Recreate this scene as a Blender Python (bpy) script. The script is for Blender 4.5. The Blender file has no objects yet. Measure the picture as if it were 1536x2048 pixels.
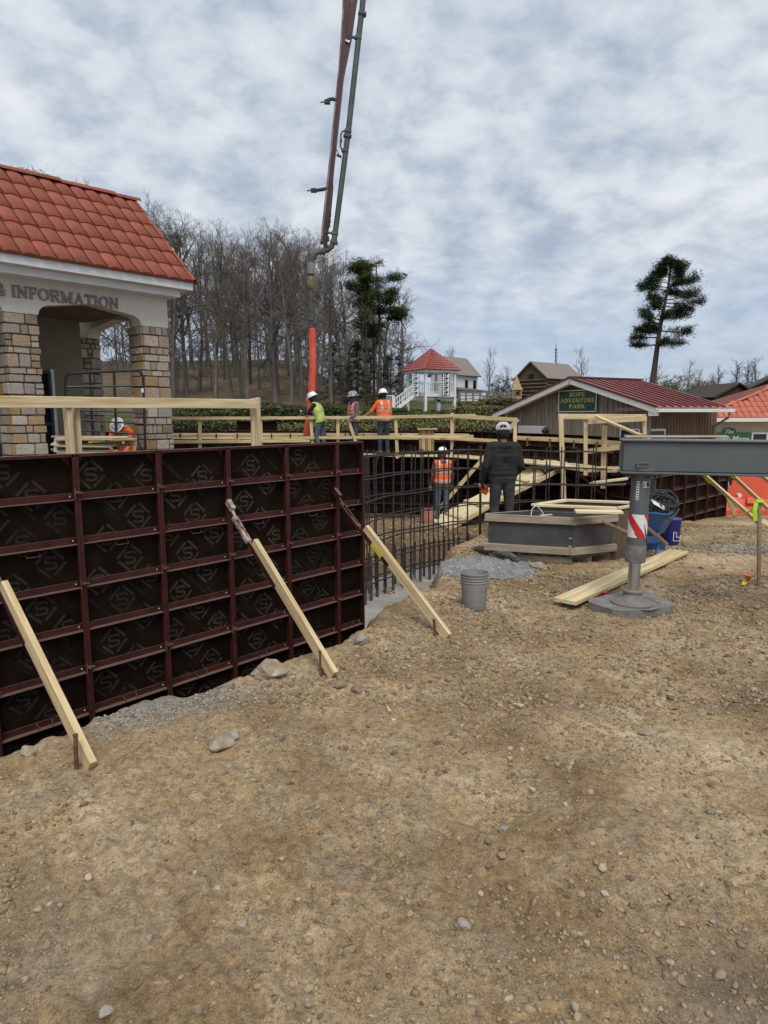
import bpy, math, random
import numpy as np
from mathutils import Vector as V, Matrix as M

random.seed(7)
RNG = np.random.default_rng(11)
sc = bpy.context.scene
C = sc.collection
rad = math.radians

# ---------------------------------------------------------------- camera
F, PITCH, ROLL, H = 1350.0, 0.1426, -0.0033, 1.8
cam_d = bpy.data.cameras.new('camera')
cam = bpy.data.objects.new('camera', cam_d); C.objects.link(cam)
cam_d.sensor_fit = 'VERTICAL'; cam_d.sensor_height = 36.0; cam_d.sensor_width = 27.0
cam_d.lens = F * 36.0 / 2048.0
cam_d.clip_start = 0.05; cam_d.clip_end = 3000
cam.matrix_world = M.Translation((0, 0, H)) @ M.Rotation(math.pi / 2 - PITCH, 4, 'X') @ M.Rotation(ROLL, 4, 'Z')
sc.camera = cam
sc.view_settings.view_transform = 'Standard'; sc.view_settings.look = 'None'
sc.view_settings.exposure = 0.20; sc.view_settings.gamma = 1.0
sc.view_settings.use_curve_mapping = False

# ---------------------------------------------------------------- sky (overcast)
SUN_EL, SUN_AZ = rad(56), rad(172)      # azimuth clockwise from +Y
world = bpy.data.worlds.new('World'); sc.world = world; world.use_nodes = True
nt = world.node_tree; nt.nodes.clear()
def N(t, **kw):
    n = nt.nodes.new(t)
    for k, v in kw.items(): setattr(n, k, v)
    return n
L = lambda a, b: nt.links.new(a, b)
def MATH(op, a, b=None):
    n = N('ShaderNodeMath', operation=op)
    for i, v in enumerate((a, b)):
        if v is None: continue
        if hasattr(v, 'node'): L(v, n.inputs[i])
        else: n.inputs[i].default_value = v
    return n.outputs[0]
def RAMP(fac, stops):
    r = N('ShaderNodeValToRGB'); e = r.color_ramp.elements
    while len(e) < len(stops): e.new(0.5)
    for el, (p, c) in zip(e, stops):
        el.position = p; el.color = (*c, 1) if not isinstance(c, float) else (c, c, c, 1)
    L(fac, r.inputs[0]); return r.outputs[0]
def NOISE(vec, scale, detail=6, rough=0.55, dist=0.0):
    n = N('ShaderNodeTexNoise'); n.inputs['Scale'].default_value = scale; n.inputs['Detail'].default_value = detail
    n.inputs['Roughness'].default_value = rough; n.inputs['Distortion'].default_value = dist
    L(vec, n.inputs['Vector']); return n.outputs[0]
tc = N('ShaderNodeTexCoord')
sep = N('ShaderNodeSeparateXYZ'); L(tc.outputs['Generated'], sep.inputs[0])
zc = MATH('MAXIMUM', sep.outputs[2], 0.0)
den = MATH('ADD', zc, 0.33)
cmb = N('ShaderNodeCombineXYZ')
L(MATH('DIVIDE', sep.outputs[0], den), cmb.inputs[0]); L(MATH('DIVIDE', sep.outputs[1], den), cmb.inputs[1])
sky = N('ShaderNodeTexSky', sky_type='NISHITA', sun_disc=False)
sky.sun_elevation = SUN_EL; sky.sun_rotation = SUN_AZ; sky.air_density = 1.2; sky.dust_density = 2.0
bgs = N('ShaderNodeBackground'); bgs.inputs[1].default_value = 0.09; L(sky.outputs[0], bgs.inputs[0])
n1 = NOISE(cmb.outputs[0], 8.5, 10, 0.56, 0.12)
n2 = NOISE(cmb.outputs[0], 2.2, 5, 0.5, 0.1)
mixn = MATH('ADD', MATH('MULTIPLY', n1, 0.60), MATH('MULTIPLY', n2, 0.50))
cloud = RAMP(mixn, [(0.40, (0.37, 0.43, 0.525)), (0.49, (0.46, 0.52, 0.605)), (0.57, (0.55, 0.60, 0.665)), (0.70, (0.68, 0.72, 0.76))])
hb = N('ShaderNodeMix', data_type='RGBA'); hb.inputs[6].default_value = (0.40, 0.50, 0.66, 1); L(cloud, hb.inputs[7])
L(RAMP(MATH('ADD', zc, MATH('MULTIPLY', MATH('SUBTRACT', n2, 0.5), 0.18)), [(0.02, 0.10), (0.10, 0.42), (0.22, 1.0)]), hb.inputs[0])
bgc = N('ShaderNodeBackground'); L(hb.outputs[2], bgc.inputs[0]); bgc.inputs[1].default_value = 1.0
# thinner cloud towards the horizon, where the blue shows
hz = RAMP(zc, [(0.0, 0.80), (0.07, 0.84), (0.16, 0.92), (0.30, 0.97)])
cov = MATH('MINIMUM', MATH('MULTIPLY', hz, MATH('ADD', MATH('MULTIPLY', n1, 0.8), 0.62)), 1.0)
mx = N('ShaderNodeMixShader'); L(cov, mx.inputs[0]); L(bgs.outputs[0], mx.inputs[1]); L(bgc.outputs[0], mx.inputs[2])
out = N('ShaderNodeOutputWorld'); L(mx.outputs[0], out.inputs[0])

sun_d = bpy.data.lights.new('sun', 'SUN'); sun = bpy.data.objects.new('sun', sun_d); C.objects.link(sun)
sun_d.energy = 2.1; sun_d.angle = rad(28); sun_d.color = (1.0, 0.96, 0.9)
sd = V((math.sin(SUN_AZ) * math.cos(SUN_EL), math.cos(SUN_AZ) * math.cos(SUN_EL), math.sin(SUN_EL)))
sun.rotation_euler = sd.to_track_quat('Z', 'Y').to_euler()

# ---------------------------------------------------------------- surveying helpers: from photograph readings to real places
cp, sp_, cr, sr = math.cos(PITCH), math.sin(PITCH), math.cos(ROLL), math.sin(ROLL)
def ray(px, py):
    u, v = (px - 768) / F, (py - 1024) / F
    ix, iy = cr * u + sr * v, -sr * u + cr * v
    return V((ix, cp - sp_ * iy, -sp_ - cp * iy))
EYE = V((0, 0, H))
def at(px, py, d):
    r = ray(px, py); return EYE + r * (d / r.y)
def gz(px, py, z=0.0):
    r = ray(px, py); return EYE + r * ((z - H) / r.z)
def onp(px, py, p0, n):
    r = ray(px, py); n = V(n); return EYE + r * ((V(p0) - EYE).dot(n) / r.dot(n))

# ---------------------------------------------------------------- materials
def pmat(name, c1, c2=None, scale=6.0, rough=0.7, metal=0.0, bump=0.0, bscale=None, stretch=(1, 1, 1), rnd=0.0,
         detail=6, lo=0.35, hi=0.65, dust=None, dust_amt=0.6, coord='Object', spots=None, spot_scale=30, spot_lo=0.62, attr=None, palette=None, spec=0.5):
    m = bpy.data.materials.new(name); m.use_nodes = True
    t = m.node_tree; b = t.nodes['Principled BSDF']
    nn = lambda ty: t.nodes.new(ty)
    lk = t.links.new
    b.inputs['Roughness'].default_value = rough; b.inputs['Metallic'].default_value = metal
    b.inputs['Specular IOR Level'].default_value = spec
    tcn = nn('ShaderNodeTexCoord'); mp = nn('ShaderNodeMapping'); mp.inputs['Scale'].default_value = stretch
    lk(tcn.outputs[coord], mp.inputs['Vector'])
    oi = nn('ShaderNodeObjectInfo')
    if coord == 'Object':
        mm = nn('ShaderNodeMath'); mm.operation = 'MULTIPLY'; mm.inputs[1].default_value = 37.0
        lk(oi.outputs['Random'], mm.inputs[0]); lk(mm.outputs[0], mp.inputs['Location'])
    def noi(s, d=detail, r=0.6):
        n = nn('ShaderNodeTexNoise'); n.inputs['Scale'].default_value = s; n.inputs['Detail'].default_value = d
        n.inputs['Roughness'].default_value = r; lk(mp.outputs[0], n.inputs['Vector']); return n.outputs[0]
    def rampn(f, stops):
        r = nn('ShaderNodeValToRGB'); e = r.color_ramp.elements
        while len(e) < len(stops): e.new(0.5)
        for el, (p, c) in zip(e, stops): el.position = p; el.color = (*c, 1)
        lk(f, r.inputs[0]); return r.outputs[0]
    def mix(f, a, bb, mode='MIX'):
        x = nn('ShaderNodeMix'); x.data_type = 'RGBA'; x.blend_type = mode
        for s, v in ((0, f), (6, a), (7, bb)):
            if hasattr(v, 'node'): lk(v, x.inputs[s])
            else: x.inputs[s].default_value = v if s == 0 else (*v, 1)
        return x.outputs[2]
    col = None
    if palette:
        src = oi.outputs['Random']
        if attr:
            a = nn('ShaderNodeAttribute'); a.attribute_name = attr; src = a.outputs['Fac']
        r = nn('ShaderNodeValToRGB'); r.color_ramp.interpolation = 'LINEAR'; e = r.color_ramp.elements
        while len(e) < len(palette): e.new(0.5)
        for i, (el, c) in enumerate(zip(e, palette)): el.position = i / (len(palette) - 1); el.color = (*c, 1)
        lk(src, r.inputs[0]); col = r.outputs[0]
        if c2 is not None:
            f = rampn(noi(scale), [(lo, (0, 0, 0)), (hi, (1, 1, 1))])
            col = mix(f, col, mix(1.0, col, c2, 'MULTIPLY'))
    elif c2 is not None:
        col = rampn(noi(scale), [(lo, c1), (hi, c2)])
    if spots:
        f = rampn(noi(spot_scale, 4), [(spot_lo, (0, 0, 0)), (min(spot_lo + 0.06, 1), (1, 1, 1))])
        col = mix(f, col if col is not None else c1, spots)
    if rnd:
        hs = nn('ShaderNodeHueSaturation'); mr = nn('ShaderNodeMapRange')
        mr.inputs[3].default_value = 1 - rnd; mr.inputs[4].default_value = 1 + rnd
        lk(oi.outputs['Random'], mr.inputs[0]); lk(mr.outputs[0], hs.inputs['Value'])
        if col is not None: lk(col, hs.inputs['Color'])
        else: hs.inputs['Color'].default_value = (*c1, 1)
        col = hs.outputs[0]
    if dust:
        g = nn('ShaderNodeNewGeometry'); sx = nn('ShaderNodeSeparateXYZ'); lk(g.outputs['True Normal'], sx.inputs[0])
        f = rampn(sx.outputs[2], [(0.45, (0, 0, 0)), (0.8, (dust_amt,) * 3)])
        col = mix(f, col if col is not None else c1, dust)
    if col is not None: lk(col, b.inputs['Base Color'])
    else: b.inputs['Base Color'].default_value = (*c1, 1)
    if bump:
        bn = nn('ShaderNodeBump'); bn.inputs['Strength'].default_value = min(1.0, bump); bn.inputs['Distance'].default_value = 0.02
        lk(noi(bscale or scale * 4, 8), bn.inputs['Height']); lk(bn.outputs[0], b.inputs['Normal'])
    return m

# ---------------------------------------------------------------- object helpers
WM = {}
def place(o, parent=None, mw=None):
    mw = mw if mw is not None else M.Identity(4)
    C.objects.link(o)
    if parent is not None:
        o.parent = parent; o.matrix_parent_inverse = WM[parent.name].inverted()
    o.matrix_basis = mw; WM[o.name] = mw.copy(); return o
def tag(o, label=None, cat=None, group=None, kind=None):
    if label: o['label'] = label
    if cat: o['category'] = cat
    if group: o['group'] = group
    if kind: o['kind'] = kind
    return o
def thing(name, label, cat, loc=(0, 0, 0), rz=0.0, group=None, mw=None):
    o = bpy.data.objects.new(name, None); o.empty_display_size = 0.2
    place(o, None, mw if mw is not None else M.Translation(loc) @ M.Rotation(rz, 4, 'Z'))
    return tag(o, label, cat, group, 'thing')
def mkmesh(name, vs, fs, mats, mi=None, smooth=False):
    me = bpy.data.meshes.new(name); me.from_pydata([tuple(v) for v in vs], [], [tuple(f) for f in fs])
    for m in (mats if isinstance(mats, (list, tuple)) else [mats]): me.materials.append(m)
    if mi is not None: me.polygons.foreach_set('material_index', np.asarray(mi, dtype=np.int32))
    if smooth: me.polygons.foreach_set('use_smooth', np.ones(len(fs), dtype=bool))
    me.update()
    if smooth: me.set_sharp_from_angle(angle=rad(38))
    return me
class MB:
    def __init__(s): s.v = []; s.f = []; s.mi = []; s.cur = 0
    def add(s, vs, fs, mi=None):
        o = len(s.v); s.v += [V(v) for v in vs]; s.f += [[i + o for i in f] for f in fs]
        s.mi += [s.cur if mi is None else mi] * len(fs); return s
    def box(s, c, d, rot=None, bev=0.0, mi=None):
        vs, fs = boxgeo(d, bev); c = V(c)
        return s.add([(rot @ V(v) if rot else V(v)) + c for v in vs], fs, mi)
    def beam(s, p0, p1, w, t, up=(0, 0, 1), bev=0.0, mi=None):
        m, l = frame(p0, p1, up); vs, fs = boxgeo((l, w, t), bev)
        return s.add([m @ V(v) for v in vs], fs, mi)
    def tube(s, pts, r, n=8, mi=None, cap=True):
        pts = [V(p) for p in pts]; rs = r if isinstance(r, (list, tuple)) else [r] * len(pts)
        o = []; prev = None
        for i, p in enumerate(pts):
            t = (pts[min(i + 1, len(pts) - 1)] - pts[max(i - 1, 0)]).normalized()
            if prev is None: a = t.cross(V((0, 0, 1))); a = a if a.length > 0.05 else t.cross(V((1, 0, 0)))
            else: a = prev - t * prev.dot(t)
            a.normalize(); prev = a; b = t.cross(a)
            o.append([p + (a * math.cos(2 * math.pi * k / n) + b * math.sin(2 * math.pi * k / n)) * rs[i] for k in range(n)])
        vs = [q for ring in o for q in ring]; fs = []
        for i in range(len(pts) - 1):
            for k in range(n): fs.append([i * n + k, i * n + (k + 1) % n, (i + 1) * n + (k + 1) % n, (i + 1) * n + k])
        if cap: fs.append(list(range(n))[::-1]); fs.append([(len(pts) - 1) * n + k for k in range(n)])
        return s.add(vs, fs, mi)
    def lathe(s, prof, n=20, mw=None, mi=None, sx=1.0, sy=1.0):
        mw = mw or M.Identity(4); vs = []; fs = []
        for (r, z) in prof:
            for k in range(n): vs.append(mw @ V((r * sx * math.cos(2 * math.pi * k / n), r * sy * math.sin(2 * math.pi * k / n), z)))
        for i in range(len(prof) - 1):
            for k in range(n): fs.append([i * n + k, i * n + (k + 1) % n, (i + 1) * n + (k + 1) % n, (i + 1) * n + k])
        fs.append(list(range(n))[::-1]); fs.append([(len(prof) - 1) * n + k for k in range(n)])
        return s.add(vs, fs, mi)
    def prism(s, poly, o, ux, uy, un, t, mi=None):   # 2D polygon (ccw seen from +un) in frame (ux,uy), extruded t along un
        o, ux, uy, un = V(o), V(ux), V(uy), V(un); n = len(poly)
        vs = [o + ux * a + uy * b for a, b in poly] + [o + ux * a + uy * b + un * t for a, b in poly]
        fs = [list(range(n))[::-1], list(range(n, 2 * n))] + [[i, (i + 1) % n, n + (i + 1) % n, n + i] for i in range(n)]
        return s.add(vs, fs, mi)
    def quad(s, a, b, c, d, mi=None): return s.add([a, b, c, d], [[0, 1, 2, 3]], mi)
    def build(s, name, mats, parent=None, mw=None, smooth=False, local=True):
        """verts are in world space unless mw given (then local to mw); the object's origin is put at its centre"""
        if mw is None:
            c = sum(s.v, V()) / max(1, len(s.v)); mw = M.Translation(c); vs = [v - c for v in s.v]
        else: vs = s.v
        me = mkmesh(name, vs, s.f, mats, s.mi if isinstance(mats, (list, tuple)) else None, smooth)
        return place(bpy.data.objects.new(name, me), parent, mw)
def boxgeo(d, bev=0.0):
    x, y, z = d[0] / 2, d[1] / 2, d[2] / 2
    if not bev:
        vs = [(-x, -y, -z), (x, -y, -z), (x, y, -z), (-x, y, -z), (-x, -y, z), (x, -y, z), (x, y, z), (-x, y, z)]
        return vs, [[3, 2, 1, 0], [4, 5, 6, 7], [0, 1, 5, 4], [1, 2, 6, 5], [2, 3, 7, 6], [3, 0, 4, 7]]
    b = bev; vs = []; idx = {}
    for sx in (-1, 1):
        for sy in (-1, 1):
            for sz in (-1, 1):
                for ax in range(3):
                    p = [sx * (x - b), sy * (y - b), sz * (z - b)]; p[ax] = (sx * x, sy * y, sz * z)[ax]
                    idx[(sx, sy, sz, ax)] = len(vs); vs.append(tuple(p))
    fs = []
    def face(ids):
        p = [V(vs[i]) for i in ids]; nrm = (p[1] - p[0]).cross(p[2] - p[0]); cen = sum(p, V()) / len(p)
        fs.append(ids if nrm.dot(cen) > 0 else ids[::-1])
    for ax in range(3):
        o1, o2 = [a for a in range(3) if a != ax]
        for s_ in (-1, 1):
            ids = []
            for a, c in ((-1, -1), (1, -1), (1, 1), (-1, 1)):
                k = [0, 0, 0]; k[ax] = s_; k[o1] = a; k[o2] = c; ids.append(idx[(*k, ax)])
            face(ids)
        for a in (-1, 1):
            for c in (-1, 1):
                k0 = [0, 0, 0]; k0[ax] = -1; k0[o1] = a; k0[o2] = c; k1 = list(k0); k1[ax] = 1
                face([idx[(*k0, o1)], idx[(*k1, o1)], idx[(*k1, o2)], idx[(*k0, o2)]])
    for sx in (-1, 1):
        for sy in (-1, 1):
            for sz in (-1, 1): face([idx[(sx, sy, sz, a)] for a in range(3)])
    return vs, fs
def frame(p0, p1, up=(0, 0, 1)):
    p0, p1 = V(p0), V(p1); x = (p1 - p0); l = x.length; x.normalize()
    y = V(up).cross(x)
    if y.length < 1e-4: y = V((0, 1, 0)).cross(x)
    y.normalize(); z = x.cross(y); c = (p0 + p1) / 2
    return M(((x.x, y.x, z.x, c.x), (x.y, y.y, z.y, c.y), (x.z, y.z, z.z, c.z), (0, 0, 0, 1))), l
_pl = {}
def plank(name, p0, p1, w, t, mat, parent=None, up=(0, 0, 1), bev=0.003):
    """a board as its own object: local X runs along the grain; w across (local Y), t along 'up'"""
    m, l = frame(p0, p1, up); key = (round(l, 3), w, t, mat.name)
    if key not in _pl:
        vs, fs = boxgeo((l, w, t), bev); _pl[key] = mkmesh(name, vs, fs, mat)
    return place(bpy.data.objects.new(name, _pl[key]), parent, m)
def inst(name, me, parent=None, mw=None): return place(bpy.data.objects.new(name, me), parent, mw)
def mat_axes(o, x, y, z):
    return M(((x[0], y[0], z[0], o[0]), (x[1], y[1], z[1], o[1]), (x[2], y[2], z[2], o[2]), (0, 0, 0, 1)))
def text_geo(s, size=1.0, spacing=1.0):
    cu = bpy.data.curves.new('lettering', 'FONT'); cu.body = s; cu.size = size; cu.align_x = 'CENTER'; cu.align_y = 'CENTER'
    cu.space_character = spacing; cu.resolution_u = 2
    o = bpy.data.objects.new('lettering', cu); C.objects.link(o)
    dg = bpy.context.evaluated_depsgraph_get(); me = bpy.data.meshes.new_from_object(o.evaluated_get(dg))
    vs = [v.co.copy() for v in me.vertices]; fs = [list(p.vertices) for p in me.polygons]
    bpy.data.objects.remove(o); bpy.data.meshes.remove(me); bpy.data.curves.remove(cu)
    return vs, fs
# value noise on numpy arrays
def _h(ix, iy, s):
    n = (ix.astype(np.int64) * 374761393 + iy.astype(np.int64) * 668265263 + s * 1442695041) & 0xffffffff
    n = ((n ^ (n >> 13)) * 1274126177) & 0xffffffff
    return ((n ^ (n >> 16)) & 0xffffff) / float(0xffffff)
def vnoise(x, y, s=0):
    x = np.asarray(x, float); y = np.asarray(y, float); ix = np.floor(x); iy = np.floor(y); fx = x - ix; fy = y - iy
    fx = fx * fx * (3 - 2 * fx); fy = fy * fy * (3 - 2 * fy)
    a = _h(ix, iy, s); b = _h(ix + 1, iy, s); c = _h(ix, iy + 1, s); d = _h(ix + 1, iy + 1, s)
    return (a * (1 - fx) + b * fx) * (1 - fy) + (c * (1 - fx) + d * fx) * fy - 0.5
def fbm(x, y, oct=4, s=0):
    r = 0; a = 1.0
    for i in range(oct): r = r + a * vnoise(x * 2 ** i + 13.7 * i, y * 2 ** i - 7.1 * i, s + i); a *= 0.5
    return r
# ================================================================ the ground
WANG = 0.7338
WU = V((math.sin(WANG), math.cos(WANG), 0)); WNV = V((math.cos(WANG), -math.sin(WANG), 0))   # along the near forms / facing the camera
WA = V((-2.1075, 4.559, 0)); WTOP = 1.55; WBOT = WTOP - 2.438
def ss(a, b, x): t = np.clip((x - a) / (b - a), 0, 1); return t * t * (3 - 2 * t)
def baseG(x, y):
    x = np.asarray(x, float); y = np.asarray(y, float)
    zl = np.interp(y, [-50, 0, 9, 13, 20, 24, 33, 46, 60, 75, 100, 140, 600], [0, 0, 0, -.33, -.2, .3, .75, 1.5, 2.2, 4.6, 8.2, 13, 16])
    zr = np.interp(y, [-50, 0, 9, 16, 25, 40, 48, 60, 90, 200, 600], [0, 0, 0, -.55, -.75, -1.0, .9, 1.9, 3.6, 6, 10])
    zm = np.interp(y, [-50, 0, 9, 13, 20, 24, 33, 46, 60, 90, 200, 600], [0, 0, 0, -.33, -.2, .3, .75, 1.5, 2.1, 3.4, 6, 9])
    q = x / np.maximum(y, 1.0)
    left = ss(0.02, -0.12, q) if False else 1 - ss(-0.15, 0.0, q)
    z = zm * (1 - left) + zl * left
    w = ss(0.16, 0.33, q)
    return z * (1 - w) + zr * w
def bz(px, d): p = at(px, 830, d); return V((p.x, p.y, float(baseG(p.x, p.y))))
# outline of the excavation (near edge read off the photograph, the rest hidden behind the forms)
edge_px = [(-420, 1660), (-160, 1570), (0, 1509), (95, 1470), (168, 1448), (190, 1424), (330, 1393), (450, 1361), (560, 1326), (690, 1296), (722, 1262), (765, 1216), (810, 1187), (850, 1166)]
PIT = [gz(x_, y_ + 13) for x_, y_ in edge_px]
PIT += [at(905, 0, 7.8), at(945, 0, 9.6), at(980, 0, 10.9), at(1060, 0, 11.75), at(1240, 0, 12.1), at(1330, 0, 12.0), at(1405, 0, 12.9), at(1432, 0, 14.0), at(1449, 0, 15.5)]
PIT += [V((8.4, 16.4, 0)), V((6.2, 16.2, 0)), V((4.2, 18.5, 0)), V((1, 22, 0)), V((-9, 23.4, 0)), V((-10, 17, 0)), V((-6.8, 11, 0)), V((-9, 6, 0))]
PITXY = np.array([(p.x, p.y) for p in PIT])
def pit_sd(x, y):
    """signed distance to the pit outline, positive inside"""
    d = np.full(np.shape(x), 1e9); ins = np.zeros(np.shape(x), bool); n = len(PITXY)
    for i in range(n):
        ax, ay = PITXY[i]; bx, by = PITXY[(i + 1) % n]
        dx, dy = bx - ax, by - ay; t = np.clip(((x - ax) * dx + (y - ay) * dy) / (dx * dx + dy * dy), 0, 1)
        d = np.minimum(d, np.hypot(x - ax - t * dx, y - ay - t * dy))
        with np.errstate(divide='ignore', invalid='ignore'):
            c = ((ay > y) != (by > y)) & (x < (bx - ax) * (y - ay) / (by - ay + 1e-12) + ax)
        ins ^= c
    return np.where(ins, d, -d)
# the line the bars stand on
RB = [at(700, 0, 9.2), at(735, 0, 9.75), at(800, 0, 10.35), at(880, 0, 10.95), at(958, 0, 11.45), at(1060, 0, 12.05), at(1150, 0, 12.4), at(1262, 0, 12.55)]
RB = [V((p.x, p.y, 0)) for p in RB]
def polydist(x, y, pts):
    d = np.full(np.shape(x), 1e9)
    for a, b in zip(pts[:-1], pts[1:]):
        dx, dy = b.x - a.x, b.y - a.y; t = np.clip(((x - a.x) * dx + (y - a.y) * dy) / (dx * dx + dy * dy), 0, 1)
        d = np.minimum(d, np.hypot(x - a.x - t * dx, y - a.y - t * dy))
    return d
def G(x, y):
    x = np.asarray(x, float); y = np.asarray(y, float)
    z = baseG(x, y)
    near = 1 - ss(9, 26, y)
    z = z + near * (0.05 * fbm(x * .7, y * .7, 3, 3) + 0.028 * fbm(x * 3.1, y * 3.1, 4, 5) + 0.018 * fbm(x * 13, y * 13, 3, 9) + 0.007 * vnoise(x * 60, y * 60, 15))
    z = z + (1 - near) * 0.25 * fbm(x * .12, y * .12, 3, 23)
    sd = pit_sd(x, y) + 0.16 * fbm(x * 2.3, y * 2.3, 4, 31)
    rbd = polydist(x, y, RB)
    floor = -0.62 - 0.66 * ss(15.9, 18.2, y) + 0.10 * fbm(x * 1.3, y * 1.3, 4, 41) - 0.26 * (1 - ss(0.45, 1.2, rbd)) - 0.4 * (1 - ss(7.6, 8.8, y))
    # in front of the bars the cut goes down to the footing
    inner = ss(0.0, 0.42, sd)
    lip = 0.03 * np.exp(-(sd / 0.25) ** 2)
    z = z * (1 - inner) + np.minimum(floor, z) * inner + lip * (y < 14)
    # a hollow dug at the lip beside the heap of concrete
    hx, hy, _ = gz(868, 1168); z = z - 0.34 * np.exp(-(((x - hx) / .15) ** 2 + ((y - hy) / .16) ** 2) ** 2)
    # tyre and track marks pressed into the dirt
    tm_ = np.clip(fbm(x * .8, y * .8, 3, 61) * 3 + .3, 0, 1) * near * (y > 1)
    z = z - 0.014 * tm_ * np.clip(np.sin((x * .82 + y * .57) * 46 + 3 * fbm(x * 2, y * 2, 2, 63)), -.4, 1) - 0.03 * near * np.exp(-((np.abs(x * .57 - y * .82 + 3.1) - .9) / .16) ** 2)
    # churned rut in the right foreground
    for (px, py, a, sx) in ((1010, 1585, -.035, .35), (1380, 1330, -.02, .6)):
        gx, gy, _ = gz(px, py); z = z + a * np.exp(-(((x - gx) / sx) ** 2 + ((y - gy) / (sx * .7)) ** 2))
    return z
def Gz(x, y): return float(G(np.array([x]), np.array([y]))[0])
def ground_pt(px, py):
    p = gz(px, py, 0.0)
    for _ in range(3): p = gz(px, py, Gz(p.x, p.y))
    return p

ys = [-14.0, -8, -4, -2, -0.5, 0.6]
y = 1.2
while y < 13: ys.append(y); y *= 1.0075
while y < 26: ys.append(y); y *= 1.016
while y < 900: ys.append(y); y *= 1.05
ys = np.array(ys); NC = 440
us = np.linspace(-1, 1, NC); us = np.sign(us) * (0.75 * np.abs(us) + 0.65 * np.abs(us) ** 4)
YY, UU = np.meshgrid(ys, us, indexing='ij'); XX = UU * np.maximum(YY, 2.2) * 1.0
XX = np.where(YY < 1.2, UU * (2.2 + 3 * (1.2 - YY)), XX)
ZZ = G(XX, YY)
nr = len(ys); idx = np.arange(nr * NC).reshape(nr, NC)
fa = np.stack([idx[:-1, :-1], idx[:-1, 1:], idx[1:, 1:], idx[1:, :-1]], -1).reshape(-1, 4)
me = bpy.data.meshes.new('ground')
me.vertices.add(nr * NC); me.vertices.foreach_set('co', np.stack([XX, YY, ZZ], -1).astype(np.float32).ravel())
me.loops.add(fa.size); me.loops.foreach_set('vertex_index', fa.astype(np.int32).ravel())
me.polygons.add(len(fa)); me.polygons.foreach_set('loop_start', np.arange(0, fa.size, 4, dtype=np.int32)); me.polygons.foreach_set('loop_total', np.full(len(fa), 4, dtype=np.int32))
me.update(); me.validate(); me.polygons.foreach_set('use_smooth', np.ones(len(fa), bool))
def attr(me, name, arr):
    a = me.attributes.new(name, 'FLOAT', 'POINT'); a.data.foreach_set('value', np.asarray(arr, np.float32).ravel())
grav = np.zeros(XX.shape)
def blob(px, py, r, k=1.0, ex=1.0):
    global grav
    p = gz(px, py); grav = np.maximum(grav, k * np.exp(-(((XX - p.x) / (r * ex)) ** 2 + ((YY - p.y) / r) ** 2)))
for b in ((300, 1415, .22, 1, 1.5), (400, 1398, .2, .9, 1.5), (1500, 1100, .4, .8, 1.6), (230, 1440, .2, .8, 1), (1450, 1980, .25, .3, 1), (120, 1900, .25, .3, 1)): blob(*b)
attr(me, 'gravelly', grav)
grassy = np.clip(ss(24.5, 27, YY + 1.5 * fbm(XX * .2, YY * .2, 3, 77)) , 0, 1) * np.where((XX > 4) & (YY < 42), ss(40, 46, YY), 1)
attr(me, 'grassy', grassy)
wood = ss(56, 62, YY + 3 * fbm(XX * .1, YY * .1, 3, 71)) * (1 - ss(-.1, .06, XX / np.maximum(YY, 1)))
attr(me, 'leafy', wood)
attr(me, 'damp_shade', ss(-.05, .35, pit_sd(XX, YY)) * (YY < 24))  # pit mask: dug damp soil, also carries the painted shade of the hollow
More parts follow.
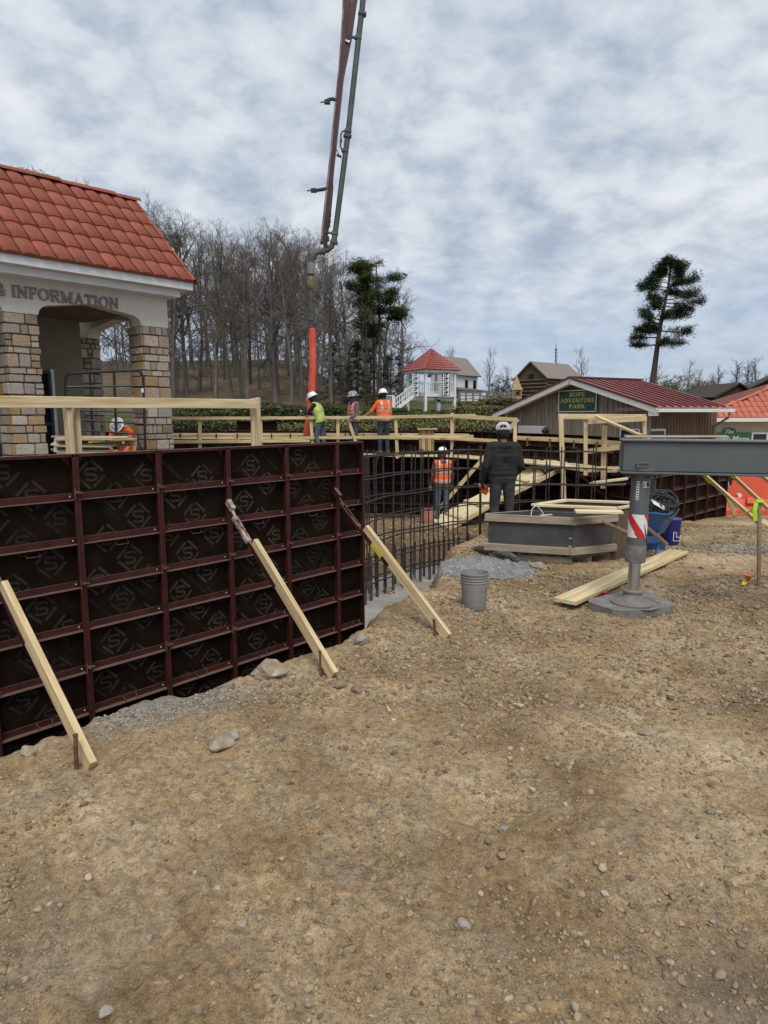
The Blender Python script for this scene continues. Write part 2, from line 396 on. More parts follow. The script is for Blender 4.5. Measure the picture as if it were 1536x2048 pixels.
def ground_mat():
    m = bpy.data.materials.new('earth'); m.use_nodes = True; t = m.node_tree; b = t.nodes['Principled BSDF']; lk = t.links.new; nn = t.nodes.new
    b.inputs['Roughness'].default_value = 0.95; b.inputs['Specular IOR Level'].default_value = 0.15
    tcn = nn('ShaderNodeTexCoord')
    def noi(s, d=5, r=.6, dist=0):
        n = nn('ShaderNodeTexNoise'); n.inputs['Scale'].default_value = s; n.inputs['Detail'].default_value = d; n.inputs['Roughness'].default_value = r
        n.inputs['Distortion'].default_value = dist; lk(tcn.outputs['Object'], n.inputs['Vector']); return n.outputs[0]
    def ramp(f, stops):
        r = nn('ShaderNodeValToRGB'); e = r.color_ramp.elements
        while len(e) < len(stops): e.new(.5)
        for el, (p, c) in zip(e, stops): el.position = p; el.color = (*c, 1)
        lk(f, r.inputs[0]); return r.outputs[0]
    def mix(f, a, bb, mode='MIX'):
        x = nn('ShaderNodeMix'); x.data_type = 'RGBA'; x.blend_type = mode
        for s, v in ((0, f), (6, a), (7, bb)):
            if hasattr(v, 'node'): lk(v, x.inputs[s])
            else: x.inputs[s].default_value = v if s == 0 else (*v, 1)
        return x.outputs[2]
    def mth(op, a, bb):
        x = nn('ShaderNodeMath'); x.operation = op
        for i, v in enumerate((a, bb)):
            if hasattr(v, 'node'): lk(v, x.inputs[i])
            else: x.inputs[i].default_value = v
        return x.outputs[0]
    def at_(n): a = nn('ShaderNodeAttribute'); a.attribute_name = n; return a.outputs['Fac']
    c = ramp(noi(0.9, 6, .62, .3), [(.33, (.17, .107, .054)), (.43, (.285, .192, .10)), (.54, (.42, .298, .167)), (.67, (.56, .43, .275))])
    c = mix(ramp(noi(2.7, 5, .65), [(.48, (0, 0, 0)), (.68, (.75,) * 3)]), c, (.335, .27, .185))
    c = mix(ramp(noi(1.7, 4, .6, .5), [(.58, (0, 0, 0)), (.74, (.5,) * 3)]), c, (.43, .28, .125))
    c = mix(ramp(noi(16, 6, .7), [(.44, (.72,) * 3), (.58, (1.08,) * 3)]), c, c, 'MIX') if False else c
    c = mix(.75, c, ramp(noi(22, 7, .72), [(.33, (.38,) * 3), (.5, (.95,) * 3), (.66, (1.4,) * 3)]), 'MULTIPLY')
    c = mix(.55, c, ramp(noi(110, 4, .7), [(.36, (.5,) * 3), (.62, (1.4,) * 3)]), 'MULTIPLY')
    # crushed stone grit showing in the dirt
    vo = nn('ShaderNodeTexVoronoi'); vo.inputs['Scale'].default_value = 70; lk(tcn.outputs['Object'], vo.inputs['Vector'])
    grit = ramp(vo.outputs['Distance'], [(.18, (1, 1, 1)), (.30, (0, 0, 0))])
    gsel = ramp(mth('ADD', vo.outputs['Color'], mth('MULTIPLY', noi(1.4, 4), .55)), [(.82, (0, 0, 0)), (.95, (1, 1, 1))])
    c = mix(mth('MULTIPLY', mth('MULTIPLY', grit, gsel), .6), c, (.46, .39, .29))
    gv = ramp(vo.outputs['Color'], [(.1, (.17, .155, .14)), (.6, (.28, .265, .24)), (.95, (.42, .4, .37))])
    c = mix(mth('MULTIPLY', at_('gravelly'), .9), c, gv)
    gr = ramp(noi(.8, 8, .7), [(.35, (.036, .045, .012)), (.55, (.085, .088, .03)), (.7, (.15, .125, .06))])
    c = mix(at_('grassy'), c, gr)
    lf = ramp(noi(1.1, 8, .7), [(.35, (.07, .05, .032)), (.55, (.15, .11, .07)), (.7, (.2, .155, .105))])
    c = mix(at_('leafy'), c, lf)
    c = mix(at_('damp_shade'), c, mix(1.0, c, (.50, .46, .44), 'MULTIPLY'))  # pit soil darkened: damp tone together with the pit's shade put into colour
    lk(c, b.inputs['Base Color'])
    b1 = nn('ShaderNodeBump'); b1.inputs['Strength'].default_value = .9; b1.inputs['Distance'].default_value = .03; lk(noi(9, 9, .68), b1.inputs['Height'])
    b2 = nn('ShaderNodeBump'); b2.inputs['Strength'].default_value = .8; b2.inputs['Distance'].default_value = .012; lk(noi(75, 6, .7), b2.inputs['Height']); lk(b1.outputs[0], b2.inputs['Normal'])
    b3 = nn('ShaderNodeBump'); b3.inputs['Strength'].default_value = .6; b3.inputs['Distance'].default_value = .008
    lk(mth('MULTIPLY', grit, gsel), b3.inputs['Height']); lk(b2.outputs[0], b3.inputs['Normal']); lk(b3.outputs[0], b.inputs['Normal'])
    return m
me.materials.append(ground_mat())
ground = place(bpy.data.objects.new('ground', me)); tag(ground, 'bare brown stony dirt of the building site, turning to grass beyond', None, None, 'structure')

# ---------------------------------------------------------------- loose stones
def ico():
    p = (1 + 5 ** .5) / 2
    v = np.array([(-1, p, 0), (1, p, 0), (-1, -p, 0), (1, -p, 0), (0, -1, p), (0, 1, p), (0, -1, -p), (0, 1, -p), (p, 0, -1), (p, 0, 1), (-p, 0, -1), (-p, 0, 1)], float)
    v /= np.linalg.norm(v[0])
    f = np.array([(0, 11, 5), (0, 5, 1), (0, 1, 7), (0, 7, 10), (0, 10, 11), (1, 5, 9), (5, 11, 4), (11, 10, 2), (10, 7, 6), (7, 1, 8), (3, 9, 4), (3, 4, 2), (3, 2, 6), (3, 6, 8), (3, 8, 9), (4, 9, 5), (2, 4, 11), (6, 2, 10), (8, 6, 7), (9, 8, 1)])
    return v, f
ICO_V, ICO_F = ico()
stone_pal = [(.19, .13, .075), (.33, .245, .15), (.44, .345, .225), (.27, .185, .10), (.29, .25, .195), (.52, .44, .32), (.36, .275, .17), (.42, .31, .19), (.25, .18, .105)]
MGRAVEL = pmat('loose_stone', (0, 0, 0), palette=stone_pal, attr='tone', c2=(.7, .68, .66), scale=60, rough=.9, spec=.2, bump=.5, bscale=150)
OV_ = np.array([(1, 0, 0), (-1, 0, 0), (0, 1, 0), (0, -1, 0), (0, 0, 1), (0, 0, -1)], float); OF_ = np.array([(0, 2, 4), (2, 1, 4), (1, 3, 4), (3, 0, 4), (2, 0, 5), (1, 2, 5), (3, 1, 5), (0, 3, 5)])
def pebbles(name, x, y, s, label, mat=MGRAVEL, tone=None, sink=.25, zf=None, tiny=False):
    IV, IF = (OV_, OF_) if tiny else (ICO_V, ICO_F); nv = len(IV)
    n = len(x); z = (zf or G)(x, y)
    jit = 1 + .46 * RNG.standard_normal((n, nv, 1)).clip(-1.3, 1.3) * .8
    v = IV[None] * jit
    sc3 = np.stack([1 + .35 * RNG.standard_normal(n).clip(-1, 1.5), np.ones(n), .55 + .25 * RNG.random(n)], -1)
    a = RNG.random(n) * 6.28; ca, sa = np.cos(a), np.sin(a)
    v = v * sc3[:, None, :] * s[:, None, None]
    vx = v[..., 0] * ca[:, None] - v[..., 1] * sa[:, None]; vy = v[..., 0] * sa[:, None] + v[..., 1] * ca[:, None]
    tl = .5 * RNG.standard_normal(n)[:, None]
    vz = v[..., 2] + vx * np.sin(tl) * .5
    co = np.stack([vx + x[:, None], vy + y[:, None], vz + (z + s * (.55 - sink * 1.6))[:, None]], -1).reshape(-1, 3)
    f = (IF[None] + (np.arange(n) * nv)[:, None, None]).reshape(-1, 3)
    me = bpy.data.meshes.new(name); me.vertices.add(n * nv); me.vertices.foreach_set('co', co.astype(np.float32).ravel())
    me.loops.add(f.size); me.loops.foreach_set('vertex_index', f.astype(np.int32).ravel())
    me.polygons.add(len(f)); me.polygons.foreach_set('loop_start', np.arange(0, f.size, 3, dtype=np.int32)); me.polygons.foreach_set('loop_total', np.full(len(f), 3, dtype=np.int32))
    me.update(); tn = RNG.random(n) if tone is None else tone
    attr(me, 'tone', np.repeat(tn, nv)); me.materials.append(mat)
    o = place(bpy.data.objects.new(name, me)); return tag(o, label, None, None, 'stuff')
def scatter(n, x0, x1, y0, y1, smin, smax, pw, clump=.55):
    x = RNG.uniform(x0, x1, n * 4); y = RNG.uniform(y0, y1, n * 4)
    k = fbm(x * 1.1, y * 1.1, 4, 55) + .6 * fbm(x * 3.3, y * 3.3, 2, 58); keep = (RNG.random(n * 4) < np.clip(.42 + k * clump * 1.6, .04, 1)) & (pit_sd(x, y) < -.06)
    x, y = x[keep][:n], y[keep][:n]; s = smin * (1 - RNG.random(len(x)) * (1 - (smin / smax) ** pw)) ** (-1 / pw)
    return x, y, s
xs, yy_, s_ = [], [], []
for args in ((6500, -2.7, 2.9, 1.5, 4.2, .0052, .019, 2.3), (9000, -3.4, 5.2, 4.0, 7.5, .008, .028, 2.2), (5500, -.5, 9, 7.2, 12.5, .011, .035, 2.2)):
    a, b, c = scatter(*args); xs.append(a); yy_.append(b); s_.append(c)
pebbles('gravel', np.concatenate(xs), np.concatenate(yy_), np.concatenate(s_), 'loose gravel and small stones strewn over the dirt')
xs, yy_, s_ = [], [], []
for args in ((42000, -2.7, 2.9, 1.5, 4.2, .0022, .0062, 1.6, .3), (34000, -3.4, 5.2, 4.0, 7.5, .0035, .009, 1.7, .3), (16000, -.5, 9, 7.2, 12.5, .006, .013, 1.8, .3)):
    a, b, c = scatter(*args); xs.append(a); yy_.append(b); s_.append(c)
pebbles('grit', np.concatenate(xs), np.concatenate(yy_), np.concatenate(s_), 'coarse grit and crumbs of dry dirt lying over the ground', tiny=True)
# grey crushed stone in the two patches
def patch(pxs, n, r, smin, smax):
    x = []; y = []
    for px, py in pxs:
        p = gz(px, py); x.append(p.x + RNG.normal(0, r * 1.4, n)); y.append(p.y + RNG.normal(0, r, n))
    x = np.concatenate(x); y = np.concatenate(y); k = pit_sd(x, y) < -.03; x, y = x[k], y[k]
    return x, y, RNG.uniform(smin, smax, len(x))
greys = pmat('crushed_grey_stone', (0, 0, 0), palette=[(.15, .135, .115), (.22, .20, .175), (.30, .275, .24), (.38, .345, .295)], attr='tone', rough=.9, spec=.2)
pebbles('grey_gravel', *patch([(230, 1440), (300, 1415), (380, 1402), (430, 1392)], 260, .11, .004, .012), 'spill of grey crushed stone along the lip of the trench', greys)
pebbles('grey_gravel', *patch([(1500, 1101), (1522, 1103)], 330, .14, .008, .02), 'patch of blue grey crushed stone beside the tall stake', greys)
# stones in the pit
x = RNG.uniform(-1.2, 3.0, 3000); y = RNG.uniform(8.5, 16, 3000); k = pit_sd(x, y) > .15; x, y = x[k], y[k]
pebbles('rubble', x, y, .014 * (1 - RNG.random(len(x)) * .96) ** (-.42), 'broken stone and clods on the floor of the excavation', tone=RNG.random(len(x)) * .5)

# single rocks big enough to pick out
from mathutils import noise as mnoise
def rock_mesh(name, seed, size, mat):
    import bmesh
    bm = bmesh.new(); bmesh.ops.create_icosphere(bm, subdivisions=3, radius=1)
    for v in bm.verts:
        p = v.co.copy(); o = V((seed * 3.1, seed * 1.7, seed * .9))
        f = 1 + .42 * mnoise.noise(p * 1.1 + o) + .16 * mnoise.noise(p * 2.9 + o) + .07 * mnoise.noise(p * 7 + o)
        # facets
        for k in range(7):
            n = V((math.sin(seed * 7 + k * 2.1), math.cos(seed * 5 + k * 1.3), math.sin(seed * 3 + k * 3.7))).normalized()
            dd = p.dot(n) * f
            if dd > .72: f *= .72 / dd
        v.co = V((p.x * f * size[0], p.y * f * size[1], p.z * f * size[2]))
    me = bpy.data.meshes.new(name); bm.to_mesh(me); bm.free(); me.materials.append(mat); return me
MROCK = pmat('rock', (.40, .34, .25), (.24, .19, .13), scale=9, rough=.92, bump=.9, bscale=40, spots=(.5, .45, .36), spot_scale=14, spec=.2)
MROCKB = pmat('brown_rock', (.2, .14, .09), (.3, .23, .16), scale=9, rough=.92, bump=.9, bscale=40, spec=.2)
MROCKG = pmat('grey_rock', (.29, .255, .21), (.40, .36, .30), scale=9, rough=.92, bump=.9, bscale=40, spec=.2)
rocks = [
 (538, 1342, 34, 20, MROCK, 'big pale pointed rock at the trench lip between the first two braces'),
 (440, 1488, 34, 15, MROCK, 'flat broken tan rock half buried in the dirt with a smaller chip behind'),
 (466, 1472, 14, 9, MROCKG, 'small angular grey chip right behind the flat half buried rock'),
 (680, 1373, 15, 7, MROCKB, 'dark flat brown rock just below the foot of the middle brace'),
 (712, 1380, 14, 10, MROCKB, 'round brown rock right of the flat one below the middle brace'),
 (1296, 1466, 18, 10, MROCK, 'lone tan rock on the open dirt in front of the outrigger pad'),
 (53, 1503, 14, 12, MROCK, 'lumpy rock at the trench lip at the left edge'),
 (722, 1280, 17, 12, MROCKG, 'grey rock at the corner below the end of the wall'),
 (213, 2024, 15, 12, MROCKG, 'round grey stone at the bottom left of the dirt'),
 (928, 1848, 15, 11, MROCKG, 'grey angular stone in the lower middle of the dirt'),
 (1442, 1950, 15, 16, MROCK, 'largest pale stone in the gravel at the lower right'),
 (483, 1846, 13, 8, MROCK, 'tan stone in the lower left part of the dirt'),
 (1007, 1663, 10, 9, MROCKG, 'grey stone beside the pale round stain on the dirt'),
 (1005, 1713, 12, 8, MROCK, 'tan rounded stone below the pale round stain'),
 (1152, 2016, 10, 12, MROCKG, 'upright grey stone at the bottom edge right of the middle'),
 (298, 1877, 8, 8, MROCKG, 'dark blue grey pebble low on the left'),
 (1364, 1962, 11, 11, MROCK, 'stone just left of the largest pale stone at the lower right'),
 (394, 2020, 11, 10, MROCK, 'pale stone second from the left along the bottom edge'),
 (843, 1807, 9, 8, MROCKB, 'small brown stone left of the grey angular stone'),
 (1215, 1152, 12, 7, MROCK, 'flat tan rock beside the plywood box, near the concrete heap'),
]
rocks[-1] = (1078, 1131, 15, 7, MROCK, 'flat tan rock between the concrete heap and the dark box')
for i, (px, py, hw, hh, m_, lab) in enumerate(rocks):
    p = ground_pt(px, py + hh * .6); d = p.y; k = d * 1.02 / F
    me = rock_mesh('rock', i + 1, (hw * k * 1.15, hw * k * .9, hh * k * 1.15), m_)
    o = inst('rock' if hw > 11 else 'stone', me, None, M.Translation((p.x, p.y + hw * k * .3, Gz(p.x, p.y) + hh * k * .45)) @ M.Rotation(i * 1.3 if i not in (0,) else .2, 4, 'Z'))
    tag(o, lab, 'rock' if hw > 11 else 'stone')
# more fist sized stones that nothing tells apart
MSMALL = pmat('small_loose_stone', (0, 0, 0), palette=[(.30, .23, .145), (.40, .325, .22), (.50, .43, .32), (.34, .27, .18), (.36, .33, .28)], c2=(.75, .72, .68), scale=2, rough=.92, spec=.2)
_sm = [rock_mesh('stone', 40 + i, (1, .85, .7), MSMALL) for i in range(6)]
spots_ = [(160, 1668), (190, 1720), (176, 1757), (120, 1812), (440, 1655), (436, 1778), (390, 1746), (520, 1838), (492, 1807), (564, 1720), (586, 1838), (692, 1808), (618, 1980), (618, 2012), (363, 1957), (600, 1671), (1020, 1518), (1180, 1586), (1130, 1610), (1185, 1690), (1204, 1738), (1115, 1830), (1150, 1872), (1175, 1888), (1232, 1917), (1250, 1938), (1240, 1822), (1210, 1790), (1402, 1772), (1468, 1770), (1360, 1850), (1425, 1846), (1342, 1928), (1320, 2020), (1400, 1800), (1540, 1955), (1155, 2035), (1240, 1710), (820, 1830), (800, 1711), (960, 1790), (1090, 1780), (1300, 1580), (1278, 1622)]
for i, (px, py) in enumerate(spots_):
    p = ground_pt(px, py); s = random.uniform(.011, .019)
    o = inst('stone', _sm[i % 6], None, M.Translation((p.x, p.y, p.z + s * .35)) @ M.Rotation(i * 2.4, 4, 'Z') @ M.Diagonal((s, s, s, 1)))
    tag(o, 'small pale stone lying loose among the gravel in the foreground', 'stone', 'small stones on the foreground dirt')
# ================================================================ concrete forms
MPLY = pmat('dark_film_plywood', (.0085, .0052, .0036), (.016, .0095, .0062), scale=5, rough=.6, bump=.15, bscale=30, spots=(.030, .026, .022), spot_scale=11, spot_lo=.665, spec=.04)
MPRINT = pmat('printed_grey_ink', (.014, .0108, .008), (.042, .033, .025), scale=5, rough=.6, spec=.15, rnd=.35, detail=8, lo=.3, hi=.62)
MSTEELR = pmat('oxide_red_steel', (.036, .0085, .0065), (.064, .0155, .0115), scale=9, rough=.62, bump=.25, bscale=60, dust=(.20, .14, .115), dust_amt=.6, spec=.25, spots=(.085, .03, .018), spot_scale=22, spot_lo=.64)
MSTEELD = pmat('worn_dark_steel', (.06, .045, .04), (.16, .12, .1), scale=14, rough=.55, metal=.3)
MRIVET = pmat('bright_rivet', (.55, .55, .53), rough=.35, metal=.3)
MRUST = pmat('rusty_steel', (.07, .03, .018), (.17, .085, .05), scale=25, rough=.8, bump=.5, bscale=60)
MCRUST = pmat('concrete_crusted_steel', (.16, .06, .04), (.5, .42, .36), scale=16, rough=.85, bump=.7, bscale=50)
def stroke_poly(mb, pts, w, frame_, z, mi=0):
    """flat strip along a polyline in a 2D frame (o,ux,uy,n)"""
    o, ux, uy, n = frame_; P = [V((a, b, 0)) for a, b in pts]
    vs = []
    for i, p in enumerate(P):
        a = P[max(0, i - 1)]; b = P[min(len(P) - 1, i + 1)]; t = (b - a).normalized(); q = V((-t.y, t.x, 0))
        if 0 < i < len(P) - 1:
            t1 = (p - a).normalized(); q1 = V((-t1.y, t1.x, 0)); k = max(.5, q.dot(q1)); q = q / k
        for s in (1, -1):
            c = p + q * (s * w / 2); vs.append(o + ux * c.x + uy * c.y + n * z)
    fs = [[2 * i, 2 * i + 1, 2 * i + 3, 2 * i + 2] for i in range(len(P) - 1)]
    mb.add(vs, fs, mi)
_txt = {}
def txt(s):
    if s not in _txt: _txt[s] = text_geo(s, 1.0, 1.05)
    return _txt[s]
S_PTS = [(.40, .26), (.40, .38), (.30, .45), (-.30, .45), (-.40, .37), (-.40, .12), (-.30, .03), (.30, -.03), (.40, -.12), (.40, -.37), (.30, -.45), (-.30, -.45), (-.40, -.38), (-.40, -.26)]
def print_mesh(variant, w, h, name='printed_logo'):
    """the diagonal ink print on one sheet; local x across, z up, facing -y"""
    mb = MB(); ux, uz, n = V((1, 0, 0)), V((0, 0, 1)), V((0, -1, 0)); fr = lambda c: (V((c[0], 0, c[1])), ux, uz, n)
    A = V((.165, -.165)); B = V((.245, .13)); off = V(((.05, .02), (.16, .11), (.02, .17), (.1, .07))[variant])
    r = .105; L2 = V((1, 1)).normalized()
    def inside(p, m): return m < p[0] < w - m and m < p[1] < h - m
    texts = ["WWW.SYMONS.COM", "SYMONS' STEEL-PLY'", "800/7SYMONS", "SYMONS' STEEL-PLY'"]
    for i in range(-16, 17):
        for j in range(-8, 9):
            c = off + A * i + B * j + V((0, h * .5))
            if inside(c, .062):
                mb2 = []
                k = .80
                for (a, b) in (((0, r), (r, 0)), ((r, 0), (0, -r)), ((0, -r), (-r, 0)), ((-r, 0), (0, r))):
                    a_, b_ = V(a), V(b); e = (b_ - a_)
                    p0, p1 = a_ + e * .06, a_ + e * .84
                    q0, q1 = c + p0, c + p1
                    if inside(q0, .015) and inside(q1, .015): stroke_poly(mb, [tuple(q0), tuple(q1)], .020, fr((0, 0)), .0010)
                stroke_poly(mb, [(c.x + x * .088, c.y + y * .088) for x, y in S_PTS], .0150, fr((0, 0)), .0013)
            if i % 4 == 0:
                for kk, dd in enumerate((.46, .60)):
                    s = texts[(i // 4 + j + kk) % 4]; c2 = c + B * dd + A * (1.2 * kk)
                    ln = .018 * len(s)
                    if inside(c2, .10):
                        vs, fs = txt(s); q = .034; ca, sa = math.cos(-math.pi / 4), math.sin(-math.pi / 4)
                        pts = [(c2.x + q * (v.x * ca - v.y * sa), c2.y + q * (v.x * sa + v.y * ca)) for v in vs]
                        keep = [0.01 < a < w - .01 and 0.01 < b < h - .01 for a, b in pts]
                        ff = [f for f in fs if all(keep[t] for t in f)]
                        mb.add([V((a, -.0010, b)) for a, b in pts], [f[::-1] if False else f for f in ff])
    me = mkmesh(name, mb.v, mb.f, MPRINT); return me
PRINTS = [print_mesh(v, .6096, 2.438) for v in range(4)]
def local_build(mb, name, mats):
    return mkmesh(name, mb.v, mb.f, mats, mb.mi if isinstance(mats, (list, tuple)) else None)
def panel_parts(w, h=2.438, n=8):
    """meshes of one form panel: local x across, z up from the bottom edge, outside towards -y"""
    p = {}
    mb = MB(); mb.box((w / 2, .009, h / 2), (w - .004, .016, h - .004)); p['ply'] = local_build(mb, 'plywood', MPLY)
    mb = MB(); mb.box((.004, -.028, h / 2), (.006, .056, h), bev=.001); mb.box((.014, -.053, h / 2), (.014, .005, h - .01)); p['sideL'] = local_build(mb, 'side_rail', MSTEELR)
    mb = MB(); mb.box((w - .004, -.028, h / 2), (.006, .056, h), bev=.001); mb.box((w - .014, -.053, h / 2), (.014, .005, h - .01)); p['sideR'] = local_build(mb, 'side_rail', MSTEELR)
    mb = MB(); mb.box((w / 2, -.0035, .016), (w - .016, .004, .046), bev=.001); mb.box((w / 2, -.026, -.008), (w - .016, .049, .005), bev=.001)
    p['rail'] = local_build(mb, 'cross_rail', MSTEELR)
    mb = MB(); mb.box((w / 2, -.028, 0), (w - .012, .056, .006), bev=.001); mb.box((w / 2, -.053, -.010), (w - .012, .005, .014)); p['cap'] = local_build(mb, 'top_rail', MSTEELR)
    mb = MB()
    for x in (.03, w - .03): mb.lathe([(.0001, .003), (.004, .002), (.006, 0)], 8, M.Translation((x, -.0055, .016)) @ M.Rotation(math.pi / 2, 4, 'X'))
    p['rivet'] = local_build(mb, 'rivets', MRIVET)
    mb = MB(); a = .052
    mb.tube([(w / 2 - a, -.004, 0), (w / 2 - a * .8, -.045, -.038), (w / 2 + a * .8, -.045, -.038), (w / 2 + a, -.004, 0)], .0042, 6)
    p['handle'] = local_build(mb, 'handle', MSTEELR)
    mb = MB(); mb.box((w - .012, -.075, .028), (.012, .05, .006)); mb.box((w - .018, -.062, .022), (.006, .012, .07)); mb.box((w + .012, -.068, .030), (.05, .008, .012), M.Rotation(.25, 3, 'Y'))
    p['wedge'] = local_build(mb, 'wedge_bolt', MRUST)
    mb = MB(); mb.prism([(0, 0), (0, -.09), (.07, 0)], (.018, -.006, h - .01), (1, 0, 0), (0, 0, 1), (0, -1, 0), .004); p['gusset'] = local_build(mb, 'corner_gusset', MSTEELR)
    mb = MB(); mb.prism([(0, 0), (-.07, 0), (0, -.09)], (w - .018, -.006, h - .01), (1, 0, 0), (0, 0, 1), (0, -1, 0), .004); p['gusset2'] = local_build(mb, 'corner_gusset', MSTEELR)
    return p
PP = panel_parts(.6096)
PF = panel_parts(.354)
def panel(root, mw, parts, variant, h=2.438, n=8, wedges=True, detail=True, printed=True):
    pl = inst('formwork_panel', parts['ply'], root, mw)
    T = lambda z: mw @ M.Translation((0, 0, z))
    inst('side_rail', parts['sideL'], pl, mw); inst('side_rail', parts['sideR'], pl, mw)
    inst('top_rail', parts['cap'], pl, T(h - .003))
    for k in range(1, n):
        inst('cross_rail', parts['rail'], pl, T(h - .3048 * k))
        if detail:
            inst('rivets', parts['rivet'], pl, T(h - .3048 * k))
            if wedges and k % 2 == 1: inst('wedge_bolt', parts['wedge'], pl, T(h - .3048 * k + random.uniform(-.01, .02)))
    if detail:
        inst('handle', parts['handle'], pl, T(h - .3048 * 2 - .012)); inst('handle', parts['handle'], pl, T(h - .3048 * 6 - .005) @ M.Rotation(-1.9, 4, 'X') if False else T(h - .3048 * 6 + .03) )
        inst('corner_gusset', parts['gusset'], pl, mw); inst('corner_gusset', parts['gusset2'], pl, mw)
    if printed: inst('printed_logo', PRINTS[variant], pl, mw)
    return pl
wall = thing('formwork_wall', 'near run of dark red steel framed forms with grey logo print, propped by braces', 'formwork', (WA.x, WA.y, WBOT))
for k in range(-5, 5):
    o = WA + WU * (.6096 * k)
    full = k < 4
    mw = mat_axes((o.x, o.y, WBOT), WU, -WNV, (0, 0, 1))
    panel(wall, mw, PP if full else PF, k % 4, wedges=k < 4, printed=full)

# ---------------------------------------------------------------- lumber
MLUM = pmat('new_pine_lumber', (.46, .33, .155), (.68, .55, .33), scale=3.2, rough=.75, stretch=(.5, 9, 9), bump=.12, bscale=30, rnd=.10, detail=7, lo=.38, hi=.62, spots=(.34, .20, .085), spot_scale=5.5, spot_lo=.69)
MLUMD = pmat('weathered_lumber', (.26, .20, .135), (.42, .35, .25), scale=4, rough=.8, stretch=(.6, 8, 8), bump=.2, bscale=30, rnd=.1)
MPLYW = pmat('pale_plywood', (.60, .50, .30), (.70, .61, .40), scale=3, rough=.75, stretch=(.6, 7, 7), bump=.05, rnd=.08)
MPLYO = pmat('orange_plywood', (.24, .145, .07), (.36, .235, .125), scale=3, rough=.75, stretch=(4, .7, 1), bump=.05, rnd=.08)
MYEL = pmat('yellow_label', (.62, .48, .02), rough=.5)
MNAIL = pmat('pencil_black', (.03, .025, .02), rough=.7)

def brace(att, lum0, foot, label, crust=False, ylabel=False):
    """att, lum0 in pixels on the plane of the wall face / on the line to the foot"""
    a = onp(*att, WA + WNV * .075 + V((0, 0, 0)), WNV)
    f = ground_pt(*foot); f.z += .02
    ax = (f - a).normalized()
    # lumber starts where the photo shows its upper end
    best = min((i / 400 for i in range(400)), key=lambda t: (lambda q: (q[0] - lum0[0]) ** 2 + (q[1] - lum0[1]) ** 2)(proj_px(a.lerp(f, t))))
    s = a.lerp(f, best)
    r = thing('wall_brace', label, 'brace', a, 0, 'braces propping the near forms')
    e = f - ax * .0
    plank('timber', s, e + V((0, 0, .0)), .038, .089, MLUM, r)
    side = V((0, 0, 1)).cross(ax).normalized(); upv = ax.cross(side)
    m = MCRUST if crust else MSTEELR
    sh = -upv * .052
    if True:
        mb = MB(); L1 = (s - a).length
        mb.tube([a + sh * .3, a + ax * .16 + sh * .8], .012, 8)
        mb.box(a + ax * .03 + sh * .3, (.10, .035, .05), frame(a, f)[0].to_3x3()); mb.build('swivel_bracket', m, r)
        mb = MB(); t0, t1 = .15, min(.52, L1 * .85)
        for s_ in (-1, 1): mb.beam(a + ax * t0 + sh + side * .018 * s_, a + ax * t1 + sh + side * .018 * s_, .008, .03, upv)
        for t in (t0, t1): mb.box(a + ax * t + sh, (.04, .046, .036), frame(a, f)[0].to_3x3(), bev=.004)
        mb.build('turnbuckle', m, r)
        mb = MB(); mb.tube([a + ax * (t1 - .12) + sh, a + ax * (L1 + .06) + sh], .012, 8); mb.build('threaded_rod', MSTEELR if not crust else MCRUST, r)
        mb = MB(); mb.beam(a + ax * (L1 - .03) + sh * .96, a + ax * (L1 + .42) + sh * .96, .034, .006, upv); mb.beam(a + ax * (L1 - .03) + sh * .7 - side * .022, a + ax * (L1 + .42) + sh * .7 - side * .022, .004, .04, upv)
        mb.build('shoe_plate', MSTEELR, r)
        if ylabel:
            mb = MB(); mb.box(a + ax * (L1 + .24) + sh * .62 - side * .027, (.16, .003, .036), frame(a, f)[0].to_3x3()); mb.build('yellow_sticker', MYEL, r)
    return r, f, ax, side
def proj_px(p):
    q = p - EYE; d = q.y * cp - q.z * sp_; u = q.y * sp_ + q.z * cp; ix, iy = q.x / d, -u / d
    return (768 + F * (cr * ix - sr * iy), 1024 + F * (sr * ix + cr * iy))
def stake(px, py0, py1, d_off, label):
    b = ground_pt(px, py1); d = b.y
    t = at(px - 2, py0, d); r = thing('steel_stake', label, 'stake', b)
    mb = MB(); dirn = (b - t).normalized(); mb.tube([t, b + dirn * .06], .0115, 10); mb.build('shaft', MRUST, r)
    mb = MB(); mb.tube([t - dirn * .001, t - dirn * .007], .0135, 10); mb.build('mushroomed_head', MRUST, r)
brace((-28, 1100), (16, 1166), (184, 1541), 'slanting pine brace nearest the camera, at the far left of the near forms')
brace((459, 1003), (509, 1085), (668, 1357), 'middle slanting pine brace with rust crusted turnbuckle, foot beside two brown rocks', crust=True)
brace((672, 980), (736, 1053), (896, 1279), 'slanting pine brace at the right end of the near forms, with yellow sticker', ylabel=True)
stake(153, 1471, 1538, 0, 'rusty steel pin driven in beside the foot of the leftmost brace')
stake(643, 1303, 1354, 0, 'rusty steel pin driven in beside the foot of the middle brace')
stake(870, 1240, 1274, 0, 'rusty steel pin driven in beside the foot of the right hand brace')

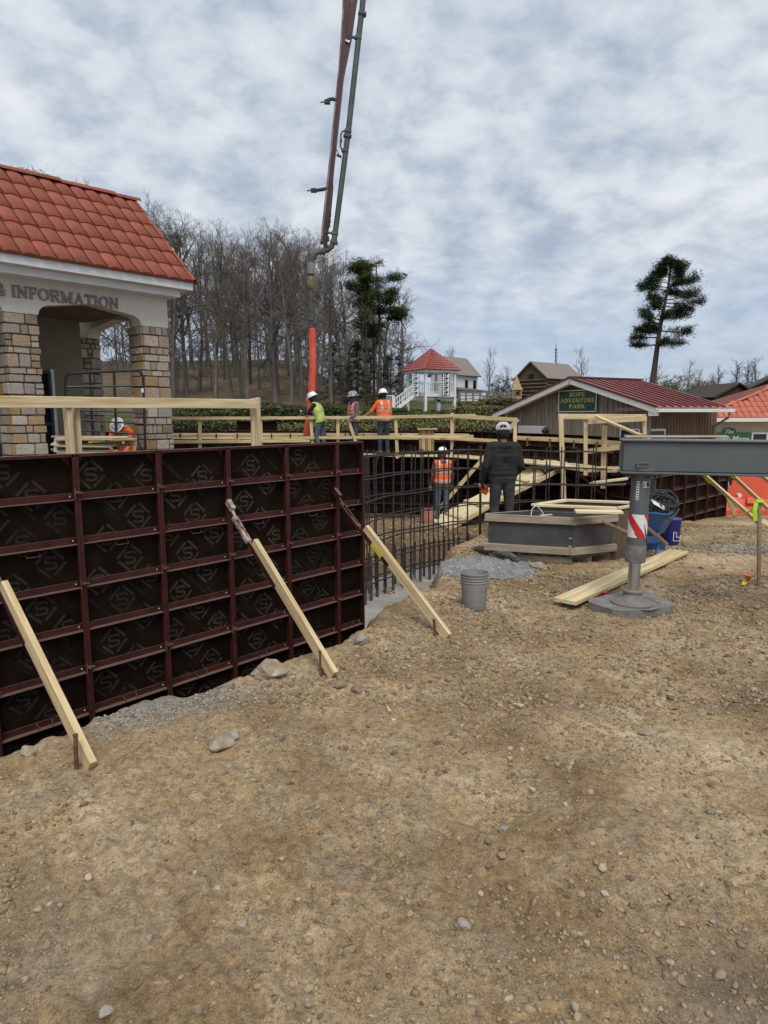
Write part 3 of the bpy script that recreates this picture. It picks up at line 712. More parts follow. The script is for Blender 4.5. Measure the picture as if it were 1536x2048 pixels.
# guard rail standing behind the near forms
gr = thing('guard_rail', 'pale lumber guard rail standing just behind the near dark red forms', 'guard rail', at(510, 880, 6.9))
GN = WA - WNV * .86
def on_gr(px, py, off=0): return onp(px, py, GN + WNV * off, WNV)
a, b = on_gr(0, 803.5), on_gr(511, 808)
e = (a - b).normalized()
plank('top_rail', b - e * .02, a + e * 1.8, .038, .089, MLUM, gr, up=(0, 0, 1)) if False else None
def board(name, a, b, face_n, w, t, mat, parent, bev=.003):
    """board whose wide face looks along face_n"""
    return plank(name, a, b, w, t, mat, parent, up=face_n, bev=bev)
board('top_rail', a + e * 1.8, b, WNV, .089, .038, MLUM, gr)
for (xt, yt, xb, yb, off) in ((134, 814, 143, 925, -.045), (150, 814, 157, 925, -.09), (506, 797, 509, 910, -.06), (515, 795, 517, 905, -.10), (-60, 814, -48, 930, -.045)):
    board('post', on_gr(xt, yt, off), on_gr(xb, yb, off), WNV if xt > 200 else WU, .089 if xt < 200 else .05, .038, MLUM, gr)
p = on_gr(200, 930, -.4); q = on_gr(520, 910, -.4)
# ================================================================ the far forms, walkway, rails, ramp and bars in the excavation
MREBAR = pmat('mill_scale_rebar', (.022, .020, .019), (.055, .045, .038), scale=12, rough=.7, metal=.2, bump=.3, bscale=80, spots=(.13, .06, .035), spot_scale=9, spot_lo=.66)
MCONC = pmat('pale_concrete', (.22, .205, .18), (.33, .31, .275), scale=3, rough=.9, bump=.3, bscale=40)
MBLK = pmat('black_rubber', (.012, .012, .013), rough=.6)
FTOP = 1.34
FW = [(-60, 21.0), (300, 20.8), (620, 20.3), (800, 19.8), (950, 19.1), (1040, 17.4), (1120, 16.3), (1190, 15.0), (1250, 13.7), (1306, 13.0)]
def curve_pts(lst):
    o = []
    for px, d in lst: p = at(px, 830, d); o.append(V((p.x, p.y, 0)))
    return o
def resample(pts, step):
    o = [pts[0]]; i = 1; cur = pts[0].copy()
    while i < len(pts):
        d = (pts[i] - cur).length
        if d >= step: cur = cur + (pts[i] - cur).normalized() * step; o.append(cur.copy())
        else: i += 1
    return o
def arc_smooth(pts, n=3):
    for _ in range(n): pts = [pts[0]] + [q for a, b in zip(pts[:-1], pts[1:]) for q in (a.lerp(b, .25), a.lerp(b, .75))] + [pts[-1]]
    return pts
FWP = arc_smooth(curve_pts(FW), 2)
fr_ = resample(FWP, .6096)
far = thing('formwork_wall', 'long curving far run of dark red forms behind the workers and walkway', 'formwork', (fr_[20].x, fr_[20].y, FTOP - 2.438))
PPF = dict(PP)
_mbf = MB()
for k in range(1, 8):
    _mbf.box((.3048, -.0035, 2.438 - .3048 * k + .016), (.592, .004, .046)); _mbf.box((.3048, -.026, 2.438 - .3048 * k - .008), (.592, .049, .005))
_mbf.box((.004, -.028, 1.219), (.006, .056, 2.43)); _mbf.box((.6056, -.028, 1.219), (.006, .056, 2.43)); _mbf.box((.3048, -.028, 2.432), (.59, .056, .006))
FRAME = local_build(_mbf, 'steel_frame', MSTEELR)
for i, (a, b) in enumerate(zip(fr_[:-1], fr_[1:])):
    u = (b - a).normalized(); n = V((u.y, -u.x, 0))
    mw = mat_axes((a.x, a.y, FTOP - 2.438), u, -n, (0, 0, 1))
    pl = inst('formwork_panel', PP['ply'], far, mw); inst('steel_frame', FRAME, pl, mw); inst('printed_logo', PRINTS[(i * 3) % 4], pl, mw)
# two panels standing proud of the far run
for px in (474, 514):
    a = at(px, 842, 20.55); mw = mat_axes((a.x, a.y, a.z - 2.438), (1, 0, 0), (0, 1, 0), (0, 0, 1))
    o = thing('raised_form', 'form panel standing taller than its neighbours behind the far guard rail, ' + ('left' if px == 474 else 'right') + ' of two', 'formwork', a)
    pl = inst('plywood_face', PP['ply'], o, mw); inst('steel_frame', FRAME, o, mw)
# waler boards along the top of the far run with black ties
wal = thing('waler', 'double lumber waler tied along the top of the far forms with black clips', 'timber', at(700, 868, 19.7))
def fwo(px, off, z):
    """point at the given picture column on the far run, moved 'off' metres towards the camera"""
    best = min(FWP, key=lambda p: abs(768 + F * p.x / p.y - px)); i = FWP.index(best)
    a, b = FWP[max(0, i - 1)], FWP[min(len(FWP) - 1, i + 1)]; u = (b - a).normalized(); n = V((u.y, -u.x, 0))
    # slide along the tangent to hit the column exactly
    q = (px - 768) / F; p = best
    t = (q * p.y - p.x) / (u.x - q * u.y); p = p + u * t + n * off
    return V((p.x, p.y, z)), n
xs_ = [345, 470, 600, 720, 830, 942]
for a, b in zip(xs_[:-1], xs_[1:]):
    for dz, of in ((0, .10), (-.10, .11)):
        (p, n), (q, _) = fwo(a, of, FTOP - .10 + dz), fwo(b, of, FTOP - .10 + dz)
        board('board', p, q, n, .08, .04, MLUM, wal)
for px in range(370, 940, 36):
    p, n = fwo(px + random.uniform(-4, 4), .15, FTOP - .13); mb = MB(); mb.box(p, (.03, .05, .12)); mb.box(p + n * .03 + V((0, 0, -.05)), (.05, .05, .02)); mb.build('clip', MBLK, wal)
wal2 = thing('waler', 'single lumber waler held by small brass coloured brackets right of the man in the hoodie', 'timber', at(1150, 884, 15))
xs2 = [1032, 1120, 1190, 1246, 1300]
for a, b in zip(xs2[:-1], xs2[1:]):
    (p, n), (q, _) = fwo(a, .10, FTOP - .13), fwo(b, .10, FTOP - .13); board('board', p, q, n, .10, .04, MLUM, wal2)
for px in (1062, 1108, 1158, 1205): 
    p, n = fwo(px, .15, FTOP - .22); mb = MB(); mb.box(p, (.035, .05, .2)); mb.box(p + V((.06, 0, -.06)), (.1, .02, .02)); mb.build('bracket', MRUST, wal2)
# bulkhead box of vertical boards
bk = thing('bulkhead_box', 'small upright box of lumber boards set against the far forms', 'bulkhead', at(852, 905, 19.1))
p0 = at(838, 905, 19.0); p1 = at(868, 905, 19.0); zt = at(852, 860, 19).z
for k in range(5):
    q = p0.lerp(p1, (k + .5) / 5); board('board', (q.x, q.y + .02 * (k % 2), q.z), (q.x, q.y + .02 * (k % 2), zt), (0, -1, 0), .082, .03, MLUM if k % 2 else MPLYO, bk)
board('cap_board', (p0.x - .05, p0.y - .04, zt + .03), (p1.x + .08, p1.y - .04, zt + .03), (0, 0, 1), .12, .04, MLUM, bk); board('base_board', (p0.x - .05, p0.y - .05, p0.z + .02), (p1.x + .02, p1.y - .05, p0.z + .02), (0, 0, 1), .12, .04, MLUM, bk)
# walkway
ZW = .66
wk = thing('walkway', 'plank walkway carried on the inner side of the far forms', 'walkway', at(800, 906, 19), 0)
xw = [300, 420, 540, 660, 770, 860, 950, 1020, 1085, 1150, 1200, 1245]
for i, (a, b) in enumerate(zip(xw[:-1], xw[1:])):
    for j in range(3):
        (p, n), (q, _) = fwo(a, .16 + .26 * j, ZW + .012 * ((i + j) % 2)), fwo(b + (14 if j == 1 else 0), .16 + .26 * j, ZW + .012 * ((i + j) % 2))
        plank('plank', p, q, .24, .038, MPLYW, wk)
for i in range(len(xw)):
    (p, n) = fwo(xw[i], .05, ZW - .07); mb = MB(); mb.beam(p, p + n * .95, .05, .06); mb.beam(p + n * .9, p + V((0, 0, -.7)), .04, .04); mb.build('bracket', MSTEELR, wk)
# far guard rail
fg = thing('guard_rail', 'long pale lumber guard rail along the far walkway in front of three workers', 'guard rail', at(700, 890, 19))
OFF = .92
def on_rail(px, py, off=OFF):
    p, n = fwo(px, off, 0); return onp(px, py, p, (0, 1, 0))
for (px, y0, y1, lean) in ((400, 834, 905, 0), (521, 836, 905, 2), (621, 832, 905, 6), (676, 832, 905, 0), (791, 831, 917, 4), (904, 826, 916, 0), (1030, 838, 900, 0)):
    board('post', on_rail(px, y0), on_rail(px + lean, y1), (0, -1, 0), .088, .038, MLUM, fg)
for (a, b, w) in (((330, 836.5), (560, 836), .085), ((555, 836), (800, 834.5), .085), ((780, 834), (951, 831), .085), ((330, 884), (480, 882.5), .10), ((470, 883), (620, 881), .095), ((600, 876), (800, 874), .085), ((790, 874), (947, 873), .09), ((880, 876), (1000, 882), .085), ((903, 832), (1034, 839.5), .10)):
    board('rail', on_rail(*a, OFF + .04), on_rail(*b, OFF + .04), (0, -1, 0), w, .038, MLUM, fg)
mb = MB()
board('diagonal_board', on_rail(694, 832, OFF + .1), on_rail(717, 900, OFF + .1), (0, -1, 0), .085, .038, MLUM, fg)
# right hand frame of posts
f2 = thing('guard_rail', 'pale lumber post frame with a loose diagonal board, left of the grey beam', 'guard rail', at(1125, 1001, 12.9))
def A(px, py, d=13.0): return at(px, py, d)
board('post', A(1121, 828), A(1128, 1003), (0, -1, 0), .089, .038, MLUM, f2)
board('post', A(1171, 831, 13.15), A(1171, 951, 13.15), (0, -1, 0), .075, .038, MLUM, f2)
board('post', A(1209, 852, 13.3), A(1206, 977, 13.3), (0, -1, 0), .10, .038, MLUM, f2)
board('post', A(1288, 832, 13.1), A(1290, 905, 13.1), (0, -1, 0), .075, .038, MLUM, f2)
board('rail', A(1116, 833, 13.06), A(1291, 834, 13.16), (0, -1, 0), .10, .038, MLUM, f2)
board('rail', A(1176, 843, 13.02), A(1293, 837, 13.02), (0, -1, 0), .10, .038, MLUM, f2)
board('rail', A(1176, 903, 13.4), A(1250, 893, 13.0), (0, -1, .3), .10, .038, MLUM, f2)
board('rail', A(1130, 935, 13.2), A(1250, 936, 13.0), (0, -1, 0), .05, .038, MLUM, f2)
board('diagonal_board', A(1190, 832, 12.9), A(1300, 878, 12.7), (0, -.5, 1), .075, .038, MLUM, f2)
plank('plank', A(1182, 966, 13.0), A(1256, 957, 12.7), .26, .038, MPLYW, f2)
board('rail', A(1176, 970, 12.9), A(1252, 968, 12.7), (0, -1, 0), .04, .038, MLUMD, f2)
# ramp up to the walkway
rp = thing('ramp', 'pale plank ramp with cleats rising from the pit floor to the walkway', 'ramp', gz(880, 1048, -.65))
r0 = gz(859, 1041, -.66); r1 = gz(893, 1055, -.66); rd = V((.953, .30, 0)); zt = .70; rl = 3.05
e0 = r0 + rd * rl + V((0, 0, zt + .66)); e1 = r1 + rd * (rl - .1) + V((0, 0, zt + .66))
nrm = (e0 - r0).cross(r1 - r0).normalized(); nrm = nrm if nrm.z > 0 else -nrm
for k in range(4):
    t = (k + .5) / 4; plank('plank', r0.lerp(r1, t), e0.lerp(e1, t) + rd * .05 * (k % 2), (r1 - r0).length / 4 * .955, .03, MPLYW, rp, up=nrm)
for t in (.12, .30, .49, .68, .86):
    a, b = r0.lerp(e0, t) + nrm * .034, r1.lerp(e1, t) + nrm * .034; plank('cleat', a, b, .085, .042, MLUM, rp, up=nrm)
for s, t in ((r0, e0), (r1, e1)): board('stringer', s - nrm * .06, t - nrm * .06, (r1 - r0).normalized(), .089, .038, MLUM, rp)
board('support_post', gz(1039, 1030, -.7) + V((0, .3, 0)), at(1037, 975, 15.3), (0, -1, 0), .089, .038, MLUMD, rp)
board('side_brace', at(1046, 978, 15.0), at(1118, 940, 15.1), (0, -1, 0), .089, .038, MLUM, rp)
hr = plank('handrail', at(858, 1040, 15.9), at(1036, 838, 15.6), .038, .089, MLUM, rp)
# concrete footing and the reinforcing bars
RBP = resample(arc_smooth(RB, 2), .05)
def along(d):
    i = min(len(RBP) - 2, int(d / .05)); u = (RBP[i + 1] - RBP[i]).normalized(); return RBP[i].lerp(RBP[i + 1], (d - i * .05) / .05), V((u.y, -u.x, 0))
RLEN = (len(RBP) - 1) * .05
mb = MB(); prev = None; n_ = 40
for i in range(n_ + 1):
    p, n = along(RLEN * i / n_ * .999)
    p = p - (RBP[3] - RBP[0]).normalized() * (1.6 if i == 0 else 0)
    ring = [p + n * .95 + V((0, 0, -.84)), p - n * .55 + V((0, 0, -.84)), p - n * .55 + V((0, 0, -1.2)), p + n * .95 + V((0, 0, -1.2))]
    if prev:
        mb.add(prev + ring, [[0, 1, 5, 4], [1, 2, 6, 5], [2, 3, 7, 6], [3, 0, 4, 7]])
    prev = ring
ft = mb.build('concrete_footing', MCONC); tag(ft, 'pale concrete footing under the reinforcing bars beside the wall end', 'footing', None, 'thing')
cage = thing('rebar_cage', 'curving double curtain of dark reinforcing bars standing in the excavation', 'rebar', (RB[3].x, RB[3].y, -.84))
def ztop(d): return 1.27 - .12 * max(0, d / RLEN - .45) / .55
mb = MB(); mb.tube([(0, 0, 0), (0, 0, 2.09)], .0115, 6); vb = local_build(mb, 'vertical_bar', MREBAR)
mb = MB(); mb.tube([(0, 0, 0), (0, 0, .62)], .0115, 6); db = local_build(mb, 'dowel', MREBAR)
for mat_i, off in ((0, .11), (1, -.11)):
    d = .05 + .1 * mat_i
    while d < RLEN - .02:
        p, n = along(d); dz = random.uniform(-.03, .06)
        tl = M.Rotation(random.uniform(-.012, .012), 4, 'X') @ M.Rotation(random.uniform(-.012, .012), 4, 'Y')
        zz = -.84 + (ztop(d) - 1.27)
        inst('vertical_bar', vb, cage, M.Translation((p.x + n.x * off, p.y + n.y * off, zz + dz)) @ tl)
        inst('dowel', db, cage, M.Translation((p.x + n.x * off + .023, p.y + n.y * off, -.84)) @ tl)
        d += .3048 if d > 2.6 else .23
    for k in range(8):
        pts = []
        for j in range(0, 33):
            dd = RLEN * j / 32 * .999; p, n = along(dd); pts.append(V((p.x + n.x * (off + .02), p.y + n.y * (off + .02), ztop(dd) - .05 - .3048 * k + .008 * math.sin(j * .9 + k * 2))))
        mb = MB(); mb.tube(pts, .012, 6); mb.build('horizontal_bar', MREBAR, cage)
# right hand run of forms, going away
P1 = at(1314, 1000, 12.75); P2 = at(1449, 1000, 15.35); P1.z = P2.z = 0
u = (P2 - P1).normalized(); n = V((u.y, -u.x, 0))
rw = thing('formwork_wall', 'right hand run of dark forms going away behind the wheelbarrow', 'formwork', (P1.x, P1.y, -.86))
nP = int(round((P2 - P1).length / .6096)); st = (P2 - P1).length / nP
for k in range(-1, nP):
    o = P1 + u * (st * k); mw = mat_axes((o.x, o.y, -1.2), u, -n, (0, 0, 1))
    pl = inst('formwork_panel', PP['ply'], rw, mw)
    inst('side_rail', PP['sideL'], pl, mw); inst('side_rail', PP['sideR'], pl, mw)
    for j in range(1, 8): inst('cross_rail', PP['rail'], pl, mw @ M.Translation((0, 0, 2.438 - .3048 * j)))
    inst('top_rail', PP['cap'], pl, mw @ M.Translation((0, 0, 2.43)))
# pink bucket in the pit
def bucket(name_label, p, mat, h=.37, r0=.128, r1=.148, ribs=True, fill=None, lid=None):
    r = thing('bucket', name_label, 'bucket', p)
    prof = [(r0 * .98, 0), (r0, .006), (r0 + (r1 - r0) * .72, h * .70), (r0 + (r1 - r0) * .74, h * .72)]
    for k in range(3):
        z = h * (.74 + .075 * k); rr = r0 + (r1 - r0) * (z / h)
        prof += [(rr + .006, z), (rr + .006, z + .005), (rr + .0, z + .007), (rr, z + .02)]
    prof += [(r1 + .007, h * .965), (r1 + .007, h), (r1 - .001, h), (r1 - .004, h * .9), (r0 - .004, .05 if fill is None else h * fill), (.0001, .05 if fill is None else h * fill)]
    mb = MB(); mb.lathe(prof, 28, M.Translation(p)); mb.build('shell', mat, r, smooth=True)
    mb = MB(); pts = []
    for k in range(13):
        a = math.pi * k / 12; pts.append(V((p[0] + (r1 + .010) * math.cos(a), p[1] - (r1 * .72) * math.sin(a) ** .8 - .01, p[2] + h * .80 - .13 * math.sin(a))))
    mb.tube(pts, .0028, 5); mb.build('wire_handle', MSTEELD, r)
    return r
MPINK = pmat('faded_red_bucket', (.42, .13, .10), (.5, .24, .19), scale=8, rough=.6)
p = gz(855, 1046, -.64); p.z = Gz(p.x, p.y); bucket('faded red bucket on the pit floor left of the worker in orange', tuple(p), MPINK)
# ================================================================ outrigger of the pump truck
MGREY = pmat('truck_grey_paint', (.085, .095, .097), (.108, .118, .118), scale=2.2, rough=.42, spots=(.09, .095, .092), spot_scale=12, spot_lo=.68)
MGREYD = pmat('dirty_grey_paint', (.10, .10, .095), (.19, .18, .165), scale=14, rough=.8, bump=.4, bscale=60)
MCHROME = pmat('chromed_rod', (.62, .61, .58), (.5, .49, .46), scale=6, rough=.34, metal=1.0, stretch=(1, 1, .2))
MPAD = pmat('worn_grey_pad', (.125, .118, .105), (.22, .21, .19), scale=9, rough=.85, bump=.3, bscale=40)
MWHITE = pmat('white_paint', (.72, .72, .70), (.66, .66, .63), scale=8, rough=.5)
MRED = pmat('red_reflective', (.50, .018, .025), rough=.4)
MBLACKP = pmat('black_paint', (.012, .012, .012), rough=.45)
og = thing('outrigger', 'grey pump truck outrigger beam with jack leg standing on a grey pad', 'outrigger', gz(1265, 1205))
pc = gz(1264, 1206, .06); D = pc.y
top = at(1283, 944, D + .02)
axz = (top - pc).normalized(); axx = axz.cross(V((0, 1, 0))).normalized() * 1; axx = V((1, 0, 0)) - axz * axz.x; axx.normalize(); axy = axz.cross(axx)
Lm = mat_axes(pc, axx, axy, axz); hl = (top - pc).length; pm = F / (D * 1.03)
def lat(name, prof, mat, n=28, smooth=True):
    mb = MB(); mb.lathe(prof, n, Lm); return mb.build(name, mat, og, smooth=smooth)
zf = lambda py: (at(1265, py, D) - pc).length
lat('rod', [(.053, .05), (.053, zf(1124) + .02)], MCHROME)
lat('rod_foot', [(.19, .0), (.19, .012), (.12, .035), (.085, .085), (.082, .105), (.092, .108), (.092, .125), (.06, .13)], MPAD)
lat('collar', [(.085, zf(1124)), (.092, zf(1123)), (.092, zf(1092)), (.088, zf(1090))], MGREYD)
lat('sleeve', [(.084, zf(1091)), (.084, zf(955)), (.082, zf(950))], MGREY)
lat('mounting_flange', [(.10, zf(955)), (.10, zf(950)), (.15, zf(949)), (.15, zf(943)), (.17, zf(941)), (.17, zf(934))], MGREY)
for k in range(8):
    a = k * math.pi / 4 + .3; mb = MB(); mb.lathe([(.012, zf(956)), (.016, zf(955)), (.016, zf(950))], 6, Lm @ M.Translation((.125 * math.cos(a), .125 * math.sin(a), 0))); mb.build('bolt', MGREY, og)
# red and white band
def band(z0, z1, r, f, mats, name):
    mb = MB(); n = 48; mth = 14
    for i in range(n):
        for j in range(mth):
            a0, a1 = 2 * math.pi * i / n, 2 * math.pi * (i + 1) / n; q0, q1 = z0 + (z1 - z0) * j / mth, z0 + (z1 - z0) * (j + 1) / mth
            pts = [Lm @ V((r * math.cos(a), r * math.sin(a), q)) for a, q in ((a0, q0), (a1, q0), (a1, q1), (a0, q1))]
            mb.quad(*pts, mi=f((a0 + a1) / 2 * r, (q0 + q1) / 2))
    return mb.build(name, mats, og)
zb0, zb1 = zf(1074), zf(1028)
band(zb0, zb1, .0855, lambda s, z: 1 if ((s * 1.0 + (z - zb0) * .72) % .19) < .085 else 0, [MWHITE, MRED], 'striped_band')
# decals
def decal(name, a0, a1, z0, z1, mat, r=.0858):
    mb = MB()
    for i in range(4):
        b0, b1 = a0 + (a1 - a0) * i / 4, a0 + (a1 - a0) * (i + 1) / 4
        mb.quad(*[Lm @ V((r * math.cos(a), r * math.sin(a), q)) for a, q in ((b0, z0), (b1, z0), (b1, z1), (b0, z1))])
    return mb.build(name, mat, og)
z0, z1 = zf(974), zf(962)
d_ = decal('decal', rad(-98), rad(-52), z0, z1, MWHITE)
decal('decal', rad(-76), rad(-54), z0 + .006, z1 - .006, pmat('decal_brown', (.05, .035, .03), rough=.5), .0863)
for (a, b, c, e) in ((-95, -91, .012, .048), (-95, -82, .008, .016), (-88, -85, .02, .05), (-95, -86, .044, .05)): decal('decal', rad(a), rad(b), z0 + c * .8, z0 + e * .8, MBLACKP, .0865)
decal('decal', rad(-134), rad(-117), zf(999), zf(962), MWHITE)
for k in range(7): decal('decal', rad(-131 + (k % 3)), rad(-120), zf(997 - 5 * k), zf(994.5 - 5 * k), MBLACKP, .0865)
# beam: frontal, running off to the right and slightly nearer
a = at(1245, 911, D + .05); b = at(1600, 917, D - .3)
bx = (b - a).normalized(); up = V((0, 0, 1)); by = up.cross(bx).normalized()
hgt = 58 / pm; bl = 3.2
a0 = a
mb = MB(); mb.beam(a0 - bx * .01, a0 + bx * bl, .26, hgt, up, bev=.012); mb.build('beam', MGREY, og)
for s, nm in ((1, 'top_flange'), (-1, 'bottom_flange')):
    mb = MB(); mb.beam(a0 + up * s * (hgt / 2 + .008) - bx * .022, a0 + up * s * (hgt / 2 + .008) + bx * bl, .32, .018, up, bev=.004); mb.build(nm, MGREY, og)
mb = MB(); mb.beam(a0 + bx * .02 - by * .1305, a0 + bx * .42 - by * .1305, .003, hgt * .93, up); mb.build('wear_plate', MGREY, og)
mb = MB(); mb.box(a0 + bx * .155 - by * .148 - up * .075, (.10, .03, .05), frame(a0, a0 + bx)[0].to_3x3(), bev=.006); mb.box(a0 + bx * .165 - by * .16 - up * .055, (.08, .03, .012), frame(a0, a0 + bx)[0].to_3x3(), bev=.003); mb.build('latch', MGREY, og)
mb = MB(); mb.box(a0 - bx * .016 , (.006, .20, hgt * .8), frame(a0, a0 + bx)[0].to_3x3()); mb.build('end_plate', MGREYD, og)
mb = MB(); mb.box(at(1302, 971, D + .12), (.07, .08, .13), bev=.01); mb.build('side_bracket', MGREY, og)
mb = MB(); mb.tube([at(1286, 1012, D - .02), at(1288, 1050, D - .06), at(1291, 1068, D - .06), at(1295, 1080, D - .03), at(1290, 1092, D + .02)], .009, 8); mb.build('hook', MGREYD, og)
mb = MB(); mb.tube([at(1276, 1005, D + .1), at(1283, 1030, D + .06), at(1281, 1062, D + .05)], .008, 6); mb.build('chain', MBLK, og)
# thin boards lying on top of the beam
tb = thing('batten', 'thin dark boards lying on top of the grey beam', 'board', a0 + bx * .6 + up * .2)
board('board', at(1250, 872, D + .3), at(1420, 874, D + .35), (0, -.2, 1), .09, .012, MBLACKP, tb); board('board', at(1250, 873.5, D + .12), at(1455, 873, D + .3), (0, -.2, 1), .05, .012, MLUMD, tb)
# pad
pd = thing('outrigger_pad', 'thick grey four sided pad under the outrigger jack', 'pad', gz(1264, 1208))
cor = [gz(1178, 1199, .055), gz(1235, 1182, .055), gz(1347, 1210, .055), gz(1345, 1218, .055), gz(1290, 1226, .055), gz(1236, 1224, .055), gz(1182, 1206, .055)]
cor = [gz(1176, 1198, .06), gz(1250, 1180, .06), gz(1290, 1182, .06), gz(1347, 1206, .06), gz(1347, 1212, .06), gz(1255, 1222, .06), gz(1225, 1219, .06), gz(1178, 1203, .06)]
poly = [(p.x, p.y) for p in cor][::-1]
mb = MB(); mb.prism(poly, (0, 0, -.02), (1, 0, 0), (0, 1, 0), (0, 0, 1), .078); mb.build('slab', MPAD, pd)
mb = MB(); mb.tube([V((pc.x + .03 + .215 * math.cos(a * math.pi / 20), pc.y + .215 * math.sin(a * math.pi / 20), .058)) for a in range(41)], .008, 6); mb.build('raised_ring', MPAD, pd)
rp_ = thing('rope', 'short loop of red rope behind the outrigger pad', 'rope', gz(1205, 1190)); mb = MB(); mb.tube([gz(1198, 1190, .02), gz(1204, 1186, .05), gz(1216, 1185, .05), gz(1224, 1189, .02)], .008, 6); mb.build('strand', MRED, rp_); mb = MB(); mb.tube([gz(1196, 1191, .012), gz(1210, 1192, .012)], .008, 6); mb.build('tail', MRED, rp_)

# wide plank on the ground
wp = thing('plank', 'wide pale plank lying on the dirt behind the outrigger leg', 'plank', gz(1240, 1160))
a = gz(1129, 1203, .05); b = gz(1358, 1103, .05); plank('timber', a, b, .235, .038, MLUM, wp)
ap = (b - a).normalized(); mb = MB(); mb.box(a - ap * .004 + V((0, 0, 0)) - ap.cross(V((0, 0, 1))) * -.03, (.004, .05, .03), frame(a, b)[0].to_3x3()); mb.build('end_label', pmat('label_green', (.05, .3, .25), (.7, .75, .7), scale=60, rough=.5), wp)

# ================================================================ plywood tub on a pallet
MFILM = pmat('dark_grey_film_ply', (.045, .044, .042), (.075, .072, .066), scale=5, rough=.7, bump=.1, spots=(.12, .11, .10), spot_scale=13, spot_lo=.68, stretch=(1, 1, .5))
MFRAMEW = pmat('grey_weathered_wood', (.25, .20, .14), (.40, .335, .25), scale=5, rough=.8, stretch=(.6, 6, 6), rnd=.08)
MPAL = pmat('pallet_wood', (.11, .085, .055), (.22, .17, .11), scale=5, rough=.85, stretch=(.6, 6, 6), rnd=.1)
c0 = gz(1144, 1128); zt = at(1146, 1034, c0.y).z
cL = gz(978, 1027, zt); cR = gz(1226, 1028.5, zt); cT = gz(1146, 1034.5, zt)
ul = (cL - cT); ul.z = 0; Ll = ul.length; ul.normalize(); ur = cR - cT; ur.z = 0; Lr = ur.length; ur.normalize()
g0 = V((cT.x, cT.y, Gz(cT.x, cT.y) - .02))
tub = thing('plywood_tub', 'dark plywood tub with pale lumber trim standing on a pallet', 'tub', g0)
zb = .13 + g0.z
def wallb(p, q, z0, z1, mat, name, t=.018, inward=None):
    m = MB(); n = (q - p).cross(V((0, 0, 1))).normalized()
    m.beam(V((p.x, p.y, (z0 + z1) / 2)), V((q.x, q.y, (z0 + z1) / 2)), t, z1 - z0, (0, 0, 1)); return m.build(name, mat, tub)
B0 = V((cT.x, cT.y, 0)); BL = B0 + ul * Ll; BR = B0 + ur * Lr; BB = BL + ur * Lr
for p, q in ((B0, BL), (B0, BR), (BL, BB), (BR, BB)): wallb(p, q, zb, zt, MFILM, 'side_sheet')
mb = MB(); mb.add([V((p.x, p.y, zb + .30)) for p in (B0, BR, BB, BL)], [[0, 1, 2, 3]]); mb.build('dark_bottom', MFILM, tub)
for z in (zt - .045, zb + .06):
    for p, q in ((B0, BL), (B0, BR), (BL, BB), (BR, BB)):
        e = (q - p).normalized(); n = e.cross(V((0, 0, 1))); c = (B0 + BB) / 2; n = n if (p + (q - p) / 2 - c).dot(n) > 0 else -n
        board('trim_board', V((p.x, p.y, z)) + n * .029 - e * (.047 if p == B0 else .02), V((q.x, q.y, z)) + n * .029 + e * .046, n, .089, .038, MFRAMEW, tub)
for k in range(3): 
    m = MB(); m.beam(V((B0.x, B0.y, zb + .12 + .1 * k)) - ul * .0 - ur * 0, V((B0.x, B0.y, zb + .12 + .1 * k)) + ul * .04, .026, .006); m.build('corner_strap', MWHITE, tub) if k < 2 else None
pal = thing('pallet', 'weathered wooden pallet under the dark plywood tub', 'pallet', g0)
for t in (.02, .5, .98):
    s = B0 + ur * Lr * t; board('runner', V((s.x, s.y, g0.z + .06)), V((s.x, s.y, g0.z + .06)) + ul * Ll, ur, .10, .038, MPAL, pal)
for t in np.linspace(.04, .96, 7):
    s = B0 + ul * Ll * t; 
    plank('deck_board', V((s.x, s.y, zb - .010)), V((s.x, s.y, zb - .010)) + ur * Lr, .09, .016, MPAL, pal)
    if t < .1 or t > .9 or abs(t - .5) < .1: plank('bottom_board', V((s.x, s.y, g0.z + .005)), V((s.x, s.y, g0.z + .005)) + ur * Lr, .09, .016, MPAL, pal)
# second, unpainted box behind it
MBROWNP = pmat('weathered_brown_ply', (.085, .06, .038), (.14, .10, .065), scale=4, rough=.8, stretch=(1, 1, .5))
box2 = thing('plywood_box', 'open orange plywood box with pale rim behind the dark tub', 'box', BB)
q0 = BB + ur * .06; q3 = BR + ur * .06; q1 = gz(1133, 1003.5, zt + .05); q2 = q3 + (q1 - q0)
Q = [V((p.x, p.y, 0)) for p in (q0, q1, q2, q3)]
zz0 = Gz(q2.x, q2.y)
for i in range(4):
    p, q = Q[i], Q[(i + 1) % 4]; m = MB(); m.beam(V((p.x, p.y, (zz0 + zt + .05) / 2)), V((q.x, q.y, (zz0 + zt + .05) / 2)), .018, zt + .05 - zz0, (0, 0, 1)); m.build('side_sheet', MPLYO if i < 2 else MBROWNP, box2)
    plank('rim_board', V((p.x, p.y, zt + .07)), V((q.x, q.y, zt + .07)), .09 if i != 2 else .06, .03, MLUM if i == 2 else MPLYW, box2)
plank('loose_board', gz(1150, 1022.5, zt + .085), gz(1244, 1024, zt + .085), .17, .03, MPLYW, box2)
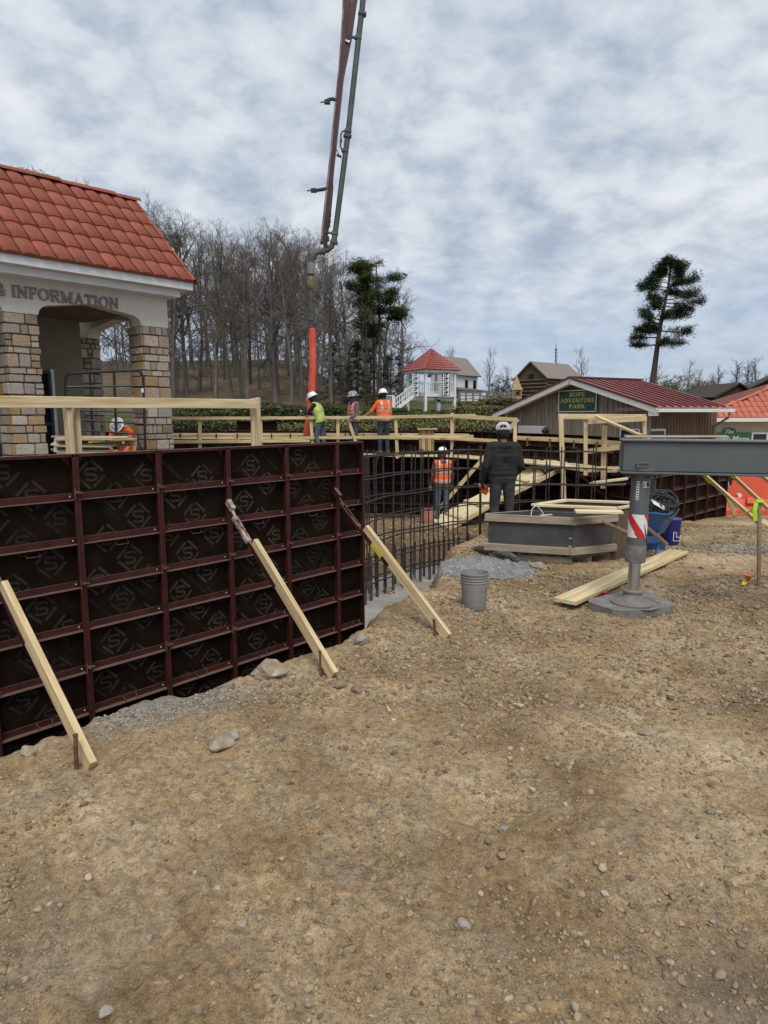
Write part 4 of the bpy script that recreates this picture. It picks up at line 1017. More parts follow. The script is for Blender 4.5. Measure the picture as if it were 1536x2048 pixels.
# tools lying in the tub
tl = thing('hose_coil', 'thin white cable and black tool lying in the dark tub', 'cable', (BL + BB) / 2 + V((0, 0, zt - .08)))
mb = MB(); mb.tube([gz(1062, 1031, zt - .02), gz(1064, 1018, zt + .05), gz(1072, 1011, zt + .08), gz(1082, 1020, zt + .03), gz(1088, 1030, zt - .03)], .004, 6); mb.build('cable', MWHITE, tl)
mb = MB(); mb.tube([gz(1070, 1030, zt - .05), gz(1100, 1030, zt - .05), gz(1122, 1027, zt - .04)], [.014, .02, .024], 8); mb.build('tool_handle', MBLK, tl)
mb = MB(); mb.beam(gz(1080, 1031, zt - .03), gz(1104, 1029, zt - .03), .02, .012); mb.build('tool_blade', MWHITE, tl)

# ================================================================ buckets, concrete heap, odds and ends
MBKT = pmat('concrete_stained_grey_bucket', (.20, .20, .195), (.27, .265, .255), scale=6, rough=.65, spots=(.33, .32, .30), spot_scale=20, spot_lo=.66)
p = ground_pt(948, 1215); bucket('grey concrete stained bucket standing on the dirt left of the outrigger', (p.x, p.y, p.z), MBKT, h=.345, r0=.113, r1=.130, fill=.55)
MBLUE = pmat('royal_blue_bucket', (.012, .022, .16), rough=.4)
p = at(1338, 1094, 9.35); p.z = Gz(p.x, p.y); rb_ = bucket('royal blue bucket with lid behind the wheelbarrow', tuple(p), MBLUE, h=.36, r0=.125, r1=.145)
mb = MB(); mb.lathe([(.15, .36), (.152, .375), (.10, .385), (.0001, .385)], 24, M.Translation(p)); mb.build('lid', MBLUE, rb_, smooth=False)
mb = MB(); fr = (V((p.x + .035, p.y - .135, p.z + .08)), V((1, .2, 0)).normalized(), V((0, 0, 1)), V((.2, -1, 0)).normalized())
stroke_poly(mb, [(-.045, 0), (.055, 0), (.055, .05), (0, .05), (0, .12), (-.045, .12), (-.045, 0)], .008, fr, .004); mb.build('letter_outline', MWHITE, rb_)
# heap of wet concrete
MHEAP = pmat('fresh_grey_concrete', (.155, .153, .146), (.275, .27, .255), scale=9, rough=.85, bump=1.0, bscale=55, spots=(.40, .40, .39), spot_scale=30, spot_lo=.58)
def heap(name, c, rx, ry, h, seed, label, mat, n=72):
    vs = []; fs = []; X, Y = np.meshgrid(np.linspace(-1, 1, n), np.linspace(-1, 1, n), indexing='ij')
    R = np.sqrt(X ** 2 + Y ** 2) + .22 * fbm(X * 1.5 + seed, Y * 1.5, 3, seed)
    Z = h * np.clip(1 - R ** 1.6, -.3, 1) + h * .25 * fbm(X * 5, Y * 5, 3, seed + 1) + h * .16 * fbm(X * 22, Y * 22, 2, seed + 2)
    gx, gy = c.x + X * rx, c.y + Y * ry; gg = G(gx, gy); zz = np.where(Z < 0, gg - .05, gg + Z)
    vs = np.stack([gx, gy, zz], -1).reshape(-1, 3); idx = np.arange(n * n).reshape(n, n)
    fs = np.stack([idx[:-1, :-1], idx[1:, :-1], idx[1:, 1:], idx[:-1, 1:]], -1).reshape(-1, 4).tolist()
    me = mkmesh(name, vs.tolist(), fs, mat, smooth=True); o = place(bpy.data.objects.new(name, me)); return tag(o, label, 'heap', None, 'thing')
heap('concrete_heap', gz(972, 1142), .62, .36, .17, 3, 'mound of fresh grey concrete dumped beside the bars', MHEAP)
heap('concrete_crumbs', gz(1050, 1130), .2, .12, .05, 9, 'crumbs of grey concrete in front of the tub corner', MHEAP, 26)
MSOCK = pmat('dark_wet_fabric', (.035, .038, .04), (.12, .12, .12), scale=18, rough=.6, bump=.6, bscale=60)
sk = thing('fabric_roll', 'dark wet crumpled fabric hose between the concrete mound and the tub', 'hose', gz(1005, 1105)); mb = MB()
pts = [gz(950, 1097, .06), gz(975, 1099, .09), gz(995, 1103, .10), gz(1012, 1108, .08), gz(1032, 1117, .05)]
mb.tube(pts, [.03, .055, .06, .055, .035], 10); mb.build('sleeve', MSOCK, sk, smooth=True); mb = MB(); mb.tube([gz(1020, 1112, .05), gz(1036, 1121, .04), gz(1044, 1124, .02)], [.04, .04, .02], 8); mb.build('torn_end', MSOCK, sk, smooth=True)
# splinters of wood
for i, (a, b, w, lab) in enumerate((((771, 1411), (789, 1446), .03, 'long pale wood splinter on the dirt below the right hand brace'), ((1024, 1411), (1044, 1416), .035, 'pale wood scrap on the dirt in front of the grey bucket'), ((1052, 1578), (1068, 1586), .018, 'thin pale wood chip on the dirt right of the dark stain'), ((1443, 1523), (1461, 1522), .02, 'pale wood chip low on the right side of the dirt'), ((1088, 1140), (1100, 1136), .03, 'small pale wood chip near the tub corner'))):
    p, q = ground_pt(*a), ground_pt(*b); e = (q - p); s = V((-e.y, e.x, 0)).normalized() * w * .5
    m = MB(); m.add([p + V((0, 0, .006)), p.lerp(q, .6) + s + V((0, 0, .008)), q + s * .9 + V((0, 0, .008)), q - s + V((0, 0, .008)), p.lerp(q, .5) - s * .5 + V((0, 0, .008)), p + V((0, 0, .016)), p.lerp(q, .6) + s + V((0, 0, .02)), q + s * .9 + V((0, 0, .02)), q - s + V((0, 0, .02)), p.lerp(q, .5) - s * .5 + V((0, 0, .02))],
        [[4, 3, 2, 1, 0], [5, 6, 7, 8, 9], [0, 1, 6, 5], [1, 2, 7, 6], [2, 3, 8, 7], [3, 4, 9, 8], [4, 0, 5, 9]]); tag(m.build('wood_splinter', MLUM), lab, 'wood chip', None, 'thing')

# ================================================================ wheelbarrow full of cables
MWB = pmat('blue_wheelbarrow_paint', (.022, .075, .21), (.03, .095, .25), scale=6, rough=.45, spots=(.10, .13, .17), spot_scale=14, spot_lo=.66)
MWBG = pmat('grey_blue_tray', (.05, .09, .17), (.13, .155, .19), scale=5, rough=.5)
MHAND = pmat('handle_wood', (.20, .12, .065), (.30, .19, .11), scale=5, rough=.7, stretch=(.6, 8, 8))
wbd = 8.75
wb = thing('wheelbarrow', 'blue wheelbarrow with wooden handles behind the outrigger leg', 'wheelbarrow', at(1290, 1110, wbd))
k = wbd * 1.03 / F
T0 = at(1298, 1018, wbd + .15)
def W(px, py, d=wbd): return at(px, py, d)
rim = [W(1236, 1020, wbd - .05), W(1292, 1031, wbd - .42), W(1335, 1030, wbd - .38), W(1357, 1017, wbd + .05), W(1345, 1009, wbd + .45), W(1262, 1009, wbd + .42)]
cz = sum(rim, V()) / 6
for r_ in rim: r_.z = cz.z + (.02 if r_.x < cz.x else -.01)
bot = [cz + (r_ - cz) * .58 + V((-.02, 0, -.30)) for r_ in rim]
mb = MB(); n = len(rim)
mb.add(rim + bot, [[i, n + i, n + (i + 1) % n, (i + 1) % n] for i in range(n)] + [[n + i for i in range(n)]])
inn = [cz + (r_ - cz) * .97 for r_ in rim]; inb = [q + V((0, 0, .012)) for q in [cz + (b_ - cz) * .96 for b_ in bot]]
mb.add(inn + inb, [[i, (i + 1) % n, n + (i + 1) % n, n + i] for i in range(n)] + [[n + i for i in range(n)][::-1]]); tray = mb.build('tray', MWB, wb)
mb = MB(); mb.tube(rim + [rim[0]], .014, 8); mb.build('tray_rim', MWB, wb)
h1 = [W(1205, 1043, 7.75), W(1244, 1061, 7.95), W(1290, 1082, 8.2)]; h2 = [W(1292, 1054, 8.0), W(1333, 1088, 8.5)]
for hh in (h1, h2):
    mb = MB(); mb.tube([hh[0], hh[0].lerp(hh[-1], .12), hh[0].lerp(hh[-1], .3), hh[-1]], [.016, .022, .024, .024], 8); mb.build('wooden_handle', MHAND, wb)
for (x0, x1) in ((1283, 1287), (1316, 1312)):
    b = W(x1, 1114, 8.35); b.z = Gz(b.x, b.y); t = W(x0, 1066, 8.5)
    mb = MB(); mb.tube([t, t.lerp(b, .5) + V((.015, 0, 0)), b + V((0, 0, .03)), b + V((-.05, 0, .01))], .022, 8); mb.build('leg', MWB, wb)
mb = MB(); mb.beam(W(1272, 1079, 8.45), W(1320, 1079, 8.45), .03, .09); mb.build('cross_brace', MWB, wb)
mb = MB(); mb.beam(W(1240, 1090, 8.9), W(1330, 1090, 8.9), .03, .12); mb.build('undercarriage', MWB, wb)
wc = W(1300, 1095, 9.1); wc.z = Gz(wc.x, wc.y) + .18
mb = MB(); mb.lathe([(.10, -.04), (.17, -.045), (.185, -.02), (.185, .02), (.17, .045), (.10, .04)], 22, M.Translation(wc) @ M.Rotation(rad(90), 4, 'X') @ M.Rotation(.3, 4, 'X')); wh = mb.build('wheel', MBLK, wb)
MLOGO = pmat('faded_logo_white', (.4, .45, .5), rough=.5); lg = thing('x', 'x', 'x') if False else None
mb = MB()
c_, e_ = rim[2].lerp(bot[2], .42), rim[3].lerp(bot[3], .42); fx = (e_ - c_).normalized(); fz = (rim[2] - bot[2]).normalized(); fn = fx.cross(fz); fn = fn if fn.y < 0 else -fn
for k_, pts in enumerate((((.05, 0), (.07, .03), (.10, .032)), ((.09, .005), (.11, .03), (.13, .012), (.15, .034)), ((.14, .004), (.17, .03), (.19, .036)))): stroke_poly(mb, pts, .009, (c_, fx, fz, fn), .006)
mb.build('scribbled_logo', MLOGO, tray)
# cables
cb = thing('cable_coil', 'tangled coil of black cables with a white tag heaped in the wheelbarrow', 'cable', cz)
MCAB = pmat('black_cable', (.014, .014, .015), (.03, .03, .03), scale=9, rough=.5)
for i in range(26):
    mb = MB(); pts = []; rx, ry = random.uniform(.10, .21), random.uniform(.07, .16); ox, oy, oz = random.uniform(-.02, .09), random.uniform(-.16, .06), random.uniform(-.02, .14); tlt = random.uniform(-.7, .7); ph = random.uniform(0, 6.28)
    for j in range(22):
        a = ph + j / 21 * random.uniform(5.2, 6.3) if j == -1 else ph + j / 21 * 5.9
        pts.append(cz + V((.06 + ox + rx * math.cos(a), oy + ry * math.sin(a), max(-.12, .03 + oz + rx * math.cos(a) * math.sin(tlt) * .6 + ry * math.sin(a) * .75))))
    mb.tube(pts, .011, 5); mb.build('cable_loop', MCAB, cb)
for i in range(7):
    mb = MB(); a = W(1292 + i * 7, 1005 - 3 * (i % 3), wbd - .3); mb.tube([a, a + V((.01, -.05, -.10)), a + V((.02 * (i % 2) - .01, -.03, -.2))], .010, 5); mb.build('cable_loop', MCAB, cb)
mb = MB(); a, b_ = W(1305, 1003, wbd - .35), W(1330, 1017, wbd - .3); mb.beam(a, b_, .10, .004, (0, -.6, 1)); mb.build('paper_tag', MWHITE, cb)

# ================================================================ right edge
MSTK = pmat('grey_brown_stake', (.20, .145, .085), (.32, .24, .15), scale=5, rough=.85, stretch=(8, 8, .6), rnd=.05)
MHIV = pmat('hi_vis_ribbon', (.42, .72, .03), rough=.6)
st = thing('survey_stake', 'tall wooden survey stake with lime ribbon at the right edge', 'stake', gz(1518, 1176))
b = gz(1518, 1176); d = b.y; t = at(1519, 999, d)
board('shaft', t, b - V((0, 0, .05)), (.3, -1, 0), .04, .022, MSTK, st)
mb = MB(); mb.tube([at(1512, 1003, d - .02), at(1526, 1004, d - .03), at(1524, 1000, d + .02), at(1512, 1002, d + .02)], .016, 6); mb.build('ribbon_knot', MHIV, st)
def ribbon(pts, w, mat, name, par, n=(0, -1, 0)):
    mb = MB(); fr = None; P = [V(p) for p in pts]; vs = []
    for i, p in enumerate(P):
        t = (P[min(i + 1, len(P) - 1)] - P[max(0, i - 1)]).normalized(); s = t.cross(V(n)).normalized() * w / 2; vs += [p + s, p - s]
    fs = [[2 * i, 2 * i + 1, 2 * i + 3, 2 * i + 2] for i in range(len(P) - 1)]
    off = V(n).normalized() * .0015
    mb.add(vs, fs); mb.add([v - off for v in vs], [f[::-1] for f in fs]); return mb.build(name, mat, par)
ribbon([at(1513, 1004, d - .03), at(1510, 1020, d - .04), at(1511, 1042, d - .03)], .045, MHIV, 'ribbon_tail', st)
ribbon([at(1512, 1004, d - .02), at(1506, 1016, d), at(1498, 1024, d + .02), at(1490, 1024, d + .05)], .018, MHIV, 'ribbon_tail', st)
MORC = pmat('orange_plastic', (.62, .12, .04), rough=.5)
b = gz(1496, 1172); d = b.y
oc = thing('capped_pin', 'orange square capped pin with yellow ribbon beside the survey stake', 'marker', b)
mb = MB(); mb.tube([b - V((0, 0, .03)), at(1497, 1150, d)], .009, 8); mb.build('pin', MRUST, oc)
mb = MB(); c = at(1497, 1151, d); mb.lathe([(.018, -.05), (.026, -.035), (.03, -.005)], 12, M.Translation(c)); mb.box(c + V((0, 0, .004)), (.105, .105, .012), M.Rotation(.5, 3, 'Z'), bev=.003); mb.build('cap', MORC, oc)
ribbon([b + V((-.005, -.01, .05)), b + V((-.06, -.03, .035)), b + V((-.085, -.03, .02)), b + V((-.11, -.02, .02))], .03, pmat('yellow_ribbon', (.75, .68, .03), rough=.6), 'ribbon', oc, (0, -.4, 1))
ribbon([b + V((-.01, .01, .06)), b + V((-.05, -.01, .05)), b + V((-.09, -.05, .012))], .022, bpy.data.materials['yellow_ribbon'], 'ribbon', oc, (0, -.6, 1))
# braces of the right hand forms
def rbrace(p, q, dp, dq, label, yl=False):
    r = thing('wall_brace', label, 'brace', at(*q, dq), 0, 'braces propping the right hand forms'); a, b = at(*p, dp), at(*q, dq)
    plank('timber', a, b, .038, .089, MLUM, r, up=(0, -.8, .6))
    e = (b - a).normalized(); mb = MB(); mb.beam(a - e * .25 + V((0, 0, -.07)), a + e * .28 + V((0, 0, -.07)), .04, .02); mb.build('shoe_plate', MSTEELR, r)
    mb = MB(); mb.box(a + e * .17 + V((0, -.03, -.06)), (.18, .02, .07), frame(a, b)[0].to_3x3()); mb.build('yellow_sticker', MYEL, r)
rbrace((1404, 946), (1522, 1050), 13.6, 12.2, 'first slanting brace at the right, passing behind the lime ribbon')
rbrace((1452, 938), (1560, 1040), 14.6, 13.2, 'second slanting brace at the right, in front of the orange barrier')
rbrace((1500, 934), (1600, 1010), 15.2, 14.0, 'third slanting brace at the right edge of the picture')
# diagonal foot brace and boards by the barrier
fb = thing('foot_board', 'short pale board propped between brace and ground by the orange barrier', 'board', at(1470, 1032, 14)); board('board', at(1455, 990, 13.6), at(1471, 1033, 13.9), (0, -1, 0), .089, .038, MLUM, fb); board('string_board', at(1466, 1033, 13.9), at(1500, 1025, 13.5), (0, -1, 0), .03, .02, MLUM, fb)
tm = thing('timber', 'dark timber lying on the ground at the right edge', 'timber', at(1540, 1062, 11.6)); board('beam', at(1524, 1062, 11.6), at(1600, 1072, 11.0), (0, 0, 1), .09, .09, MLUMD, tm); board('upright_board', at(1524, 1042, 11.7), at(1560, 1062, 11.4), (0, -1, 0), .089, .038, MLUM, tm)
MBAR = pmat('orange_red_barrier_plastic', (.60, .075, .03), (.66, .10, .045), scale=3, rough=.5)
MBARW = pmat('white_barrier_plastic', (.66, .65, .63), (.6, .59, .57), scale=3, rough=.5)
def barrier(x0, x1, ybase, dd, mat, label):
    a, b = at(x0, ybase, dd), at(x1, ybase, dd); zg = a.z; r = thing('road_barrier', label, 'barrier', a.lerp(b, .5))
    L_ = (b - a).length
    prof = [(-.30, 0), (-.30, .16), (-.16, .42), (-.11, .86), (-.09, 1.02), (.09, 1.02), (.11, .86), (.16, .42), (.30, .16), (.30, 0)]
    mb = MB(); mb.prism([(y, z) for y, z in prof], a, (0, 1, 0), (0, 0, 1), (b - a).normalized(), L_); mb.build('body', mat, r)
    for t in (.25, .6):
        mb = MB(); mb.prism([(-.14, 0), (.14, 0), (.10, .16), (-.10, .16)], a.lerp(b, t) + V((0, -.285, .34)), (1, 0, 0), (0, .5, .86), (0, -1, 0), .03); mb.build('moulded_recess', mat, r)
    mb = MB(); mb.box(a + V((.02, -.1, .55)), (.05, .12, .2)); mb.build('connector', mat, r)
    mb = MB(); mb.tube([a.lerp(b, .34) + V((0, -.16, .52)), a.lerp(b, .34) + V((0, -.235, .52))], .05, 12); mb.build('drain_plug', MWHITE if mat is MBAR else MBAR, r)
barrier(1436, 1526, 1031, 16.2, MBAR, 'orange red plastic road barrier behind the right hand braces')
barrier(1529, 1640, 1026, 16.6, MBARW, 'white plastic road barrier at the right edge')
dk = thing('jacket', 'dark jacket hung over the end of the orange barrier', 'jacket', at(1459, 960, 15.8)); mb = MB(); mb.prism([(-.09, -.12), (.04, -.15), (.07, -.05), (.05, .2), (-.04, .22), (-.08, .06)], at(1459, 960, 15.7), (1, 0, 0), (0, 0, 1), (0, 1, 0), .08); mb.build('cloth', MBLACKP, dk); mb = MB(); mb.beam(at(1453, 952, 15.6), at(1459, 975, 15.6), .03, .01); mb.build('reflective_stripe', MWHITE, dk)
# ================================================================ letters with thick and thin strokes and slab serifs
def arc(cx, cy, rx, ry, a0, a1, n=14): return [(cx + rx * math.cos(rad(a0 + (a1 - a0) * i / n)), cy + ry * math.sin(rad(a0 + (a1 - a0) * i / n))) for i in range(n + 1)]
TK, TN = .20, .10
GL = {   # width, [(points, stroke width)], [(x, y) serif centres]
 'I': (.36, [([(.18, 0), (.18, 1)], TK)], [(.18, 0), (.18, 1)]),
 'N': (.90, [([(.16, 0), (.16, 1)], TN), ([(.14, .97), (.74, .03)], TK), ([(.74, 0), (.74, 1)], TN)], [(.16, 0), (.12, 1), (.74, 1)]),
 'F': (.68, [([(.18, 0), (.18, 1)], TK), ([(.18, .965), (.62, .965)], TN), ([(.18, .53), (.5, .53)], TN), ([(.60, 1), (.60, .76)], TN), ([(.49, .64), (.49, .42)], TN)], [(.18, 0), (.12, 1)]),
 'O': (.96, [(arc(.48, .5, .38, .46, 50, 130), TN), (arc(.48, .5, .37, .46, 130, 230), TK), (arc(.48, .5, .38, .46, 230, 310), TN), (arc(.48, .5, .37, .46, -50, 50), TK)], []),
 'R': (.84, [([(.18, 0), (.18, 1)], TK), ([(.18, .965), (.5, .965)], TN), (arc(.48, .75, .21, .215, 90, -90), TK * .9), ([(.18, .535), (.5, .535)], TN), ([(.46, .5), (.74, .03)], TK)], [(.18, 0), (.12, 1), (.76, 0)]),
 'M': (1.06, [([(.16, 0), (.16, 1)], TN), ([(.15, .97), (.53, .06)], TK), ([(.53, .06), (.9, .97)], TN), ([(.89, 0), (.89, 1)], TK)], [(.16, 0), (.12, 1), (.89, 0), (.93, 1)]),
 'A': (.92, [([(.14, .02), (.47, 1)], TN), ([(.44, 1), (.79, .02)], TK), ([(.27, .34), (.66, .34)], TN)], [(.14, 0), (.79, 0)]),
 'T': (.80, [([(.40, 0), (.40, 1)], TK), ([(.05, .965), (.75, .965)], TN), ([(.075, 1), (.075, .74)], TN), ([(.725, 1), (.725, .74)], TN)], [(.40, 0)]),
 'E': (.72, [([(.18, 0), (.18, 1)], TK), ([(.18, .965), (.64, .965)], TN), ([(.18, .52), (.5, .52)], TN), ([(.18, .035), (.66, .035)], TN), ([(.62, 1), (.62, .77)], TN), ([(.65, 0), (.65, .25)], TN), ([(.5, .63), (.5, .41)], TN)], [(.12, 0), (.12, 1)]),
 'P': (.78, [([(.18, 0), (.18, 1)], TK), ([(.18, .965), (.48, .965)], TN), (arc(.46, .72, .22, .245, 90, -90), TK * .9), ([(.18, .475), (.48, .475)], TN)], [(.18, 0), (.12, 1)]),
 'D': (.88, [([(.18, 0), (.18, 1)], TK), ([(.18, .965), (.42, .965)], TN), (arc(.40, .5, .36, .465, 90, -90), TK), ([(.18, .035), (.42, .035)], TN)], [(.12, 0), (.12, 1)]),
 'V': (.88, [([(.12, .98), (.44, 0)], TK), ([(.44, 0), (.76, .98)], TN)], [(.12, 1), (.76, 1)]),
 'U': (.88, [([(.18, 1), (.18, .32)], TK), (arc(.44, .32, .26, .285, 180, 360), TK * .75), ([(.70, .32), (.70, 1)], TN)], [(.18, 1), (.70, 1)]),
 'K': (.86, [([(.18, 0), (.18, 1)], TK), ([(.24, .42), (.66, .98)], TN), ([(.36, .56), (.74, .03)], TK)], [(.18, 0), (.18, 1), (.68, 1), (.76, 0)]),
 '&': (.90, [(arc(.40, .76, .17, .20, -60, 240), TN * 1.4), ([(.30, .60), (.74, .04)], TK), (arc(.36, .27, .26, .25, 110, 350), TN * 1.5), ([(.62, .22), (.74, .52)], TN)], []),
 ' ': (.42, [], []),
}
def word_width(s, tr=.06): return sum(GL[c][0] + tr for c in s) - tr
def letter_mesh(ch, hgt, depth, mat, wx=1.0):
    mb = MB(); w, strokes, serifs = GL[ch]
    def strip(pts, sw, k):
        P = [V((a * wx, b, 0)) * hgt for a, b in pts]; sw *= hgt; L_ = []
        for i, p in enumerate(P):
            t = (P[min(i + 1, len(P) - 1)] - P[max(0, i - 1)]).normalized(); q = V((-t.y, t.x, 0)) * sw / 2; L_ += [p + q, p - q]
        n = len(L_); d = depth + .0006 * k; o = len(mb.v)
        vs = [V((v.x, -d, v.y)) for v in L_] + [V((v.x, 0, v.y)) for v in L_]; fs = []
        for i in range(len(P) - 1):
            a, b, c, e = 2 * i, 2 * i + 1, 2 * i + 3, 2 * i + 2
            fs += [[a, b, c, e], [n + e, n + c, n + b, n + a], [a, e, n + e, n + a], [c, b, n + b, n + c]]
        fs += [[1, 0, n, n + 1], [n - 2, n - 1, 2 * n - 1, 2 * n - 2]]
        mb.add(vs, fs)
    k = 0
    for pts, sw in strokes: strip(pts, sw, k); k += 1
    for (x, y) in serifs: yy = .035 if y == 0 else .965; strip([(x - .155, yy), (x + .155, yy)], .07, k); k += 1
    return mkmesh('letter', mb.v, mb.f, mat)
def lettering(s, parent, mw, hgt, depth, mat, centred=True, name='letter', wx=1.0, tr=.06):
    x = -word_width(s, tr) * wx * hgt / 2 if centred else 0; cache = {}
    for ch in s:
        if ch != ' ':
            if ch not in cache: cache[ch] = letter_mesh(ch, hgt, depth, mat, wx)
            inst(name, cache[ch], parent, mw @ M.Translation((x, 0, 0)))
        x += (GL[ch][0] + tr) * wx * hgt
    return x

# ================================================================ stone pillared visitor building on the left
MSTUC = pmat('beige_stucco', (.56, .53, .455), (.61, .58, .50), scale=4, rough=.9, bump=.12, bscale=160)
MTRIM = pmat('white_trim', (.70, .70, .67), (.60, .60, .575), scale=3, rough=.6, stretch=(1, 1, 3))
MTILE = pmat('terracotta_roof_tile', (.235, .060, .034), (.30, .084, .050), scale=2.2, rough=.62, rnd=.09, bump=.1, spec=.3, spots=(.20, .06, .04), spot_scale=9, spot_lo=.66)
MTILEB = pmat('roof_underlay', (.16, .035, .018), rough=.7)
MLETT = pmat('grey_brown_letters', (.17, .145, .12), (.22, .19, .16), scale=10, rough=.6)
MGLASS = pmat('dark_window_glass', (.012, .015, .018), rough=.06, spec=.6)
MDARKM = pmat('dark_door_metal', (.016, .017, .018), rough=.4)
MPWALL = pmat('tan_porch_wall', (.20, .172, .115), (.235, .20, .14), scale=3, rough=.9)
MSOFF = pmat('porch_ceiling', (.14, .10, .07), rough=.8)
pal_st = [(.46, .37, .28), (.58, .50, .39), (.35, .29, .23), (.54, .37, .22), (.50, .44, .38), (.64, .57, .47), (.38, .345, .32), (.52, .39, .31), (.50, .33, .14), (.24, .215, .20)]
MSTONE = pmat('ashlar_stone', (0, 0, 0), palette=pal_st, c2=(.62, .6, .58), scale=7, rough=.9, bump=1.0, bscale=22, spec=.25)
MMORT = pmat('dark_mortar', (.10, .075, .055), rough=.95)
FP = at(337, 655, 16.0); FP = V((FP.x, FP.y, 0))
GB = .62                                         # porch floor height
n_ = WNV; u_ = WU
bld = thing('visitor_building', 'beige visitor building with stone pillars, terracotta tile roof and raised INFORMATION lettering', 'building', (FP.x, FP.y, GB))
def fpt(s, o, z): p = FP + u_ * s + n_ * o; return V((p.x, p.y, z))       # s along the front (0 = right edge of the end pillar), o towards the viewer
ZP = onp(337, 656, FP, n_).z                     # pillar top
SP = 2.86; PW = .66
blockvar = []
for i in range(7):
    vs, fs = boxgeo((1, 1, 1), .07); r_ = random.Random(i)
    vs = [(x * (1 + r_.uniform(-.035, .035)), y * (1 + r_.uniform(-.10, .10)), z * (1 + r_.uniform(-.05, .05))) for x, y, z in vs]
    blockvar.append(mkmesh('stone', vs, fs, MSTONE))
def pillar(s0, o0, label_rnd, zt, faces='fl'):
    rr = random.Random(label_rnd)
    c = fpt(s0 - PW / 2, o0 - PW / 2, 0)
    R_ = M(((u_.x, n_.x, 0), (u_.y, n_.y, 0), (0, 0, 1)))
    mb = MB(); mb.box((c.x, c.y, (GB + zt) / 2), (PW - .06, PW - .06, zt - GB), R_); core = mb.build('stone_pillar', MMORT, bld)
    z = GB; k = 0
    while z < zt - .01:
        h = min(rr.choice((.13, .16, .20, .24, .27)), zt - z)
        if zt - z - h < .09: h = zt - z
        for side in faces:
            ax, nx = {'f': (u_, n_), 'l': (-n_, -u_), 'r': (n_, u_), 'b': (-u_, -n_)}[side]
            x = -PW / 2 + (.0 if k % 2 == (side in 'fb') else .03); end = PW / 2 - (.03 if k % 2 == (side in 'fb') else 0)
            while x < end - .01:
                w = rr.uniform(.10, .34) * (1.15 if h > .2 else 1)
                if end - x - w < .10: w = end - x
                splits = 2 if (h > .22 and w < .2 and rr.random() < .6) else 1
                for q in range(splits):
                    hh = h / splits; d = .085 + rr.uniform(-.008, .012)
                    cc = c + ax * (x + w / 2) + nx * (PW / 2 - .035 + rr.uniform(-.004, .008)) + V((0, 0, z + hh * (q + .5)))
                    mw = mat_axes(cc, ax, nx, (0, 0, 1)); mw = mw @ M.Rotation(rr.uniform(-.02, .02), 4, 'Y') @ M.Diagonal((w - .024, d, hh - .024, 1))
                    inst('stone', rr.choice(blockvar), core, mw)
                x += w
        z += h; k += 1
    return core
pillar(0, 0, 1, ZP)
pillar(-SP, 0, 2, ZP)
pillar(0, -3.35, 3, ZP - .02)
pillar(-2 * SP, 0, 4, ZP, 'f')
# header wall with flattened arches
ZH = onp(337, 600, FP, n_).z + .12
def arch_poly(s0, s1):
    """opening between two pillars, along the front, from the left spring to the right one"""
    w = s1 - s0; r = .26; rv = .21; pts = [(s0, ZP)]
    for i in range(1, 7): a = rad(180 - 15 * i); pts.append((s0 + r + r * math.cos(a) * 1.0, ZP + rv * math.sin(a)))
    pts.append((s0 + w / 2, ZP + rv + .13))
    for i in range(0, 6): a = rad(90 - 15 * i); pts.append((s1 - r + r * math.cos(a), ZP + rv * math.sin(a)))
    pts.append((s1, ZP)); return pts
for side in ('front', 'end'):
    mb = MB()
    if side == 'front':
        pts = [(-3 * SP, ZP)]
        for k in (3, 2, 1): pts += arch_poly(-k * SP + .02, -(k - 1) * SP - PW - .02)[0:] if k != 3 else []
        bot = []
        for k in (2, 1): bot += arch_poly(-k * SP + .0, -(k - 1) * SP - PW)
        top_ = [(0.0, ZP), (0.0, ZH), (-3 * SP, ZH), (-3 * SP, ZP)]
        poly = [(-3 * SP, ZP)] + bot + top_[:3]
        mb.prism(poly, fpt(0, -.34, 0), u_, (0, 0, 1), n_, .32); fw_ = mb.build('header_wall', MSTUC, bld)
    else:
        D_ = 3.35; mb.prism([(-.02 - .33, ZP)] + [(-PW - (a - 0), z) for a, z in arch_poly(0, D_ - PW)] + [(-D_ - .0, ZP), (-D_ - .6, ZP), (-D_ - .6, ZH), (-.35, ZH)], fpt(-.02, 0, 0), n_, (0, 0, 1), -u_, .32); mb.build('header_wall', MSTUC, bld)
# raised lettering
xl = onp(24, 600, FP, n_); xr = onp(238, 617, FP, n_); s_l, s_r = (xl - FP).dot(u_), (xr - FP).dot(u_)
HL = onp(24, 572, FP, n_).z - onp(24, 596, FP, n_).z; zl = (onp(24, 597, FP, n_).z + onp(236, 615, FP, n_).z) / 2
wi = word_width('INFORMATION', .07); wx_ = (s_r - s_l) / (wi * HL)
mwL = mat_axes(fpt(s_l, -.018, zl), u_, -n_, (0, 0, 1))
lettering('INFORMATION', bld, mwL, HL, .035, MLETT, False, wx=wx_, tr=.07)
wa = (GL['&'][0] + .34) * wx_ * HL
lettering('&', bld, mat_axes(fpt(s_l - wa, -.018, zl), u_, -n_, (0, 0, 1)), HL, .035, MLETT, False, wx=wx_)
